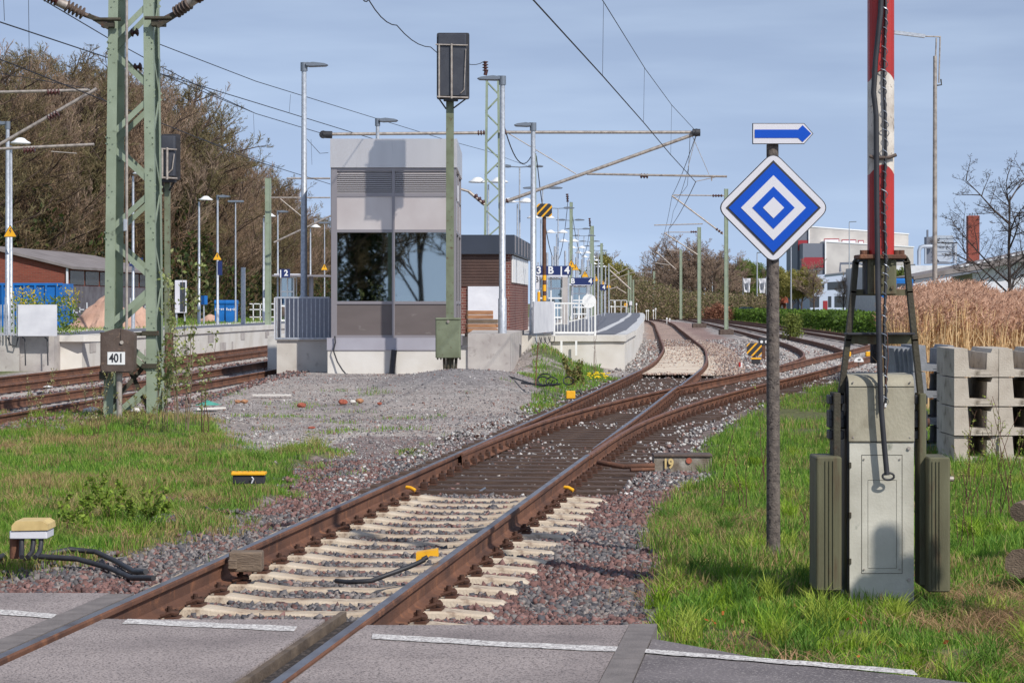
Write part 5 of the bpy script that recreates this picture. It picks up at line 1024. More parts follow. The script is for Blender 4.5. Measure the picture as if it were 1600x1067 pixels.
# A-frame carrying the boom
def leg(pts, w_): return [P(a, b, Yb+.12) for a, b in pts]
for pts in ([(1350, 403), (1341, 404), (1337, 410), (1333, 455), (1325, 530), (1314, 614), (1307, 660)], [(1408, 403), (1414, 404), (1417, 410), (1421, 455), (1429, 530), (1438, 614), (1442, 660)]):
    part('frame_leg', 'olived', t, lambda m: [m.bar(p, q, .034, .06) for p, q in zip(leg(pts, 0)[:-1], [v+(v-u).normalized()*.01 for u, v in zip(leg(pts, 0)[:-1], leg(pts, 0)[1:])])])
part('head_plate', 'rust', t, lambda m: [m.rbox(X_(1341), X_(1414), Yb-.06, Yb+.2, Z_(405), Z_(398), .01)]+[m.tube([(X_(a), Yb+.0, Z_(398)), (X_(a), Yb, Z_(391))], .022, 8) for a in (1349, 1353, 1401, 1408)])
part('cross_bar', 'olive', t, lambda m: m.bar(P(1333, 457, Yb+.13), P(1421, 457, Yb+.13), .038, .05)); part('cross_bar', 'olive', t, lambda m: [m.rbox(X_(1325), X_(1430), Yb+.1, Yb+.16, Z_(538), Z_(524), .008)])
part('cross_bar', 'black', t, lambda m: [m.rbox(X_(1324), X_(1431), Yb+.02, Yb+.16, Z_(523.5), Z_(520), .006)])
part('boom_socket', 'olive', t, lambda m: [m.rbox(X_(1355.5), X_(1400.5), Yb-.02, Yb+.16, Z_(461), Z_(404), .015)]+[m.tube([(X_(a), Yb-.02, Z_(b)), (X_(a), Yb-.032, Z_(b))], .012, 6) for a, b in ((1362, 412), (1393, 411), (1361, 452), (1393, 449))])
part('socket_shadow_plate', 'black', t, lambda m: [m.box(X_(1342), X_(1413), Yb+.0, Yb+.14, Z_(409), Z_(405.5)), m.box(X_(1353), X_(1356), Yb, Yb+.15, Z_(460), Z_(409))])  # black boxes imitate shade under the head plate and beside the socket
# boom in red and white
def boomseg(z0, z1): return lambda m: m.rbox(X_(1358.3), X_(1397), Yb-.045, Yb+.08, z0, z1, .022, 0, 4)
def curvy(z0, z1, c0, c1):
    """boom section whose ends are arched like the painted rings"""
    def f(m):
        xs_ = np.linspace(X_(1358.3), X_(1397), 13); cxm = (xs_[0]+xs_[-1])/2; hw = (xs_[-1]-xs_[0])/2; vs = []
        for x in xs_:
            u = (x-cxm)/hw; yb_ = Yb-.045+.04*abs(u)**4; a = z0-c0*(u*u); b = z1-c1*(u*u); vs += [(x, yb_, a), (x, yb_, b), (x, Yb+.08, b), (x, Yb+.08, a)]
        k = len(xs_); m.add(vs, [(4*i+j, 4*i+(j+1) % 4, 4*i+4+(j+1) % 4, 4*i+4+j) for i in range(k-1) for j in range(4)]+[(0, 1, 2, 3), tuple(4*(k-1)+j for j in range(4))])
    return f
part('boom_red_section', 'red', t, curvy(Z_(399), Z_(258), 0, .06)); part('boom_white_section', 'bwhite', t, curvy(Z_(258), Z_(112), .06, .06)); part('boom_red_section', 'red', t, curvy(Z_(112), Z_(112)+1.6, .06, .06)); part('boom_white_section', 'bwhite', t, curvy(Z_(112)+1.6, Z_(112)+3.2, .06, .06))
part('boom_clamp', 'brownbox', t, lambda m: m.tube([(X_(1357), Yb-.05, Z_(245)), (X_(1365), Yb-.06, Z_(248)), (X_(1388), Yb-.06, Z_(247)), (X_(1398), Yb-.05, Z_(243))], .012, 6))
# grey rod hanging in front of the boom, wire loops beside it
rod = [(1378, -40), (1376, 20), (1368, 95), (1365, 145), (1369, 180), (1370, 300), (1372, 460), (1374, 560), (1377, 640), (1382, 700), (1386, 742)]
part('hanging_rod', 'black', t, lambda m: m.tube([P(a, b, Yb-.068) for a, b in rod], .017, 8))
part('rod_end_ring', 'black', t, lambda m: m.tube([P(1388+9*math.cos(a), 744+5.5*math.sin(a), Yb-.068) for a in np.linspace(0, 2*math.pi, 20)], .007, 6))
hl = []
for i in range(420):
    py = -30+i*1.58; a = i*.62; a += .9*math.sin(i*.13); hl.append(P(1383+(3.4+1.6*math.sin(i*.31)+1.2*math.sin(i*.093))*math.cos(a)+1.2*math.sin(i*.05), py+2*math.sin(a*1.0), Yb-.062+.011*math.sin(a)))
part('wire_spiral', 'galv', t, lambda m: m.tube(hl, .0028, 4)); part('wire_strand', 'black', t, lambda m: m.tube([P(1383+1.3*math.sin(i*.7), -30+i*22, Yb-.062) for i in range(31)], .009, 5))
part('loose_cord', 'rust', t, lambda m: m.tube([P(1386, 520, Yb-.07), P(1388, 560, Yb-.07), P(1384, 600, Yb-.07), P(1381, 640, Yb-.05)], .003, 4))
# unseen crossing light beyond the right edge, shaped to cast the shadow on the machine
t = thing('crossing_signal', 'level crossing light on a post beyond the right edge of the view', 'signal', (3.95, 12.55, -.1)); part('post', 'galvl', t, lambda m: m.tube([(3.95, 12.55, -.2), (3.95, 12.55, 2.55)], .045, 10))
part('backboard', 'black', t, lambda m: m.prism(rpoly([(3.87, 2.1), (4.03, 2.1), (4.03, 2.72), (3.87, 2.72)], .06, 4), 12.48, 12.5)); part('lamp_hood', 'black', t, lambda m: [m.tube([(a, 12.5, b), (a, 12.4, b)], .085, 12) for a, b in ((3.83, 2.33), (4.1, 2.45), (4.12, 2.3))]); part('bell_box', 'black', t, lambda m: m.rbox(3.8, 4.1, 12.45, 12.6, 1.75, 2.1, .08, 0, 4, 'y'))

# ------------------------------------------------------------------ concrete cable troughs
def trough(px, Y, z0, L_, label, m='trough', w_=.515, h_=.335, rot=0, mesh=[None]):
    x = PX(px, Y); t = thing('concrete_trough', label, 'trough', (x, Y, z0), 'stacked concrete cable troughs'); mb = MB(); a = .155; b = .09
    q = [(x, z0), (x+w_, z0), (x+w_, z0+h_-.012), (x+w_-.004, z0+h_-.008), (x+w_-.07, z0+h_-.008), (x+w_-.09, z0+h_-.055), (x+w_-.13, z0+h_-.055), (x+w_-.14, z0+.085), (x+a+.02, z0+.085), (x+a, z0+h_-.008), (x+.004, z0+h_-.008), (x, z0+h_-.012)]
    mb.prism(q, Y, Y+L_); mb.box(x+w_*.5, x+w_*.85, Y-.006, Y-.0005, z0+.028, z0+.034); mb.build('channel', m, t)
    return t
Yt_ = 27.2; zz = -.17; lv = ['bottom', 'second lowest', 'third', 'topmost']
for c, (px, cl) in enumerate(((1491, 'front left stack'), (1561, 'front right stack'), (1631, 'stack cut by the right edge'))):
    for i in range(4):
        o = trough(px, Yt_+random.uniform(-.02, .02), zz+i*.34, .98, '%s concrete trough of the %s' % (lv[i], cl))
        o.rotation_euler.z = random.uniform(-.012, .012)
for c, (px, cl) in enumerate(((1491, 'second row behind the left stack'), (1432, 'far left column beside the barrier'), (1561, 'second row behind the right stack'))):
    for i in range(4):
        if c == 1 and i > 3: continue
        trough(px-5, Yt_+1.03+c*.0 if c != 1 else Yt_+2.6, zz+i*.34-.01, .95, '%s concrete trough in the %s' % (lv[i], cl), 'trough' if c != 1 else 'trough2')
for i in range(5):
    px = 1400+i*7; Y = 30.3-i*.12; x = PX(px, Y); o = MB(); q = [(x+.10*k-.05+.0, -.2) for k in (0, .55)]
    q = [(x, -.2), (x+.06, -.2), (x+.10, .62), (x+.07, 1.02), (x+.02, 1.14), (x-.03, 1.12), (x-.0, .9), (x+.0, .5)]; o.prism(q, Y, Y+.9); props(o.build('curved_slab', 'trough2', None), ['leftmost', 'second from left', 'middle', 'fourth from left', 'rightmost'][i]+' of the grey curved slabs leaning by the troughs', 'slab', 'grey curved slabs beside the troughs')

# ------------------------------------------------------------------ small track side things
t = thing('marker_block', 'grey concrete block with painted yellow 19 and a red dot beside the points', 'marker', (PX(1067, 27), 25.6, -.2)); Yk = 26.6; part('block', mat('stained_block', S(146, 138, 126), .9, 0, S(112, 100, 86), 7, .4, .65, .4, 40, S(172, 166, 156), 5, .6, .75), t, lambda m: m.box(PX(1022, Yk), PX(1112, Yk), Yk, Yk+.32, -.25, PZ(711.5, Yk))); part('mossy_cover', 'brownbox', t, lambda m: m.rbox(PX(1021, Yk), PX(1113, Yk), Yk-.02, Yk+.34, PZ(714, Yk), PZ(709.5, Yk), .01, 0, 3, 'x'))
text('19', 'number', PX(1044, Yk), PZ(724.5, Yk), Yk-.026, .15, 'cream', t, xs=.8, bold=.006); part('red_dot', 'brickred', t, lambda m: m.tube([P(1076.5, 719.5, Yk-.001), P(1076.5, 719.5, Yk-.015)], .034, 16))
o = MB(); o.tube([P(1022, 727, 25.3), P(975, 729, 25.2), P(935, 722, 25.6)], .03, 6); o.tube([P(1022, 733, 25.2), P(985, 734, 25.1)], .022, 6); props(o.build('point_rod', 'rust', None), 'rusty rod leading from the marker block to the points', 'rod')
t = thing('yellow_junction_box', 'yellowed junction box on a rusty stub at the left edge of the ballast', 'junction box', (PX(47, 16.3), 16.3, -.1)); Yj = 16.3
part('lid', 'cream', t, lambda m: m.prism([(PX(18, Yj), PZ(829, Yj)), (PX(75, Yj), PZ(828, Yj)), (PX(74, Yj), PZ(819, Yj)), (PX(66, Yj), PZ(814, Yj)), (PX(24, Yj), PZ(814, Yj)), (PX(18, Yj), PZ(821, Yj))], Yj, Yj+.28)); part('body', 'white', t, lambda m: m.rbox(PX(14, Yj), PX(73, Yj), Yj+.01, Yj+.26, PZ(842, Yj), PZ(829.5, Yj), .01))
part('stub', 'rust', t, lambda m: m.tube([P(23, 840, Yj+.1), P(23, 872, Yj+.1)], .036, 10)); part('glands', 'black', t, lambda m: [m.tube([P(a, 841, Yj+.05), P(a, 850, Yj+.03), P(a-2*(a > 40), 862, Yj-.02), P(a-9*(a > 40), 870, Yj-.1)], .018, 6) for a in (34, 52, 64)])
for pts, l in (([(30, 872), (60, 873), (120, 874), (170, 880), (205, 894), (240, 902)], 'black cable from the yellowed box running over stones into the track'), ([(60, 866), (110, 862), (150, 863), (185, 872), (210, 885), (228, 892)], 'upper curved black cable beside the yellowed box'), ([(-20, 880), (0, 874), (20, 862), (34, 858)], 'thin black cable left of the yellowed box')):
    o = MB(); W_ = [Gp(a, b, -.14) for a, b in pts]; o.tube([(x, y, -.15+.03*math.sin(i*1.3)) for i, (x, y) in enumerate(W_)], .02, 8); props(o.build('cable', 'black', None), l, 'cable')
t = thing('track_magnet', 'orange topped low box in the grass left of the ballast', 'box', (PX(387, 24), 24, -.1)); Yk = 23.6; part('lid', 'yellow', t, lambda m: [m.rbox(PX(361, Yk), PX(414, Yk), Yk, Yk+.2, PZ(742.5, Yk), PZ(738, Yk), .008, 0, 2, 'x')]+[m.tube([P(364+i*9, 738, Yk+.1), P(364+i*9, 736, Yk+.1)], .02, 6) for i in range(6)]); part('body', 'black', t, lambda m: m.rbox(PX(363, Yk), PX(412, Yk), Yk+.02, Yk+.19, PZ(756, Yk), PZ(743, Yk), .01)); part('hook', 'white', t, lambda m: m.tube([P(393, 745, Yk-.02), P(396, 748, Yk-.02), P(393, 755, Yk-.02)], .008, 5))
# sensor on the right rail, wood block on the left rail
yS = GZ(868, -.05); t = thing('wheel_sensor', 'yellow wheel sensor clamped inside the right rail', 'sensor', (PX(680, 15.6), 15.6, -.1)); Yk = 15.55; part('housing', 'yellow', t, lambda m: m.prism([(PX(650, Yk), PZ(880, Yk)), (PX(657, Yk), PZ(880, Yk)), (PX(672, Yk), PZ(868, Yk)), (PX(685, Yk), PZ(869, Yk)), (PX(684, Yk), PZ(858.5, Yk)), (PX(650, Yk), PZ(864, Yk))], Yk, Yk+.12)); part('cable_gland', 'black', t, lambda m: m.tube([P(668, 870, Yk-.02), P(660, 874, Yk-.03)], .016, 8))
o = MB(); o.tube([P(664, 874, Yk-.03), P(640, 885, Yk-.05), P(610, 896, Yk-.1), P(580, 907, Yk-.2), P(545, 909, Yk-.12), P(525, 907, Yk)], .016, 8); props(o.build('cable', 'black', None), 'black cable bowing from the yellow wheel sensor across the pale sleepers', 'cable')
o = MB(); Yk = 15.65; o.rbox(PX(358, Yk), PX(409, Yk), Yk-.02, Yk+.14, PZ(893, Yk), PZ(862, Yk), .012, 0, 2, 'x'); o.rbox(PX(357, Yk), PX(372, Yk), Yk-.05, Yk+.1, PZ(888, Yk), PZ(873, Yk), .012); props(o.build('wooden_wedge', 'woodg', None), 'weathered wooden block wedged against the inside of the left rail', 'block')
for px, py, l in ((642, 764, 'yellow clip at the foot of the left rail'), (889, 764, 'yellow clip at the foot of the right rail')):
    Y = GZ(py, -.1); o = MB(); o.tube([P(px-7, py-3, Y), P(px, py-2, Y-.03), P(px+7, py+2, Y-.05)], .018, 8); props(o.build('yellow_clip', 'yellow', None), l, 'clip')
o = MB(); Y = GZ(770, -.2); o.tube([P(743, 776, Y), P(749, 768, Y), P(759, 762, Y)], .014, 6); props(o.build('steel_bar', 'galv', None), 'small bluish metal bar standing at the first dark timber', 'bar')
t = thing('yellow_box', 'small yellow box beside the left rail near the cables', 'box', (PX(893, 39.8), 39.8, -.1)); Yk = 39.8; part('body', 'yellow', t, lambda m: m.rbox(PX(884.5, Yk), PX(899, Yk), Yk, Yk+.2, PZ(623, Yk), PZ(611, Yk), .02)); part('cable_tail', 'black', t, lambda m: m.tube([P(899, 613, Yk+.1), P(905, 610, Yk+.1), P(909, 616, Yk+.1)], .025, 6))
for i, (cx_, cy_, r, Y) in enumerate(((852, 594, 12, 47), (848, 597, 10, 46.5), (862, 597, 9, 46), (888, 596, 8, 46.4))):
    o = MB(); o.tube([P(cx_+r*math.cos(a), cy_+r*.75*math.sin(a)-1, Y+.12*math.sin(a*2)) for a in np.linspace(0, 5.6+i*.2, 18)], .014, 5); props(o.build('cable_coil', 'black', None), ['largest loop of black cable lying right of the gravel heap', 'inner loop of black cable right of the gravel heap', 'right hand loop of the black cable heap', 'separate arch of black cable near the yellow flowers'][i], 'cable')
o = MB(); o.tube([P(735, 579, 52), P(765, 580, 51), P(795, 588, 49), P(830, 599, 46.5)], .018, 5); o.tube([P(815, 598, 46.5), P(850, 602, 46), P(875, 600, 45.8)], .022, 5); props(o.build('cable', 'black', None), 'black cable crossing the gravel from the concrete block', 'cable')
o = MB(); o.tube([P(837, 602, 46), P(838, 570, 46), P(841, 535, 46)], .012, 5); props(o.build('thin_stake', 'rust', None), 'thin rusty stake above the black cable loops', 'stake')
# dwarf signal and markers
Yk = 79; t = thing('dwarf_signal', 'low shunting signal with two white lights on a black plate', 'signal', (PX(1195, Yk), Yk, -.15)); part('head', 'black', t, lambda m: m.rbox(PX(1186, Yk), PX(1203, Yk), Yk, Yk+.2, PZ(540, Yk), PZ(528, Yk), .04, 0, 3, 'y')); part('stem', 'rustpost', t, lambda m: m.box(PX(1191, Yk), PX(1196, Yk), Yk+.02, Yk+.15, -.2, PZ(540, Yk)))
for px in (1190, 1197.5): part('white_light', 'whitep', t, lambda m: m.tube([P(px, 534, Yk-.001), P(px, 534, Yk-.02)], .05, 12))
Yk = 78; t = thing('striped_board', 'low yellow board with black diagonal stripes beside the dwarf signal', 'sign', (PX(1178, Yk), Yk, -.15)); stripes_board(t, PX(1178.5, Yk), PZ(546, Yk), Yk, .50, .43, .08); part('stem', 'rustpost', t, lambda m: m.box(PX(1176, Yk), PX(1181, Yk), Yk+.025, Yk+.06, -.2, PZ(552, Yk)))
t = thing('track_magnet', 'small orange topped box on the ground in front of the striped board', 'box', (PX(1181, 72), 72, -.2)); part('lid', 'yellow', t, lambda m: m.rbox(PX(1173.5, 72), PX(1189.5, 72), 72, 72.25, PZ(561.5, 72), PZ(559, 72), .01)); part('body', 'black', t, lambda m: m.box(PX(1175, 72), PX(1188, 72), 72.02, 72.2, -.2, PZ(561.6, 72)))
t = thing('marker_peg', 'small red and white marker peg on the ballast', 'marker', (PX(1166, 66), 66, -.2)); part('red_half', 'red', t, lambda m: m.box(PX(1154.5, 66), PX(1157.5, 66), 66, 66.07, -.2, PZ(566, 66))); part('white_half', 'whitep', t, lambda m: m.box(PX(1157.5, 66)+.001, PX(1160, 66), 66, 66.07, -.2, PZ(566, 66)))
Yk = 68; t = thing('number_plate', 'white half round plate with small black figures beside the branch track', 'sign', (PX(1342, Yk), Yk, -.1)); part('plate', 'whitep', t, lambda m: m.prism([(PX(1342, Yk)+.14*math.cos(a), PZ(565.5, Yk)+.14*math.sin(a)) for a in np.linspace(0, math.pi, 16)], Yk, Yk+.02)); text('68', 'number', PX(1342.5, Yk), PZ(562, Yk), Yk-.004, .09, 'black', t, bold=.002); part('stem', 'brownbox', t, lambda m: m.tube([(PX(1342, Yk), Yk+.04, -.2), (PX(1342, Yk), Yk+.04, PZ(564, Yk))], .02, 6))
for px, l in ((1326, 'left orange lump on the branch rail near the half round plate'), (1358, 'right orange lump beside the barrier rod')): o = MB(); o.rbox(PX(px-5, 77), PX(px+4, 77), 77, 77.2, PZ(557, 77), PZ(549.5, 77), .03); props(o.build('orange_clamp', 'yellow', None), l, 'clamp', 'orange clamps at the branch track')
o = MB(); o.prism([(PX(1363, 56), PZ(538, 56)), (PX(1367, 56), PZ(536, 56)), (PX(1371, 56), PZ(549, 56)), (PX(1367, 56), PZ(553, 56))], 56, 56.03); o.rbox(PX(1361, 56), PX(1372, 56), 56.05, 56.2, PZ(568, 56), PZ(534, 56), .05); props(o.build('dark_marker', 'black', None), 'dark round object behind the barrier rod at the end of the branch', 'marker')
# litter
def cloth(px, py, wpx, hpx, m, name, label, cat, z=-.16, seed=1):
    Y = GZ(py, z); x = PX(px, Y); w_ = wpx*Y/F; n = 9; V_ = []
    for j in range(n):
        for i in range(n): u, v = i/(n-1)-.5, j/(n-1)-.5; r = math.hypot(u, v)*2; V_.append((x+u*w_*(1+.2*math.sin(j+seed)), Y+v*w_*1.2, z+.01+max(0, (1-r))*hpx*Y/F*(.7+.5*noise.noise(Vector((i*.8, j*.8, seed))))))
    mb = MB(); mb.add(V_, [(j*n+i, j*n+i+1, (j+1)*n+i+1, (j+1)*n+i) for j in range(n-1) for i in range(n-1)]); return props(mb.build(name, m, None, True), label, cat)
cloth(325, 633, 36, 10, 'teal', 'cloth', 'crumpled teal cloth lying on the gravel right of the lattice mast', 'cloth', -.1)
cloth(75, 605, 14, 4, 'whitep', 'paper_scrap', 'white scrap between the left tracks', 'litter', -.15, 4)
def rock(px, py, wpx, m, label, name='stone', seed=1, z=-.12, fl=.6):
    Y = GZ(py, z); x = PX(px, Y); r = wpx*Y/F/2; bm = bmesh.new(); bmesh.ops.create_icosphere(bm, subdivisions=2, radius=1)
    for v in bm.verts: v.co *= 1+.28*noise.noise(v.co*1.3+Vector((seed*3.1, 0, 0))); v.co = Vector((v.co.x*r, v.co.y*r, v.co.z*r*fl))
    me = bpy.data.meshes.new(name); bm.to_mesh(me); bm.free(); me.materials.append(M[m]); o = bpy.data.objects.new(name, me); C.objects.link(o); o.location = (x, Y, z+r*.15); return props(o, label, 'stone')
rock(536, 629, 15, 'brickred', 'reddish brown stone left of the cream stones in the gravel yard', 'stone', 2); rock(551, 628, 10, 'concw', 'white stone between the reddish and the cream stones', 'stone', 3); rock(562, 627, 13, 'wood', 'cream stone right of the white one in the gravel yard', 'stone', 4)
rock(471, 634, 14, 'brickred', 'piece of red brick in the gravel yard', 'brick', 5); rock(487, 669, 13, 'brickred', 'flat red brick piece closest to the grass patch', 'brick', 6, fl=.3); rock(593, 631, 8, 'brickred', 'small rusty stone at the edge of the gravel heap', 'stone', 7)
rock(371, 628, 10, 'wood', 'left of two small tan blocks by the teal cloth', 'stone', 8); rock(382, 628, 12, 'wood', 'right of two small tan blocks by the teal cloth', 'stone', 9)
rock(142, 645, 26, 'concw', 'white concrete lump at the foot of the lattice mast', 'concrete_lump', 10); rock(212, 643, 16, 'concw', 'smaller white lump between the feet of the lattice mast', 'concrete_lump', 11)
for a, b, l in (((395, 618), (455, 618), 'long thin pale board lying on the gravel in front of the left railing'), ((305, 640), (350, 638), 'pale board end under the teal cloth')):
    w1_, w2_ = Gp(*a, -.1), Gp(*b, -.1); o = MB(); o.bar((w1_[0], w1_[1], -.09), (w2_[0], w2_[1], -.09), .1, .03, 0, (0, 0, 1)); props(o.build('board', 'concw', None), l, 'board')
# log pieces at the right edge
for i, (py, r, l) in enumerate(((800, .07, 'upper weathered log end at the right edge'), (880, .10, 'lower weathered log end at the right edge'))):
    Y = 16.5-i*1.2; o = MB(); o.tube([P(1592, py, Y), P(1640, py+(12 if i else -20), Y+.5)], r, 9); props(o.build('log', 'woodg', None), l, 'log', 'log ends at the right edge')
# ------------------------------------------------------------------ overhead line
Yc = 75.0; t = thing('catenary_mast', 'tall green lattice mast behind the brick building carrying both brackets', 'mast', (PX(770, Yc), Yc+.3, .7), 'catenary masts')
lattice(t, PX(769.5, Yc), Yc+.3, .6, PZ(124, Yc), .62, .6, .44, .4, .075, 'green', 16, rivets=False, bw=.035)
part('mast_cap', 'green', t, lambda m: m.box(PX(757, Yc), PX(782, Yc), Yc+.05, Yc+.55, PZ(124, Yc), PZ(120, Yc)))
def cant(t, tb, pts_tube, ins, name='bracket_tube'):
    for a, b, r in pts_tube: part(name, 'tube', t, lambda m: m.tube([P(*a), P(*b)], r, 8))
    for a, b, r, k in ins: part('insulator', 'insul', t, lambda m: m.insulator(P(*a), P(*b), r, k))
cant(t, 0, [((780, 207, Yc), (1085, 207, Yc), .05), ((790, 315, Yc), (1085, 210, Yc), .055), ((917, 272, Yc), (1136, 276, Yc-.6), .035), ((795, 209, Yc), (900, 272, Yc), .015), ((1081, 211, Yc), (1108, 273, Yc), .009), ((1088, 211, Yc), (1075, 262, Yc), .009), ((1112, 277, Yc), (1112, 283, Yc), .02), ((1118, 277, Yc), (1086, 284, Yc), .012)],
     [((1000, 275, Yc), (1014, 275.5, Yc), .09, 3), ((782, 206.5, Yc), (792, 206.5, Yc), .09, 3), ((782, 318, Yc), (795, 313, Yc), .09, 3)])
part('clamp_head', 'black', t, lambda m: [m.tube([P(1082, 207.5, Yc-.1), P(1094, 207.5, Yc-.1)], .12, 10), m.tube([P(1088, 207.5, Yc-.14), P(1088, 207.5, Yc+.14)], .13, 12)])
cant(t, 0, [((757, 208, Yc), (515, 210, Yc-.4), .05), ((757, 320, Yc), (733, 300, Yc), .05), ((735, 300, Yc), (560, 250, Yc), .04), ((448, 279, Yc+20), (516, 279, Yc+20), .035)], [((758, 207.5, Yc), (745, 208, Yc), .09, 3), ((757, 318, Yc), (740, 304, Yc), .09, 3)])
part('clamp_head', 'black', t, lambda m: [m.tube([P(505, 210.5, Yc-.5), P(519, 211, Yc-.5)], .12, 10), m.tube([P(505, 210.5, Yc-.6), P(505, 210.5, Yc-.4)], .13, 12)])
part('top_insulator', 'insul', t, lambda m: [m.insulator(P(758.5, 112, Yc), P(758, 95, Yc), .1, 4), m.tube([P(758, 118, Yc), P(760, 110, Yc)], .06, 6)])
# plain pole masts
def pmast(pl, pr, pt, pb, Y, label, base=False, grp='catenary masts', zb_=None):
    t = thing('catenary_mast', label, 'mast', (PX((pl+pr)/2, Y), Y, -.2 if zb_ is None else zb_), grp); z0_ = PZ(pb, Y) if zb_ is None else zb_
    part('post', 'green', t, lambda m: [m.box(PX(pl, Y), PX(pl, Y)+.03, Y, Y+.26, z0_, PZ(pt, Y)), m.box(PX(pr, Y)-.03, PX(pr, Y), Y, Y+.26, z0_, PZ(pt, Y)), m.box(PX(pl, Y)+.03, PX(pr, Y)-.03, Y+.02, Y+.08, z0_, PZ(pt, Y)-.01)])
    if base: part('foundation', 'brownbox', t, lambda m: m.rbox(PX(pl-8, Y), PX(pr+8, Y), Y-.3, Y+.6, z0_-.15, z0_+.16, .04))
    return t
t = pmast(1132, 1138, 295, 519, 133, 'green pole mast on a concrete foundation, nearest of the right hand row', True)
Y = 133; cant(t, 0, [((1132, 306, Y), (1052, 305, Y), .035), ((1130, 366, Y), (1050, 306, Y), .045), ((1098, 350, Y), (1022, 352, Y), .03)], [((1129, 306, Y), (1112, 306, Y), .09, 4), ((1129, 365, Y), (1118, 357, Y), .09, 3)])
t = pmast(1090, 1095.5, 355, 509, 170, 'green pole mast second in the right hand row', True)
Y = 170; cant(t, 0, [((1090, 363, Y), (1040, 363, Y), .03), ((1090, 398, Y), (1038, 364, Y), .045), ((1060, 392, Y), (1041, 390, Y), .03)], [((1089, 362.5, Y), (1078, 362.5, Y), .09, 3)])
t = pmast(1062, 1066, 390, 499, 210, 'green pole mast third in the right hand row', False); Y = 210; cant(t, 0, [((1056, 421, Y), (1025, 393, Y), .05), ((1046, 414, Y), (1024, 411, Y), .04)], [])
t = thing('catenary_mast', 'far green lattice mast where the tracks converge', 'mast', (PX(1022, 270), 270, -.2), 'catenary masts'); lattice(t, PX(1022, 270), 270, -.2, PZ(424, 270), .33, .33, .22, .22, .1, 'green', 9, rivets=False, bw=.06); cant(t, 0, [((1016, 426, 269.6), (987, 426, 269.6), .05), ((1017, 439, 269.6), (988, 439, 269.6), .04)], [])
for pl, pr, pt, Y, l in ((414, 423, 278, 98, 'plain green mast behind the far platform, left of the tall lamp'), (890, 895, 316, 152, 'green mast on the platform, nearest of the platform row'), (922, 928, 353, 196, 'second green mast of the platform row'), (938, 942, 380, 215, 'third green mast of the platform row'), (833, 838, 240, 92, 'green mast hidden behind the lamp right of the brick building'), (981, 983.5, 422, 225, 'thin green mast left of the white box at the platform end'), (984.5, 987, 430, 228, 'thin green mast carrying the white box'), (988.5, 991, 437, 232, 'rightmost thin green mast at the platform end'), (951, 953, 412, 206, 'last slim green mast beside the platform')):
    pmast(pl, pr, pt, 0, Y, l, False, zb_=.3 if Y < 206 else -.2)
for (px, py, Y) in ((836, 236, 92), (889, 310, 152), (924, 348, 196)):
    o = MB(); o.insulator(P(px-2, py+6, Y), P(px-3, py-8, Y), .1, 4); props(o.build('insulator', 'insul', None), 'brown insulator on the mast head at row '+{92: 'start', 152: 'middle', 196: 'end'}[Y], 'insulator', 'insulators on the platform masts')
# bracket arms at the left edge
t = thing('catenary_bracket', 'pair of bracket tubes with brown insulators reaching in from the left edge', 'bracket', (PX(-60, 62), 62, 7)); Y = 62
cant(t, 0, [((-70, 146, Y), (140, 141, Y), .04), ((-60, 260, Y), (151, 139, Y), .045), ((-70, 236, Y), (147, 226, Y), .04), ((80, 237, Y), (120, 240, Y), .015)], [((73, 145, Y), (95, 144, Y), .1, 4), ((75, 186, Y), (92, 176, Y), .1, 4), ((36, 235.5, Y), (56, 234.5, Y), .1, 4)])
t = thing('catenary_bracket', 'pale bracket arms crossing behind the tall lamp left of the tower', 'bracket', (PX(423, 97.5), 97.5, 6)); Y = 97.5; cant(t, 0, [((423, 309, Y), (516, 309, Y), .03), ((428, 379, Y), (520, 336, Y), .04), ((438, 311, Y), (478, 344, Y), .025)], [])
t = thing('catenary_bracket', 'far bracket arms crossing at the platform end', 'bracket', (960, 230, 6)); Y = 224; t.location = (PX(965, Y), Y, 5); cant(t, 0, [((950, 420, Y), (985, 452, Y), .08), ((955, 432, Y), (982, 419, Y), .05), ((951, 414, Y), (968, 428, Y), .05), ((987, 426, Y), (955, 438, Y), .04), ((952, 452, Y), (966, 448, Y), .05), ((963, 449, Y), (978, 458, Y), .05)], [])
# wires
def wire(name, pts, r, label, sag=0, n=14):
    q = [P(*p) for p in pts]; out = []
    for a, b in zip(q[:-1], q[1:]):
        for i in range(n): s_ = i/n; v = a.lerp(b, s_); v.z -= sag*4*s_*(1-s_); out.append(v)
    out.append(q[-1]); o = MB(); o.tube(out, r, 5, caps=False); return props(o.build(name, 'wire', None), label, 'wire', 'overhead wires')
wire('contact_wire', [(800, -36, 27), (833, 0, 29.2), (942.6, 120, 39), (1006, 192, 50), (1047, 241, 60), (1087, 284.5, 73.5)], .011, 'contact wire from the top centre down to the long bracket arm', n=3)
wire('catenary_wire', [(918, -36, 36), (941, 0, 39.2), (1007.5, 107, 52), (1050, 165, 63), (1088, 206, 75)], .008, 'carrier wire above the contact wire ending at the bracket head', n=3)
for i, (px, a, b, Y) in enumerate(((943, 4, 120, 39.2), (1007, 106, 192, 51), (1049.5, 164, 242, 61.5))): wire('dropper', [(px, a, Y), (px-1.5, b, Y)], .004, ['dropper nearest the top edge between carrier and contact wire', 'middle dropper between carrier and contact wire', 'dropper closest to the long bracket arm'][i], n=1)
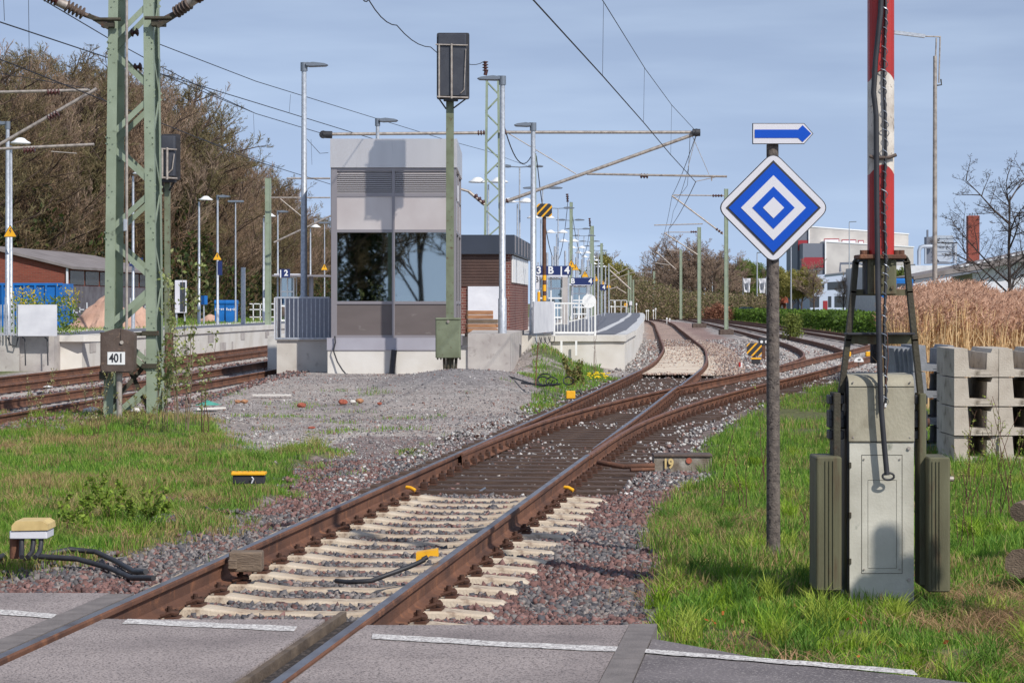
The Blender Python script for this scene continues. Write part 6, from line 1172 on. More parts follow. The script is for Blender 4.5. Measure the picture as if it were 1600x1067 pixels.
for i, p in enumerate(([(1087, 284.5, 73.5), (1045, 358, 132), (1040, 395, 170), (1030, 420, 210)], [(1088, 210, 75), (1050, 306, 133), (1038, 364, 170), (1024, 393, 210)], [(1076, 262, 75), (1052, 330, 120), (1045, 358, 132)], [(1078, 215, 76), (1074, 290, 95), (1050, 310, 132)])): wire('catenary_wire', p, .009+.004*(i < 2), ['contact wire running away from the long bracket arm', 'carrier wire running away from the bracket head', 'thin wire left of the contact wire beyond the bracket', 'thin steep wire under the bracket head'][i], .15)
wire('feeder_wire', [(560, -20, 40), (576, 0, 42), (620, 40, 50), (673, 74, 58), (720, 95, 68), (757, 96, 75)], .012, 'thick wire sagging from the top to the insulator behind the tall signal', .12, 5)
for p, s_, l in (([(785, 187, 75), (836, 230, 92)], 1.0, 'sagging wire right of the large lattice mast'), ([(838, 244, 92), (888, 306, 152)], 4.2, 'sagging wire between the first two platform mast heads'), ([(892, 316, 152), (923, 346, 196)], 3.2, 'sagging wire between the farther platform mast heads')): wire('feeder_wire', p, .02, l, s_)
wire('catenary_wire', [(64, -2, 40), (169, 60, 48), (250, 104, 56), (350, 155, 66), (400, 178, 71)], .011, 'wire from the upper left edge behind the mast to the dropper by the tall lamp', n=3)
wire('contact_wire', [(-30, 24, 33), (0, 35, 36), (169, 91, 46), (249, 115, 52), (400, 161, 62), (582, 217, 78)], .012, 'contact wire from the left edge running down to the tower roof', n=3)
wire('catenary_wire', [(249, 69.5, 52), (400, 127.5, 63), (690, 217, 96), (760, 236, 110), (830, 262, 140)], .011, 'long straight wire passing over the tower roof', n=3)
wire('catenary_wire', [(249, 115, 50), (400, 178, 66), (505, 209.5, 74.4)], .011, 'wire ending at the left bracket head', n=3)
wire('contact_wire', [(-20, 85, 38), (0, 93, 39), (167, 159, 46), (255, 194, 52), (400, 252, 66), (516, 288, 84)], .011, 'contact wire crossing low in front of the woodland', n=3)
wire('catenary_wire', [(-20, 110, 56), (0, 115, 57), (140, 139, 62)], .009, 'short thin wire ending at the left edge bracket', n=2)
wire('catenary_wire', [(140, 139, 62), (167, 160, 66), (300, 212, 84), (440, 262, 110)], .009, 'thin wire from the left edge bracket across the trees', n=2)
for i, (px, a, b, Y) in enumerate(((44.5, -5, 110, 40), (5.5, -5, 33, 37), (454, 148, 176, 66), (396, 178, 215, 71), (486, 218, 258, 76))): wire('dropper', [(px, a, Y), (px+(1.5 if i != 2 else -2), b, Y)], .005, ['long thin dropper near the left edge', 'short dropper at the very left edge', 'short dropper left of the tall lamp', 'dropper ending over the woodland', 'dropper between the tall lamp and the tower'][i], n=1)
wire('stay_wire', [(478, 216, 76), (500, 240, 76), (513, 239, 76)], .009, 'kinked stay wire at the left bracket head', n=1)

# ------------------------------------------------------------------ right: tall lamp, chimney, works buildings
Y = 62; t = thing('street_lamp', 'very tall grey pole with a short cranked lamp arm above the reeds', 'lamp', (PX(1461, Y), Y, 0)); part('pole', 'concpost' if False else 'tube', t, lambda m: [m.tube([(PX(1460.5, Y), Y, 0), (PX(1461, Y), Y, PZ(88, Y))], [.075, .05], 10), m.tube([P(1462, 88, Y), P(1463, 60, Y)], .02, 6), m.tube([P(1469, 58, Y), P(1467, 130, Y)], .02, 6)])
part('arm', 'tube', t, lambda m: m.tube([P(1470, 58, Y), P(1440, 57, Y)], .02, 6)); part('lamp_head', 'galvl', t, lambda m: m.bar(P(1445, 57, Y), P(1397, 51, Y), .09, .14)); part('clamp', 'olived', t, lambda m: m.tube([P(1463, 134, Y), P(1471, 133, Y), P(1470, 124, Y)], .02, 5))
Y = 260; t = thing('chimney', 'square red brick chimney rising behind the bare tree', 'chimney', (PX(1521.5, Y), Y, 0)); part('shaft', 'brick3', t, lambda m: m.box(PX(1513, Y), PX(1530.5, Y), Y, Y+1.2, 0, PZ(337, Y))); part('aerials', 'galv', t, lambda m: [m.tube([(PX(p_, Y), Y+.3, PZ(338, Y)), (PX(p_, Y), Y+.3, PZ(338-h_, Y))], .05, 5) for p_, h_ in ((1516, 4), (1520, 6), (1524, 5), (1528, 3))])
t = thing('dust_filter', 'light metal hopper and duct work left of the brick chimney', 'filter plant', (PX(1478, Y), Y, 0))
part('hopper', 'vent', t, lambda m: [m.prism([(PX(1463, Y), PZ(402, Y)), (PX(1488, Y), PZ(402, Y)), (PX(1490, Y), PZ(368, Y)), (PX(1463, Y), PZ(368, Y))], Y, Y+3), m.prism([(PX(1468, Y), PZ(409, Y)), (PX(1484, Y), PZ(409, Y)), (PX(1488, Y), PZ(402, Y)), (PX(1463, Y), PZ(402, Y))], Y, Y+3)]+[m.box(PX(1462, Y), PX(1491, Y), Y-.1, Y-.01, PZ(z+.7, Y), PZ(z, Y)) for z in (372, 378, 385, 392, 398)])
part('duct', 'vent', t, lambda m: [m.tube([P(1436, 414, Y), P(1436, 392, Y), P(1438, 386.5, Y), P(1443, 385, Y), P(1458, 385, Y)], .22, 8)]); part('duct', 'vent', t, lambda m: [m.tube([P(1492, 412, Y), P(1492, 380, Y)], .25, 8)]); part('duct', 'vent', t, lambda m: [m.tube([P(1446, 384, Y), P(1446, 412, Y)], .12, 6)]); part('steel_frame', 'cladg', t, lambda m: [m.box(PX(1449, Y), PX(1458, Y), Y+.5, Y+2, PZ(412, Y), PZ(370, Y)), m.box(PX(1450, Y), PX(1452, Y), Y+.5, Y+1, PZ(370, Y), PZ(359, Y)), m.box(PX(1464, Y), PX(1490, Y), Y-.05, Y+3, PZ(412, Y), PZ(409.5, Y))])
Y = 250; t = thing('works_hall', 'white works hall with pipes on its roof behind the barrier', 'building', (PX(1480, Y), Y, 0)); part('wall', 'white', t, lambda m: m.box(PX(1384, Y), PX(1640, Y), Y+4, Y+30, -.5, PZ(415, Y+4)))
# sheds with the grey sloping roof
Y = 170; t = thing('shed', 'long shed with a dark sloping roof and pale wall behind the reeds', 'building', (PX(1520, Y), Y, 0))
mb = MB(); rf = [(1424, 432), (1530, 411), (1660, 383), (1660, 396), (1530, 421), (1424, 437)]; mb.prism([(PX(a, Y), PZ(b, Y)) for a, b in rf], Y-1, Y+9); mb.build('roof', 'roofg', t)
mb = MB(); mb.prism([(PX(1426, Y), PZ(436, Y)), (PX(1530, Y), PZ(421.5, Y)), (PX(1530, Y), PZ(424.5, Y)), (PX(1426, Y), PZ(443, Y))], Y-.95, Y+8.9); mb.build('roof_edge', 'cladg', t)
part('wall', 'white', t, lambda m: m.prism([(PX(1520, Y), -.4), (PX(1660, Y), -.4), (PX(1660, Y), PZ(397, Y)), (PX(1520, Y), PZ(424, Y))], Y+.2, Y+8)); part('roof_ribs', 'white', t, lambda m: [m.bar(P(1500+i*9, 416.5-i*1.92, Y-1.05), P(1505+i*9, 415.5-i*1.92, Y-1.05), .12, .1) for i in range(12)])
t = thing('company_sign', 'white sign with red bar and broken white lettering, half hidden by the reeds', 'sign', (PX(1553, 120), 120, 0)); Y = 120; part('panel', 'white', t, lambda m: m.box(PX(1532, Y), PX(1576, Y), Y, Y+.1, PZ(470, Y), PZ(440, Y))); part('red_bar', 'red', t, lambda m: m.box(PX(1548, Y), PX(1576, Y), Y-.02, Y-.002, PZ(467, Y), PZ(463.5, Y))); part('posts', 'galvl', t, lambda m: [m.box(PX(a, Y), PX(a, Y)+.1, Y+.1, Y+.2, -.3, PZ(440, Y)) for a in (1535, 1572)])
t = thing('blue_van', 'blue vehicle side glimpsed between the barrier frame and the reeds', 'vehicle', (PX(1410, 150), 150, 0)); Y = 150; part('body', 'contblue', t, lambda m: m.rbox(PX(1376, Y), PX(1428, Y), Y, Y+2.2, .5, PZ(435, Y), .2)); part('window', 'darkgl', t, lambda m: m.box(PX(1402, Y), PX(1416, Y), Y-.02, Y-.002, PZ(452, Y), PZ(443, Y))); part('wheel', 'black', t, lambda m: [m.tube([(PX(a, Y), Y-.05, .25), (PX(a, Y), Y+.2, .25)], .38, 14) for a in (1388, 1418)])
part('marking', 'white', t, lambda m: m.box(PX(1402, Y), PX(1407, Y), Y-.03, Y-.022, PZ(453, Y), PZ(449, Y)))
# distant office block
Y = 390; t = thing('office_building', 'pale multi storey works building with red window bands behind the diamond sign', 'building', (PX(1340, Y), Y, 0))
def ob(name, m, a, b, c, d, y0, y1, **k): return part(name, m, t, lambda q: q.box(PX(a, Y), PX(b, Y), Y+y0, Y+y1, PZ(d, Y), PZ(c, Y)), **k)
part('upper_block', 'clad', t, lambda q: q.prism([(PX(1271, Y), 0), (PX(1429, Y), 0), (PX(1429, Y), PZ(363.5, Y)), (PX(1271, Y), PZ(351.5, Y))], Y+6, Y+20)); part('lower_block', 'clad', t, lambda q: q.prism([(PX(1291, Y), 0), (PX(1429, Y), 0), (PX(1429, Y), PZ(385, Y)), (PX(1291, Y), PZ(376.5, Y))], Y+1, Y+5.9))
part('parapet', 'whitep', t, lambda q: [q.prism([(PX(1270.5, Y), PZ(353, Y)), (PX(1430, Y), PZ(365, Y)), (PX(1430, Y), PZ(363.3, Y)), (PX(1270.5, Y), PZ(351.3, Y))], Y+5.9, Y+20.1), q.prism([(PX(1290, Y), PZ(378, Y)), (PX(1430, Y), PZ(386.7, Y)), (PX(1430, Y), PZ(385, Y)), (PX(1290, Y), PZ(376.3, Y))], Y+.9, Y+5.95), q.box(PX(1290, Y), PX(1292, Y), Y+.85, Y+1.0, 0, PZ(376.5, Y)), q.box(PX(1270.3, Y), PX(1272, Y), Y+5.85, Y+6, 0, PZ(351.5, Y))])
part('side_wing', 'cladg', t, lambda q: [q.box(PX(1253, Y), PX(1271, Y), Y+6.2, Y+22, 0, PZ(354, Y)), q.box(PX(1256, Y), PX(1290, Y), Y+1.3, Y+6.1, 0, PZ(380, Y))])
for a, b, c, d, y in ((1254, 1270, 374, 390, 6.1), (1258, 1289, 402, 418, 1.2), (1254, 1272, 404, 420, 1.15)): part('window_band', 'redw', t, lambda q: [q.box(PX(a, Y), PX(b, Y), Y+y-.02, Y+y, PZ(d, Y), PZ(c, Y))])
for a, b, c in ((1295, 1319, 371.5), (1323, 1346, 373), (1349, 1358, 374)): part('window', 'redw', t, lambda q: [q.box(PX(a, Y), PX(b, Y), Y+5.93, Y+5.98, PZ(c+7, Y), PZ(c, Y))]); part('window_pane', 'white', t, lambda q: [q.box(PX(a+1, Y), PX(b-1, Y), Y+5.9, Y+5.925, PZ(c+5.5, Y), PZ(c+1.5, Y))])
part('window', 'redw', t, lambda q: q.box(PX(1396, Y), PX(1401, Y), Y+5.93, Y+5.98, PZ(382, Y), PZ(371, Y)))
Y = 370; t = thing('office_annex', 'two storey pale blue annex with dark window strips in front of the works building', 'building', (PX(1330, Y), Y, 0))
part('wall', 'cladb', t, lambda q: q.prism([(PX(1266, Y), -.5), (PX(1430, Y), -.5), (PX(1430, Y), PZ(413, Y)), (PX(1291, Y), PZ(429, Y)), (PX(1266, Y), PZ(433, Y))], Y, Y+14)); part('roof_edge', 'cladg', t, lambda q: q.bar(P(1290, 429.5, Y-.1), P(1430, 413.5, Y-.1), .2, .3))
for a, b, s0, h_ in ((1293, 1326, 441, 12), (1336, 1357, 438, 12), (1266, 1288, 445, 8)): part('window_strip', 'darkgl', t, lambda q: q.prism([(PX(a, Y), PZ(s0+h_, Y)), (PX(b, Y), PZ(s0+h_-2, Y)), (PX(b, Y), PZ(s0-2, Y)), (PX(a, Y), PZ(s0, Y))], Y-.06, Y-.01))
for a, b in ((1265, 1280), (1294, 1299), (1304, 1330), (1334, 1340)): part('window_strip', 'darkgl', t, lambda q: q.box(PX(a, Y), PX(b, Y), Y-.06, Y-.01, PZ(480, Y), PZ(463, Y)))
part('door', 'redw', t, lambda q: q.box(PX(1286, Y), PX(1293, Y), Y-.06, Y-.01, PZ(492, Y), PZ(470, Y))); part('roof_pipes', 'cladg', t, lambda q: [q.tube([P(1313, 425, Y+2), P(1313, 412, Y+2), P(1340, 411, Y+2), P(1356, 415, Y+2)], .2, 6), q.tube([P(1330, 420, Y+2), P(1356, 419, Y+2)], .2, 6)])
for px, pt, pb, Y, l in ((1327, 347, 470, 330, 'slim lamp pole in front of the pale works building'), (1113, 418, 483, 330, 'slim lamp pole left of the mast with the foundation'), (1142, 415, 480, 330, 'slim lamp pole just right of the mast with the foundation'), (1183, 395, 494, 270, 'slim lamp pole in front of the two flags'), (1236, 375, 492, 275, 'slim lamp pole between the post and the works building')):
    x = PX(px, Y); t = thing('street_lamp', l, 'lamp', (x, Y, 0), 'slim distant lamp poles'); part('pole', 'galvl', t, lambda m: m.tube([(x, Y, -.3), (x, Y, PZ(pt, Y))], .11, 6, r2=.06)); part('lamp_head', 'lampg', t, lambda m: m.bar((x, Y, PZ(pt, Y)), (x+1.0, Y, PZ(pt, Y)+.05), .12, .16))
for px, pt, pb, l in ((1167, 435, 457, 'left white advertising flag'), (1191, 435, 458, 'right white advertising flag behind the lamp pole')):
    Y = 290; x = PX(px, Y); t = thing('flag', l, 'flag', (x, Y, 0), 'white advertising flags'); n0 = 7
    mb = MB(); vs = []
    for i in range(n0):
        u = i/(n0-1)
        for py, ww in ((pt, 6), (pt+8, 5.2), (pt+16, 4.6), (pb, 4)): vs.append((x+(u-.5)*2*ww*Y/F, Y+.12*math.sin(u*7+py), PZ(py, Y)))
    mb.add(vs, [(4*i+j, 4*i+j+1, 4*i+5+j, 4*i+4+j) for i in range(n0-1) for j in range(3)]); mb.build('cloth', 'white', t); part('pole', 'galvl', t, lambda m: m.tube([(x-6*Y/F*(-1 if px > 1180 else 1), Y+.1, -.3), (x-6*Y/F*(-1 if px > 1180 else 1), Y+.1, PZ(pt-2, Y))], .05, 6)); part('printed_mark', 'cladg', t, lambda m: m.box(x-.15, x+.2, Y-.18, Y-.14, PZ(pt+15, Y), PZ(pt+7, Y)))
# car and truck
Y = 250; t = thing('parked_car', 'dark green estate car passing behind the hedge', 'car', (PX(1180, Y), Y, 0)); q = [(1152, 492), (1152, 486), (1156, 482), (1162, 479.5), (1175, 479.8), (1181, 483), (1189, 485), (1192, 488), (1192, 493), (1186, 494), (1158, 494)]
part('body', 'carp', t, lambda m: m.prism(rpoly([(PX(a, Y), PZ(b, Y)) for a, b in q], .1, 2), Y, Y+1.8)); part('window', 'glass', t, lambda m: m.prism([(PX(a, Y), PZ(b, Y)) for a, b in ((1158, 484.5), (1163, 481), (1174, 481), (1179, 484.5))], Y-.02, Y-.005)); part('wheel', 'black', t, lambda m: m.tube([(PX(1160, Y), Y-.05, PZ(493, Y)), (PX(1160, Y), Y+.2, PZ(493, Y))], .33, 12)); part('wheel', 'black', t, lambda m: m.tube([(PX(1185, Y), Y-.05, PZ(493, Y)), (PX(1185, Y), Y+.2, PZ(493, Y))], .33, 12))
Y = 300; t = thing('parked_truck', 'white truck with a box body partly hidden by the post', 'truck', (PX(1180, Y), Y, 0)); part('box_body', 'whitep', t, lambda m: m.rbox(PX(1176, Y), PX(1200, Y), Y, Y+2.5, .9, PZ(469, Y), .08)); part('cab', 'whitep', t, lambda m: m.rbox(PX(1163, Y), PX(1175.5, Y), Y+.1, Y+2.4, .5, PZ(471, Y), .2)); part('window', 'darkgl', t, lambda m: m.box(PX(1166, Y), PX(1172, Y), Y+.05, Y+.09, PZ(479, Y), PZ(473, Y))); part('wheel', 'black', t, lambda m: [m.tube([(PX(a, Y), Y-.05, .2), (PX(a, Y), Y+.3, .2)], .48, 12) for a in (1167, 1182, 1196)])
Y = 300; t = thing('house', 'low house with a red tiled roof behind the thin trees', 'house', (PX(1225, Y), Y, 0)); part('wall', 'brick2', t, lambda m: m.box(PX(1217, Y), PX(1234, Y), Y+4, Y+9, -.4, PZ(473, Y))); part('roof', 'brickred', t, lambda m: m.prism([(PX(1214, Y), PZ(473.5, Y)), (PX(1237, Y), PZ(473.5, Y)), (PX(1234, Y), PZ(463, Y)), (PX(1218, Y), PZ(463, Y))], Y+3, Y+10))
part('window', 'white', t, lambda m: [m.box(PX(a, Y), PX(a+3, Y), Y+3.95, Y+3.99, PZ(482, Y), PZ(477, Y)) for a in (1219, 1226)])
Y = 225; t = thing('signal_box_case', 'small white case on the middle thin mast at the platform end', 'case', (PX(985.5, Y), Y, 2)); part('case', 'white', t, lambda m: m.rbox(PX(983, Y), PX(987.5, Y), Y-.2, Y, PZ(477, Y), PZ(470.5, Y), .03)); part('plinth', 'galvl', t, lambda m: m.box(PX(984.5, Y), PX(986, Y), Y-.1, Y-.05, 0, PZ(477, Y)))
Y = 222; t = thing('speed_board', 'small square orange board at the platform end', 'sign', (PX(978, Y), Y, 0)); part('panel', 'yellow', t, lambda m: m.box(PX(975.5, Y), PX(980.5, Y), Y, Y+.03, PZ(479.5, Y), PZ(473.8, Y))); part('post', 'galvl', t, lambda m: m.tube([(PX(978, Y), Y+.06, 0), (PX(978, Y), Y+.06, PZ(475, Y))], .04, 5)); part('figure', 'black', t, lambda m: m.box(PX(977.5, Y), PX(978.6, Y), Y-.01, Y-.002, PZ(478, Y), PZ(475.5, Y)))
for i, (px, py, Y) in enumerate(((1010, 486, 232), (1013, 485.6, 232), (1021, 485.5, 236), (1024.5, 483, 236), (1042, 498, 204), (1046.5, 499, 204), (994.5, 475.5, 240), (960, 472, 215), (955.5, 479, 215))):
    o = MB(); w_ = 1.2*Y/F; o.rbox(PX(px, Y)-w_, PX(px, Y)+w_, Y, Y+.1, PZ(py+1.2, Y), PZ(py-1.5, Y), .02); o.tube([(PX(px, Y), Y+.05, -.2), (PX(px, Y), Y+.05, PZ(py, Y))], .03, 5)
    props(o.build('small_marker', 'whitep', None), 'tiny pale trackside marker, %s' % ['left of the far lattice mast', 'beside the leftmost far marker', 'at the foot of the far lattice mast', 'tall one right of the far lattice mast', 'left one beside the curving siding', 'right one beside the curving siding', 'next to the thin masts', 'over the platform end railing', 'low one on the platform end'][i], 'marker', 'tiny pale trackside markers')
o = MB(); Y = 300; o.box(PX(1033, Y), PX(1040, Y), Y, Y+.1, PZ(474, Y), PZ(472.5, Y)); o.tube([P(1036, 472, Y), (PX(1036, Y), Y, -.4)], .04, 5); props(o.build('direction_sign', 'whitep', None), 'small white horizontal sign in the bushes right of the far mast', 'sign')
R = thing('railing', 'thin pale railing at the far end of the platform', 'railing', (PX(965, 206), 206, .77)); part('bars', 'whitep', R, lambda m: [m.box(PX(952, 206), PX(980, 206), 206, 206.05, z, z+.05) for z in (1.85, 1.3)]+[m.box(PX(p_, 206), PX(p_, 206)+.05, 206, 206.05, .76, 1.9) for p_ in (952, 961, 970, 979)])

# ------------------------------------------------------------------ vegetation
def tree_data(h, seed, spread=.5, levels=5, kids=(9, 6, 5, 5, 4), bare=True, tw=.022, trunk=.3, upright=.35, c0=(118, 96, 80), c1=(150, 124, 100), base=.25):
    rnd = random.Random(seed); TV = MB(); RV = []; RC = []
    def ribbon(a, d, L_, w_):
        s_ = d.cross(Vector((rnd.uniform(-1, 1), rnd.uniform(-1, 1), rnd.uniform(-1, 1)))).normalized()*w_; b = a+d*L_*.55+Vector((0, 0, rnd.uniform(-.05, .08)*L_)); c = a+d*L_+Vector((rnd.uniform(-1, 1), rnd.uniform(-1, 1), rnd.uniform(-.5, 1)))*L_*.15
        RV.append((a-s_, a+s_, b+s_*.7, b-s_*.7)); RV.append((b-s_*.7, b+s_*.7, c+s_*.3, c-s_*.3)); k = rnd.uniform(.7, 1.2); m_ = rnd.random(); q = [k*(x*(1-m_)+y*m_) for x, y in zip(srgb(*c0)[:3], srgb(*c1)[:3])]; RC.append(q); RC.append(q)
    def grow(a, d, L_, r, lv):
        n = 3 if lv < 3 else 2; pts = [a]; p = a; dd = d.copy()
        for i in range(n):
            dd = (dd+Vector((rnd.uniform(-1, 1), rnd.uniform(-1, 1), rnd.uniform(-.4, .9)))*.16*(1 if lv else .4)).normalized(); p = p+dd*L_/n; pts.append(p)
        if lv <= 2: TV.tube(pts, [r*(1-.75*i/n) for i in range(n+1)], 6 if lv == 0 else 4, 0, False)
        else:
            for u, v in zip(pts[:-1], pts[1:]): ribbon(u, (v-u).normalized(), (v-u).length, max(r, tw*.8))
        if lv >= levels: return
        for k in range(kids[lv]):
            t_ = (base if lv == 0 else .2)+(1-(base if lv == 0 else .2))*(k+rnd.random())/kids[lv]; i = min(int(t_*n), n-1); q = pts[i].lerp(pts[i+1], t_*n-i)
            az = rnd.uniform(0, 2*math.pi); side = Vector((math.cos(az), math.sin(az), 0)); ax = (pts[i+1]-pts[i]).normalized(); side = (side-ax*side.dot(ax)).normalized()
            nd = (ax*upright+side*(1-upright*.4)*spread*1.6+Vector((0, 0, .25))).normalized()
            L2 = L_*rnd.uniform(.38, .6)*(1.15-.6*t_ if lv == 0 else 1-.3*t_); L2 = L2*(1.15 if lv == 0 else 1)
            if lv+1 >= levels: ribbon(q, nd, L2*1.1, tw)
            else: grow(q, nd, L2, r*(.42 if lv == 0 else .5), lv+1)
    grow(Vector((0, 0, -.3)), Vector((rnd.uniform(-.05, .05), rnd.uniform(-.05, .05), 1)).normalized(), h*.9, trunk, 0)
    return TV, np.array([[list(v) for v in q] for q in RV]), np.array(RC)
def leaves(pts, size, pal, rnd_, n_per=1, jitter=.3):
    pts = np.repeat(pts, n_per, 0); n = len(pts); c = pts+rnd_.normal(0, jitter, pts.shape); a = rnd_.normal(size=(n, 3)); a /= np.linalg.norm(a, axis=1)[:, None]; b = np.cross(a, rnd_.normal(size=(n, 3))); b /= np.linalg.norm(b, axis=1)[:, None]
    s_ = rnd_.uniform(.6, 1.3, (n, 1))*size; V_ = np.stack([c-a*s_, c+b*s_*.6, c+a*s_, c-b*s_*.6], 1); pal = np.array([SR(*p) for p in pal]); col_ = pal[rnd_.integers(0, len(pal), n)]*rnd_.uniform(.7, 1.25, (n, 1)); return V_, col_
HT = {}
def make_tree(name, label, cat, loc, h, seed, group=None, barkm='dbark', leaf=None, lsize=.12, lper=2, ljit=.25, ivy=None, rot=0, **kw):
    TV, RV, RC = tree_data(h, seed, **kw); t = thing(name, label, cat, (0, 0, 0), group); TV.build('trunk', barkm, t); V_ = RV; C_ = np.repeat(RC[:, None], 4, 1)
    r_ = np.random.default_rng(seed)
    if leaf: lv_, lc = leaves(RV[::2].mean(1), lsize, leaf, r_, lper, ljit); V_ = np.concatenate([V_, lv_]); C_ = np.concatenate([C_, np.repeat(lc[:, None], 4, 1)])
    if ivy:
        n = ivy; zz = r_.uniform(0, h*.75, n); rr = (.5+1.6*(1-zz/(h*.8)))*r_.uniform(.3, 1, n); aa = r_.uniform(0, 6.28, n); lv_, lc = leaves(np.stack([rr*np.cos(aa), rr*np.sin(aa), zz], 1), .16, [(58, 70, 36), (76, 88, 44), (48, 56, 34)], r_, 1, .25); V_ = np.concatenate([V_, lv_]); C_ = np.concatenate([C_, np.repeat(lc[:, None], 4, 1)])
    n = len(V_); np_mesh('crown', V_.reshape(-1, 3), np.arange(4*n).reshape(n, 4), M['leaf'], C_.reshape(-1, 3), 4, parent=t)
    HT[name+str(seed)] = float(np.percentile(V_[..., 2], 99.7)); t['_h'] = 0; del t['_h']; t.location = loc; t.rotation_euler.z = rot; return t
# woodland on the left: protos then copies
protos = [make_tree('bare_tree', 'bare brown tree in the wood behind the warehouse', 'tree', (-400-20*i, -60, 0), h, 11+i, 'bare trees of the wood on the left', ivy=iv, spread=sp*.85, upright=up+.15, c0=c0, c1=c1, kids=(13, 8, 6, 6, 4), tw=.017, base=.12) for i, (h, sp, up, iv, c0, c1) in enumerate(((17, .5, .4, 0, (134, 112, 92), (184, 158, 134)), (16, .55, .3, 6500, (108, 98, 70), (152, 140, 102)), (18, .45, .5, 0, (146, 124, 106), (196, 172, 150)), (15, .6, .25, 4200, (104, 94, 68), (146, 126, 94)), (16.5, .5, .35, 0, (128, 106, 86), (172, 146, 120))))]
def toppx(px): return float(np.interp(px, [-60, 0, 60, 130, 200, 260, 300, 350, 400, 430, 470, 510, 560], [80, 90, 108, 114, 126, 144, 190, 236, 278, 296, 320, 345, 366]))
used = [False]*5; spots = []; rt = random.Random(5)
for row, (dy, st) in enumerate(((0, 34), (14, 38), (30, 34))):
    px = -70+row*13
    while px < 560: spots.append((px, float(np.interp(px, [-70, 300, 560], [128, 165, 260]))+dy, row)); px += st*(1 if px < 300 else .62)
side_l = ['in the front row', 'in the middle row', 'in the back row']
for i, (px, Y, row) in enumerate(spots):
    k = (1, 3, 4, 0, 2)[i % 5] if row == 0 else rt.randrange(5); src = protos[k]; o = dup(src) if used[k] else src; used[k] = True
    x = PX(px, Y); hh = PZ(toppx(px)+rt.uniform(-10, 20)+(10 if row == 0 else 0), Y); o.location = (x, Y, 0); s_ = hh/HT['bare_tree%d' % (11+k)]*1.05; o.scale = (s_*1.05, s_*1.05, s_); o.rotation_euler.z = rt.uniform(0, 6.28)
    wh = 'far left over the container' if px < 60 else 'over the warehouse roof' if px < 160 else 'behind the lattice mast' if px < 262 else 'above the display case' if px < 330 else 'between the two platform lamps' if px < 375 else 'left of the plain green mast' if px < 425 else 'beside the tall lamp' if px < 490 else 'behind the lift tower'
    o['label'] = ('greenish ivy clad tree ' if k in (1, 3) else 'bare brown tree ')+side_l[row]+', '+wh+', by place %d from the left' % (i+1) if False else ('ivy clad tree ' if k in (1, 3) else 'bare brown tree ')+side_l[row]+', '+wh+(' on its left' if i % 2 else ' on its right')
# tangled underwood (one mass)
n = 52000; px = RNG.uniform(-80, 560, n); Yv = np.interp(px, [-70, 300, 560], [122, 158, 250])+RNG.uniform(0, 22, n); x = (px-800)*Yv/F; hmx = np.interp(px, [-60, 250, 300, 400, 560], [8.0, 8.5, 8, 7, 7])*.9; z = hmx*RNG.uniform(0, 1, n)**1.3
d = RNG.normal(size=(n, 3)); d[:, 2] = np.abs(d[:, 2])+.5; d /= np.linalg.norm(d, axis=1)[:, None]; L_ = RNG.uniform(.5, 1.7, n)[:, None]; sd_ = np.cross(d, RNG.normal(size=(n, 3))); sd_ /= np.linalg.norm(sd_, axis=1)[:, None]; sd_ *= RNG.uniform(.015, .035, n)[:, None]; c = np.stack([x, Yv, z], 1)
V_ = np.stack([c-sd_, c+sd_, c+d*L_+sd_*.4, c+d*L_-sd_*.4], 1); u = RNG.uniform(0, 1, (n, 1)); cc_ = SR(92, 74, 58)*(1-u)+SR(146, 120, 92)*u
np_mesh('underwood', V_.reshape(-1, 3), np.arange(4*n).reshape(n, 4), M['leaf'], np.repeat(cc_, 4, 0), 4, kind='stuff')
def leafmass(name, n, fn, size, pal, jit=.1, **kw):
    pts = fn(n); V_, c_ = leaves(pts, size, pal, RNG, 1, jit); return np_mesh(name, V_.reshape(-1, 3), np.arange(4*len(V_)).reshape(-1, 4), M['leaf'], np.repeat(c_, 4, 0), 4, **kw)
def fn(n):
    px = RNG.uniform(-80, 560, n); k = fbm(px*.02, px*0, 1.6, 90); Yv = np.interp(px, [-70, 300, 560], [121, 156, 248])+RNG.uniform(0, 18, n); return np.stack([(px-800)*Yv/F, Yv, RNG.uniform(0, 1, n)**1.4*(2+9*np.clip(k-.25, 0, 1)+2.5*(px < 170))], 1)
leafmass('ivy_underwood', 42000, fn, .2, [(54, 68, 38), (72, 88, 42), (42, 50, 32), (90, 94, 50)], .3, kind='stuff')
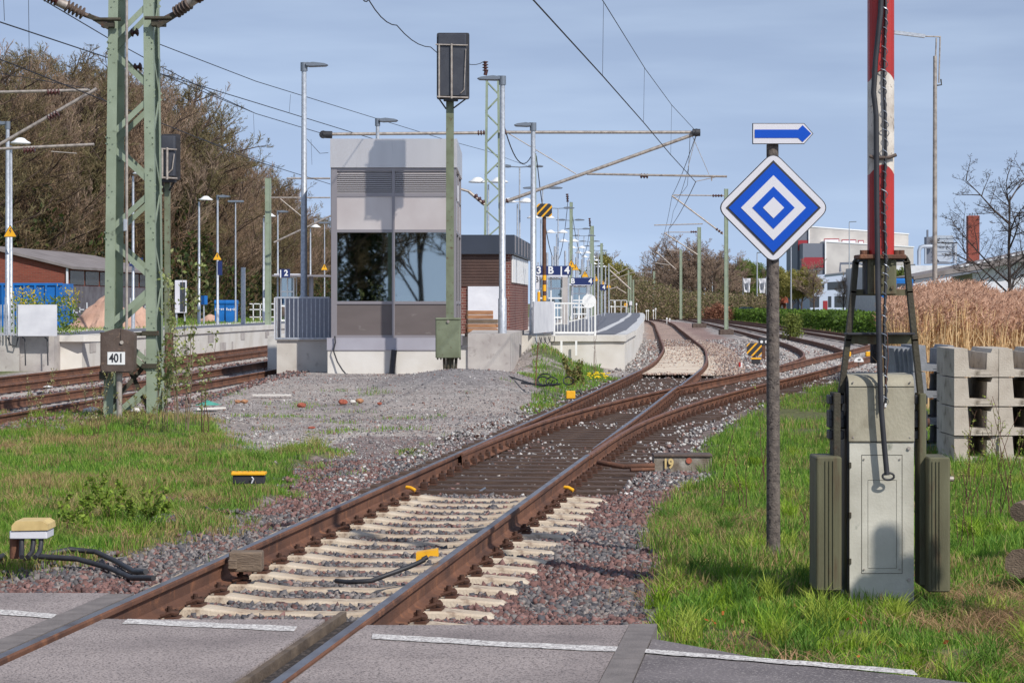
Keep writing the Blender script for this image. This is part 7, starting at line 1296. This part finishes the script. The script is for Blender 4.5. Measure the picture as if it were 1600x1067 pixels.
# trees in the middle distance and right
far = [make_tree('bare_tree', 'bare tree', 'tree', (-400-20*i, -90, 0), 14, 31+i, 'trees beyond the sidings', spread=.5, upright=.45, kids=(13, 7, 6, 5, 3), tw=.03, c0=c0, c1=c1, leaf=lf_, lsize=.22, lper=1, ljit=.4) for i, (c0, c1, lf_) in enumerate((((156, 132, 114), (196, 172, 152), None), ((150, 128, 110), (188, 164, 142), None), ((156, 144, 86), (196, 182, 112), [(176, 166, 96), (154, 148, 82), (136, 136, 76)]), ((118, 122, 76), (152, 156, 94), [(108, 124, 62), (128, 142, 74)])))]  # twig colours lightened to stand in for distance haze
tr = [(950, 404, 300, 2, .5, 'yellowish tree behind the platform masts'), (966, 418, 340, 2, .5, 'low yellowish tree at the end of the platform'), (985, 434, 380, 3, .5, 'dark green tree right of the platform masts'), (938, 398, 330, 0, .5, 'bare tree behind the tall platform masts'), (1004, 424, 360, 0, .55, 'bare tree left of the far lattice mast'), (1020, 404, 330, 1, .55, 'bare tree behind the far lattice mast'), (1038, 390, 320, 0, .6, 'bare tree just right of the far lattice mast'), (1052, 384, 310, 1, .6, 'tall bare tree behind the third pole mast'), (1068, 373, 300, 0, .7, 'tallest bare tree between the pole masts'), (1084, 376, 300, 1, .7, 'tall bare tree left of the second pole mast'), (1101, 386, 300, 0, .7, 'tall bare tree right of the second pole mast'), (1118, 392, 290, 1, .6, 'bare tree left of the mast with the foundation'), (1132, 398, 300, 0, .6, 'bare tree behind the mast with the foundation'), (1150, 414, 310, 1, .6, 'bare tree left of the flags'), (1164, 420, 330, 3, .6, 'green tree behind the left flag'), (1180, 412, 340, 3, .6, 'dense green tree between the flags'), (1196, 420, 330, 0, .5, 'bare tree behind the right flag'), (1222, 424, 310, 2, .8, 'yellowish willow right of the post'), (1238, 428, 300, 2, .8, 'yellowish willow left of the works building'), (1252, 424, 290, 2, .7, 'yellowish tree in front of the red windows'), (1272, 410, 280, 0, .45, 'thin bare tree in front of the works building corner'), (1318, 430, 280, 1, .4, 'small bare tree in front of the annex windows'), (1404, 425, 200, 3, .3, 'small shrubby tree right of the barrier frame')]
for i in range(26): px_ = 985+i*9+rt.uniform(-4, 4); tr.append((px_, float(np.interp(px_, [985, 1040, 1090, 1130, 1200], [438, 408, 392, 408, 430]))+rt.uniform(-6, 14), rt.uniform(340, 420), rt.choice((0, 1, 0, 1, 3)), .6, 'tree in the dense row behind the far tracks, '+('left of the pole masts' if px_ < 1060 else 'between the pole masts' if px_ < 1130 else 'right of the pole masts')))
uf = [False]*4
for px, pt, Y, k, wd, l in tr:
    o = dup(far[k]) if uf[k] else far[k]; uf[k] = True; o.location = (PX(px, Y), Y, -.2); s_ = (PZ(pt, Y)+.2)/HT['bare_tree%d' % (31+k)]*1.06; o.scale = (s_*(.75+wd*.5), s_*(.75+wd*.5), s_); o.rotation_euler.z = rt.uniform(0, 6.28); o['label'] = l
for i in range(4):
    if not uf[i]: [bpy.data.objects.remove(c) for c in list(far[i].children)]; bpy.data.objects.remove(far[i])
# bare tree at the right edge
make_tree('bare_tree', 'dark bare tree with wide fine branches at the right edge', 'tree', (PX(1584, 78), 78, 0), 6.2, 83, None, 'gbark', spread=.9, upright=.55, kids=(12, 7, 6, 5, 3), tw=.0065, trunk=.095, c0=(66, 56, 54), c1=(98, 84, 76), base=.12)
# distant brush, hedge
leafmass('distant_brush', 70000, lambda n: (lambda px, Y: np.stack([(px-800)*Y/F, Y, RNG.uniform(0, 1, n)**1.3*np.interp(px, [900, 1000, 1060, 1110, 1200], [4, 5, 3.2, 3, 2.6])-.3], 1))(RNG.uniform(890, 1215, n), RNG.uniform(255, 300, n)), .13, [(128, 118, 84), (150, 132, 104), (118, 112, 74), (140, 118, 100), (108, 108, 66)], .2, kind='stuff')
def fn(n):
    t_ = RNG.uniform(0, 1, n); x = np.interp(t_, [0, .35, 1], [20.9, 22.8, 25.2]); Y = np.interp(t_, [0, .35, 1], [126, 170, 262]); hh = np.interp(t_, [0, 1], [1.25, 1.1])*(.85+.3*fbm(t_*30, t_*0, 1, 95)); return np.stack([x+RNG.uniform(-1, 1.4, n), Y, -.2+RNG.uniform(0, 1, n)**.7*hh], 1)
leafmass('hedge_leaves', 10, fn, .1, [(96, 134, 46)]) if False else None
t = thing('hedge', 'long low fresh green hedge along the sidings', 'hedge', (22, 170, 0)); o = leafmass('foliage', 46000, fn, .13, [(92, 120, 44), (110, 142, 54), (72, 96, 38), (84, 108, 42)], .06, parent=None); o.parent = t; o.data.transform(Matrix.Translation((-22, -170, 0)))
t = thing('shrub', 'small yellowish green shrub growing beside the siding, right of the post', 'shrub', (PX(1238, 118), 118, -.1)); o = leafmass('foliage', 1600, lambda n: (lambda a, r, z: np.stack([r*np.cos(a), r*np.sin(a), z], 1))(RNG.uniform(0, 6.28, n), RNG.uniform(0, .55, n), RNG.uniform(0, 1.15, n)), .06, [(132, 140, 70), (104, 116, 54)], .08, parent=t)
t = thing('shrub', 'reddish dry shrub left of the dark green car', 'shrub', (PX(1122, 250), 250, -.2)); o = leafmass('foliage', 2600, lambda n: (lambda a, r, z: np.stack([r*2.2*np.cos(a), r*np.sin(a), z*(1.1-r*.5)], 1))(RNG.uniform(0, 6.28, n), RNG.uniform(0, .8, n), RNG.uniform(0, 1.6, n)), .11, [(170, 124, 100), (148, 104, 84)], .12, parent=t)
t = thing('shrub', 'dark evergreen bush behind the pole mast with the foundation', 'shrub', (PX(1117, 280), 280, -.2)); o = leafmass('foliage', 3200, lambda n: (lambda a, r, z: np.stack([r*np.cos(a), r*np.sin(a), z*(1.2-r*.3)], 1))(RNG.uniform(0, 6.28, n), RNG.uniform(0, 1.4, n), RNG.uniform(0, 2.4, n)), .14, [(34, 48, 34), (44, 60, 40)], .12, parent=t)
# reeds
n = 10500; Y = RNG.uniform(40, 62, n); px = RNG.uniform(1376, 1660, n); k = (px > 1396) | (Y > 55); Y, px = Y[k], px[k]; n = len(Y); x = (px-800)*Y/F
hb = np.interp(px, [1376, 1400, 1420, 1500, 1560, 1650], [1.65, 1.75, 1.86, 1.95, 1.7, 1.85])*RNG.uniform(.8, 1.1, n)*(.92+.16*fbm(px*.03, Y*.2, 1, 97)); hb = hb*np.interp(Y, [40, 62], [.88, 1.1])
b1, b2 = RNG.uniform(-.12, .2, n), RNG.uniform(-.1, .1, n); wv = RNG.uniform(.008, .014, n); base = np.stack([x, Y, np.full(n, -.15)], 1); Vs = []; Cs = []
st1, st2 = SR(246, 216, 170), SR(222, 186, 136); cu_ = RNG.uniform(0, 1, (n, 1)); cs = (st1*(1-cu_)+st2*cu_)*RNG.uniform(.8, 1.1, (n, 1))
def seg(a, b, wa, wb, c):
    s_ = np.stack([np.ones(len(a)), RNG.uniform(-.5, .5, len(a)), np.zeros(len(a))], 1); Vs.append(np.stack([a-s_*wa[:, None], a+s_*wa[:, None], b+s_*wb[:, None], b-s_*wb[:, None]], 1)); Cs.append(np.repeat(c[:, None], 4, 1))
mid = base+np.stack([b1*.4, b2*.4, hb*.6], 1); top = base+np.stack([b1, b2, hb], 1); seg(base, mid, wv, wv*.85, cs); seg(mid, top, wv*.85, wv*.5, cs*.95)
for j in range(4):
    s0 = RNG.uniform(.1, .8, n)[:, None]; a = base+(top-base)*s0; b = a+np.stack([RNG.normal(0, .14, n), RNG.normal(0, .12, n), RNG.uniform(.1, .4, n)], 1); seg(a, b, wv*.9, wv*.2, cs*RNG.uniform(.75, 1.05, (n, 1)))
p1, p2 = SR(214, 176, 150), SR(180, 140, 116)
for j in range(9):
    u = RNG.uniform(0, 1, n)[:, None]; a = top+(top-mid)*(u*.28-.12); b = a+np.stack([RNG.normal(.03, .055, n), RNG.normal(0, .045, n), RNG.uniform(-.03, .10, n)], 1); q = RNG.uniform(0, 1, (n, 1)); seg(a, b, np.full(n, .012), np.full(n, .006), (p1*(1-q)+p2*q))
V_ = np.concatenate(Vs); c_ = np.concatenate(Cs); np_mesh('reeds', V_.reshape(-1, 3), np.arange(4*len(V_)).reshape(-1, 4), M['reed'], c_.reshape(-1, 3), 4, kind='stuff')
# saplings and weeds
def sapling(px, pyb, pyt, Y, n_st, label, spread=.35, leafc=None, lsz=.02, cat='sapling', nl=26, red=True, zb_=-.12):
    x = PX(px, Y); h_ = PZ(pyt, Y)-zb_; t = thing('sapling', label, cat, (x, Y, zb_)); mb = MB(); lp = []; r_ = random.Random(int(px*7+pyt))
    for s_ in range(n_st):
        hh = h_*r_.uniform(.55, 1) if s_ else h_; a = r_.uniform(0, 6.28); sp = spread*hh*r_.uniform(.3, 1); pts = [Vector((x+r_.uniform(-.05, .05)*n_st*.5, Y+r_.uniform(-.1, .1), zb_))]
        for i in range(1, 6): u = i/5; pts.append(Vector((pts[0].x+math.cos(a)*sp*u**1.4+r_.uniform(-.02, .02), pts[0].y+math.sin(a)*sp*u**1.4, zb_+hh*u)))
        mb.tube(pts, [max(.0085*min(h_, 1.5)*.6*(1-.7*i/5), .0022) for i in range(6)], 5)
        for i in range(nl):
            u = r_.uniform(.25, 1)*5; k = min(int(u), 4); lp.append(list(pts[k].lerp(pts[k+1], u-k)))
            if i % 5 == 0: q = Vector(lp[-1]); e = q+Vector((r_.uniform(-1, 1), r_.uniform(-1, 1), .9))*.13*hh*.6; mb.tube([q, e], .0018, 3); lp += [list(q.lerp(e, v)) for v in (.5, .8, 1)]
    mb.build('stem', 'rustpost' if red else 'pbark', t)
    if leafc:
        V_, c_ = leaves(np.array(lp)-np.array([x, Y, zb_]), lsz, leafc, RNG, 2, lsz*.8); np_mesh('foliage', V_.reshape(-1, 3), np.arange(4*len(V_)).reshape(-1, 4), M['leaf'], np.repeat(c_, 4, 0), 4, parent=t)
    return t
WG = [(150, 160, 98), (128, 140, 80), (170, 172, 120)]
sapling(272, 650, 430, 34.5, 4, 'tall willow sapling right of the lattice mast', .12, WG, .035, nl=26, red=False); sapling(292, 655, 395, 33.5, 3, 'tallest willow sapling with catkins in front of the left platform', .1, WG, .035, nl=26, red=False); sapling(250, 655, 520, 34, 4, 'bushy willow sapling at the foot of the lattice mast', .22, WG, .032, nl=24, red=False); sapling(318, 660, 520, 33, 3, 'short thin sapling right of the willow saplings', .3, WG, .025, nl=20)
sapling(60, 660, 575, 33, 6, 'dry weed stems with pale buds at the left edge', .5, [(190, 184, 140), (150, 150, 90)], .012, nl=26); sapling(150, 660, 580, 32, 7, 'dry weed stems with pale buds left of the lattice mast', .5, [(190, 184, 140), (150, 150, 90)], .012, nl=26); sapling(215, 660, 600, 32, 6, 'weed stems in front of the lattice mast', .6, [(150, 150, 90)], .014, nl=24)
LG = [(140, 160, 64), (118, 142, 54)]
sapling(170, 790, 745, 20, 7, 'leafy green weed in the left grass', .9, LG, .022, cat='weed', nl=16); sapling(215, 800, 760, 19.5, 7, 'bright leafy weed above the cable in the left grass', 1.0, LG, .022, cat='weed', nl=16); sapling(120, 810, 770, 19, 5, 'small leafy weed left of the bright one', .9, LG, .02, cat='weed', nl=14)
for i, (px, pt, Y, n_, l) in enumerate(((1150, 640, 21, 5, 'reddish bare stems left of the diamond sign post'), (1185, 600, 24, 3, 'thin bare stems just left of the sign post'), (1262, 690, 19, 6, 'bare reddish stems left of the barrier machine'), (1505, 640, 21, 4, 'thin budding stems in front of the trough stack'), (1530, 655, 20, 4, 'thin stems right of the barrier counterweight'), (1560, 640, 20, 4, 'budding stems before the right trough stack'), (1590, 620, 20, 4, 'tall budding stems at the right edge'), (1508, 700, 17.5, 4, 'short red stem near the counterweight'))):
    sapling(px, 860, pt, Y, n_, l, .35, [(170, 180, 90), (150, 164, 74)], .009, nl=14)
# dandelions and low shrub right of the gravel heap
t = thing('flower_clump', 'clump of yellow dandelions beside the track near the platform', 'flowers', (PX(936, 50), 50, 0)); 
fl = MB()
for i in range(44): a = random.uniform(0, 6.28); r = random.uniform(0, 1)**.5; c = Vector((PX(934, 50)+.26*r*math.cos(a)+.0*i, 50+.8*r*math.sin(a), .10+.10*random.random())); fl.lathe(c, [(.006, 0), (.028, .008), (.02, .018), (.004, .02)], 7)
fl.build('blossom', mat('dandelion', S(240, 206, 20), .7), t)
def tufts(cx_, cy_, rx_, ry_, n, h_, seedc, name='grass', w_=.012):
    a = RNG.uniform(0, 6.28, n); r = RNG.uniform(0, 1, n)**.6; X = cx_+rx_*r*np.cos(a); Y = cy_+ry_*r*np.sin(a); blades(X, Y, gz(X, Y)-.02, RNG.uniform(.4, 1, n)*h_*(1.2-r*.6), np.full(n, w_), gcols(X, Y, .4, seedc), name)
for px, py, rx_, ry_, n_, h_ in ((936, 586, .6, 2.0, 1600, .2), (870, 598, .9, 2.5, 1500, .22), (855, 628, .5, 1.8, 1500, .16), (745, 582, .3, .6, 500, .16), (510, 690, .4, .8, 500, .12), (640, 690, .25, .6, 300, .1), (455, 640, .2, .4, 120, .08), (960, 600, .2, .4, 300, .12), (1185, 620, .2, 1, 300, .12), (838, 533, .35, .8, 500, .22), (905, 640, .15, .5, 200, .1)):
    Y = GZ(py, -.1); tufts(PX(px, Y), Y, rx_, ry_, n_, h_, 63)
sapling(902, 600, 560, 47, 7, 'scraggly low shrub beside the dandelions', .6, [(110, 118, 60), (140, 128, 80)], .03, cat='shrub', nl=30, zb_=0)
sapling(928, 596, 500, 55, 3, 'thin bare shrub in front of the platform end wall', .25, None, cat='shrub', nl=10, zb_=0)
# yellow flowering shrub at the far left platform
t = thing('rape_plants', 'tall yellow flowering weeds at the end of the far left platform', 'flowers', (PX(65, 70), 70, .3)); o = leafmass('foliage', 1500, lambda n: (lambda px, u: np.stack([(px-65)*70/F, RNG.uniform(-1, 1, n), u*1.3+.3], 1))(RNG.uniform(18, 118, n), RNG.uniform(0, 1, n)), .05, [(96, 120, 50), (122, 140, 60)], .04, parent=t); o = leafmass('blossom', 500, lambda n: (lambda px: np.stack([(px-65)*70/F, RNG.uniform(-1, 1, n), RNG.uniform(1.25, 1.85, n)], 1))(RNG.choice([25, 38, 48, 58, 104, 112], n)+RNG.normal(0, 3, n)), .035, [(214, 190, 40)], .04, parent=t)
# fallen leaves
X, Y = scatter(240, .4, 3.4, 10.4, 20, 'inv'); k = pip(X, Y, GR); X, Y = X[k], Y[k]; c = np.stack([X, Y, gz(X, Y)+.04], 1); V_, c_ = leaves(c, .018, [(196, 112, 60), (168, 104, 62), (200, 168, 110)], RNG, 1, .01); np_mesh('fallen_leaves', V_.reshape(-1, 3), np.arange(4*len(V_)).reshape(-1, 4), M['leaf'], np.repeat(c_, 4, 0), 4, kind='stuff')

# ------------------------------------------------------------------ trees, mast and fences added behind the camera, invented for the lift reflections
for i, (x, y, h_) in enumerate(((-11.6, -32, 12), (-9.6, -38, 14), (-13.5, -46, 15), (-4.2, -90, 10))):
    o = dup(protos[(3, 1, 3, 1)[i]]); o.location = (x, y, 0); s_ = h_/16; o.scale = (s_, s_, s_); o['label'] = 'ivy clad tree behind the crossing, %s' % ['leftmost and nearest', 'second from the left', 'tallest', 'farthest back'][i]; o['group'] = 'trees behind the crossing'
o = dup(protos[0]); o.location = (-6.0, -44, 0); o.scale = (.7, .7, .7); o['label'] = 'bare tree behind the crossing, seen in the right hand lift window'; o['group'] = 'trees behind the crossing'

t = thing('catenary_mast', 'green post mast behind the crossing, seen only as a reflection in the lift glazing', 'mast', (-7.4, -28, 0), 'catenary masts'); part('post', 'green', t, lambda m: [m.box(-7.5, -7.2, -28, -27.7, -.3, 9)]); part('arm', 'tube', t, lambda m: m.tube([(-7.3, -28, 5.9), (-4.2, -28, 6.3)], .05, 8))
for i, (x, y) in enumerate(((-5.4, -30), (-2.9, -44))):
    t = thing('fence_panel', ['nearer pale fence behind the crossing, reflected in the lift glazing', 'farther pale fence behind the crossing, reflected in the lift glazing'][i], 'fence', (x, y, 0)); part('boards', 'woodg', t, lambda m: [m.box(x-2.5+k*.25, x-2.28+k*.25, y, y+.03, 0, 1.6) for k in range(20)]); part('rail', 'woodg', t, lambda m: m.box(x-2.5, x+2.5, y+.03, y+.08, 1.2, 1.3))
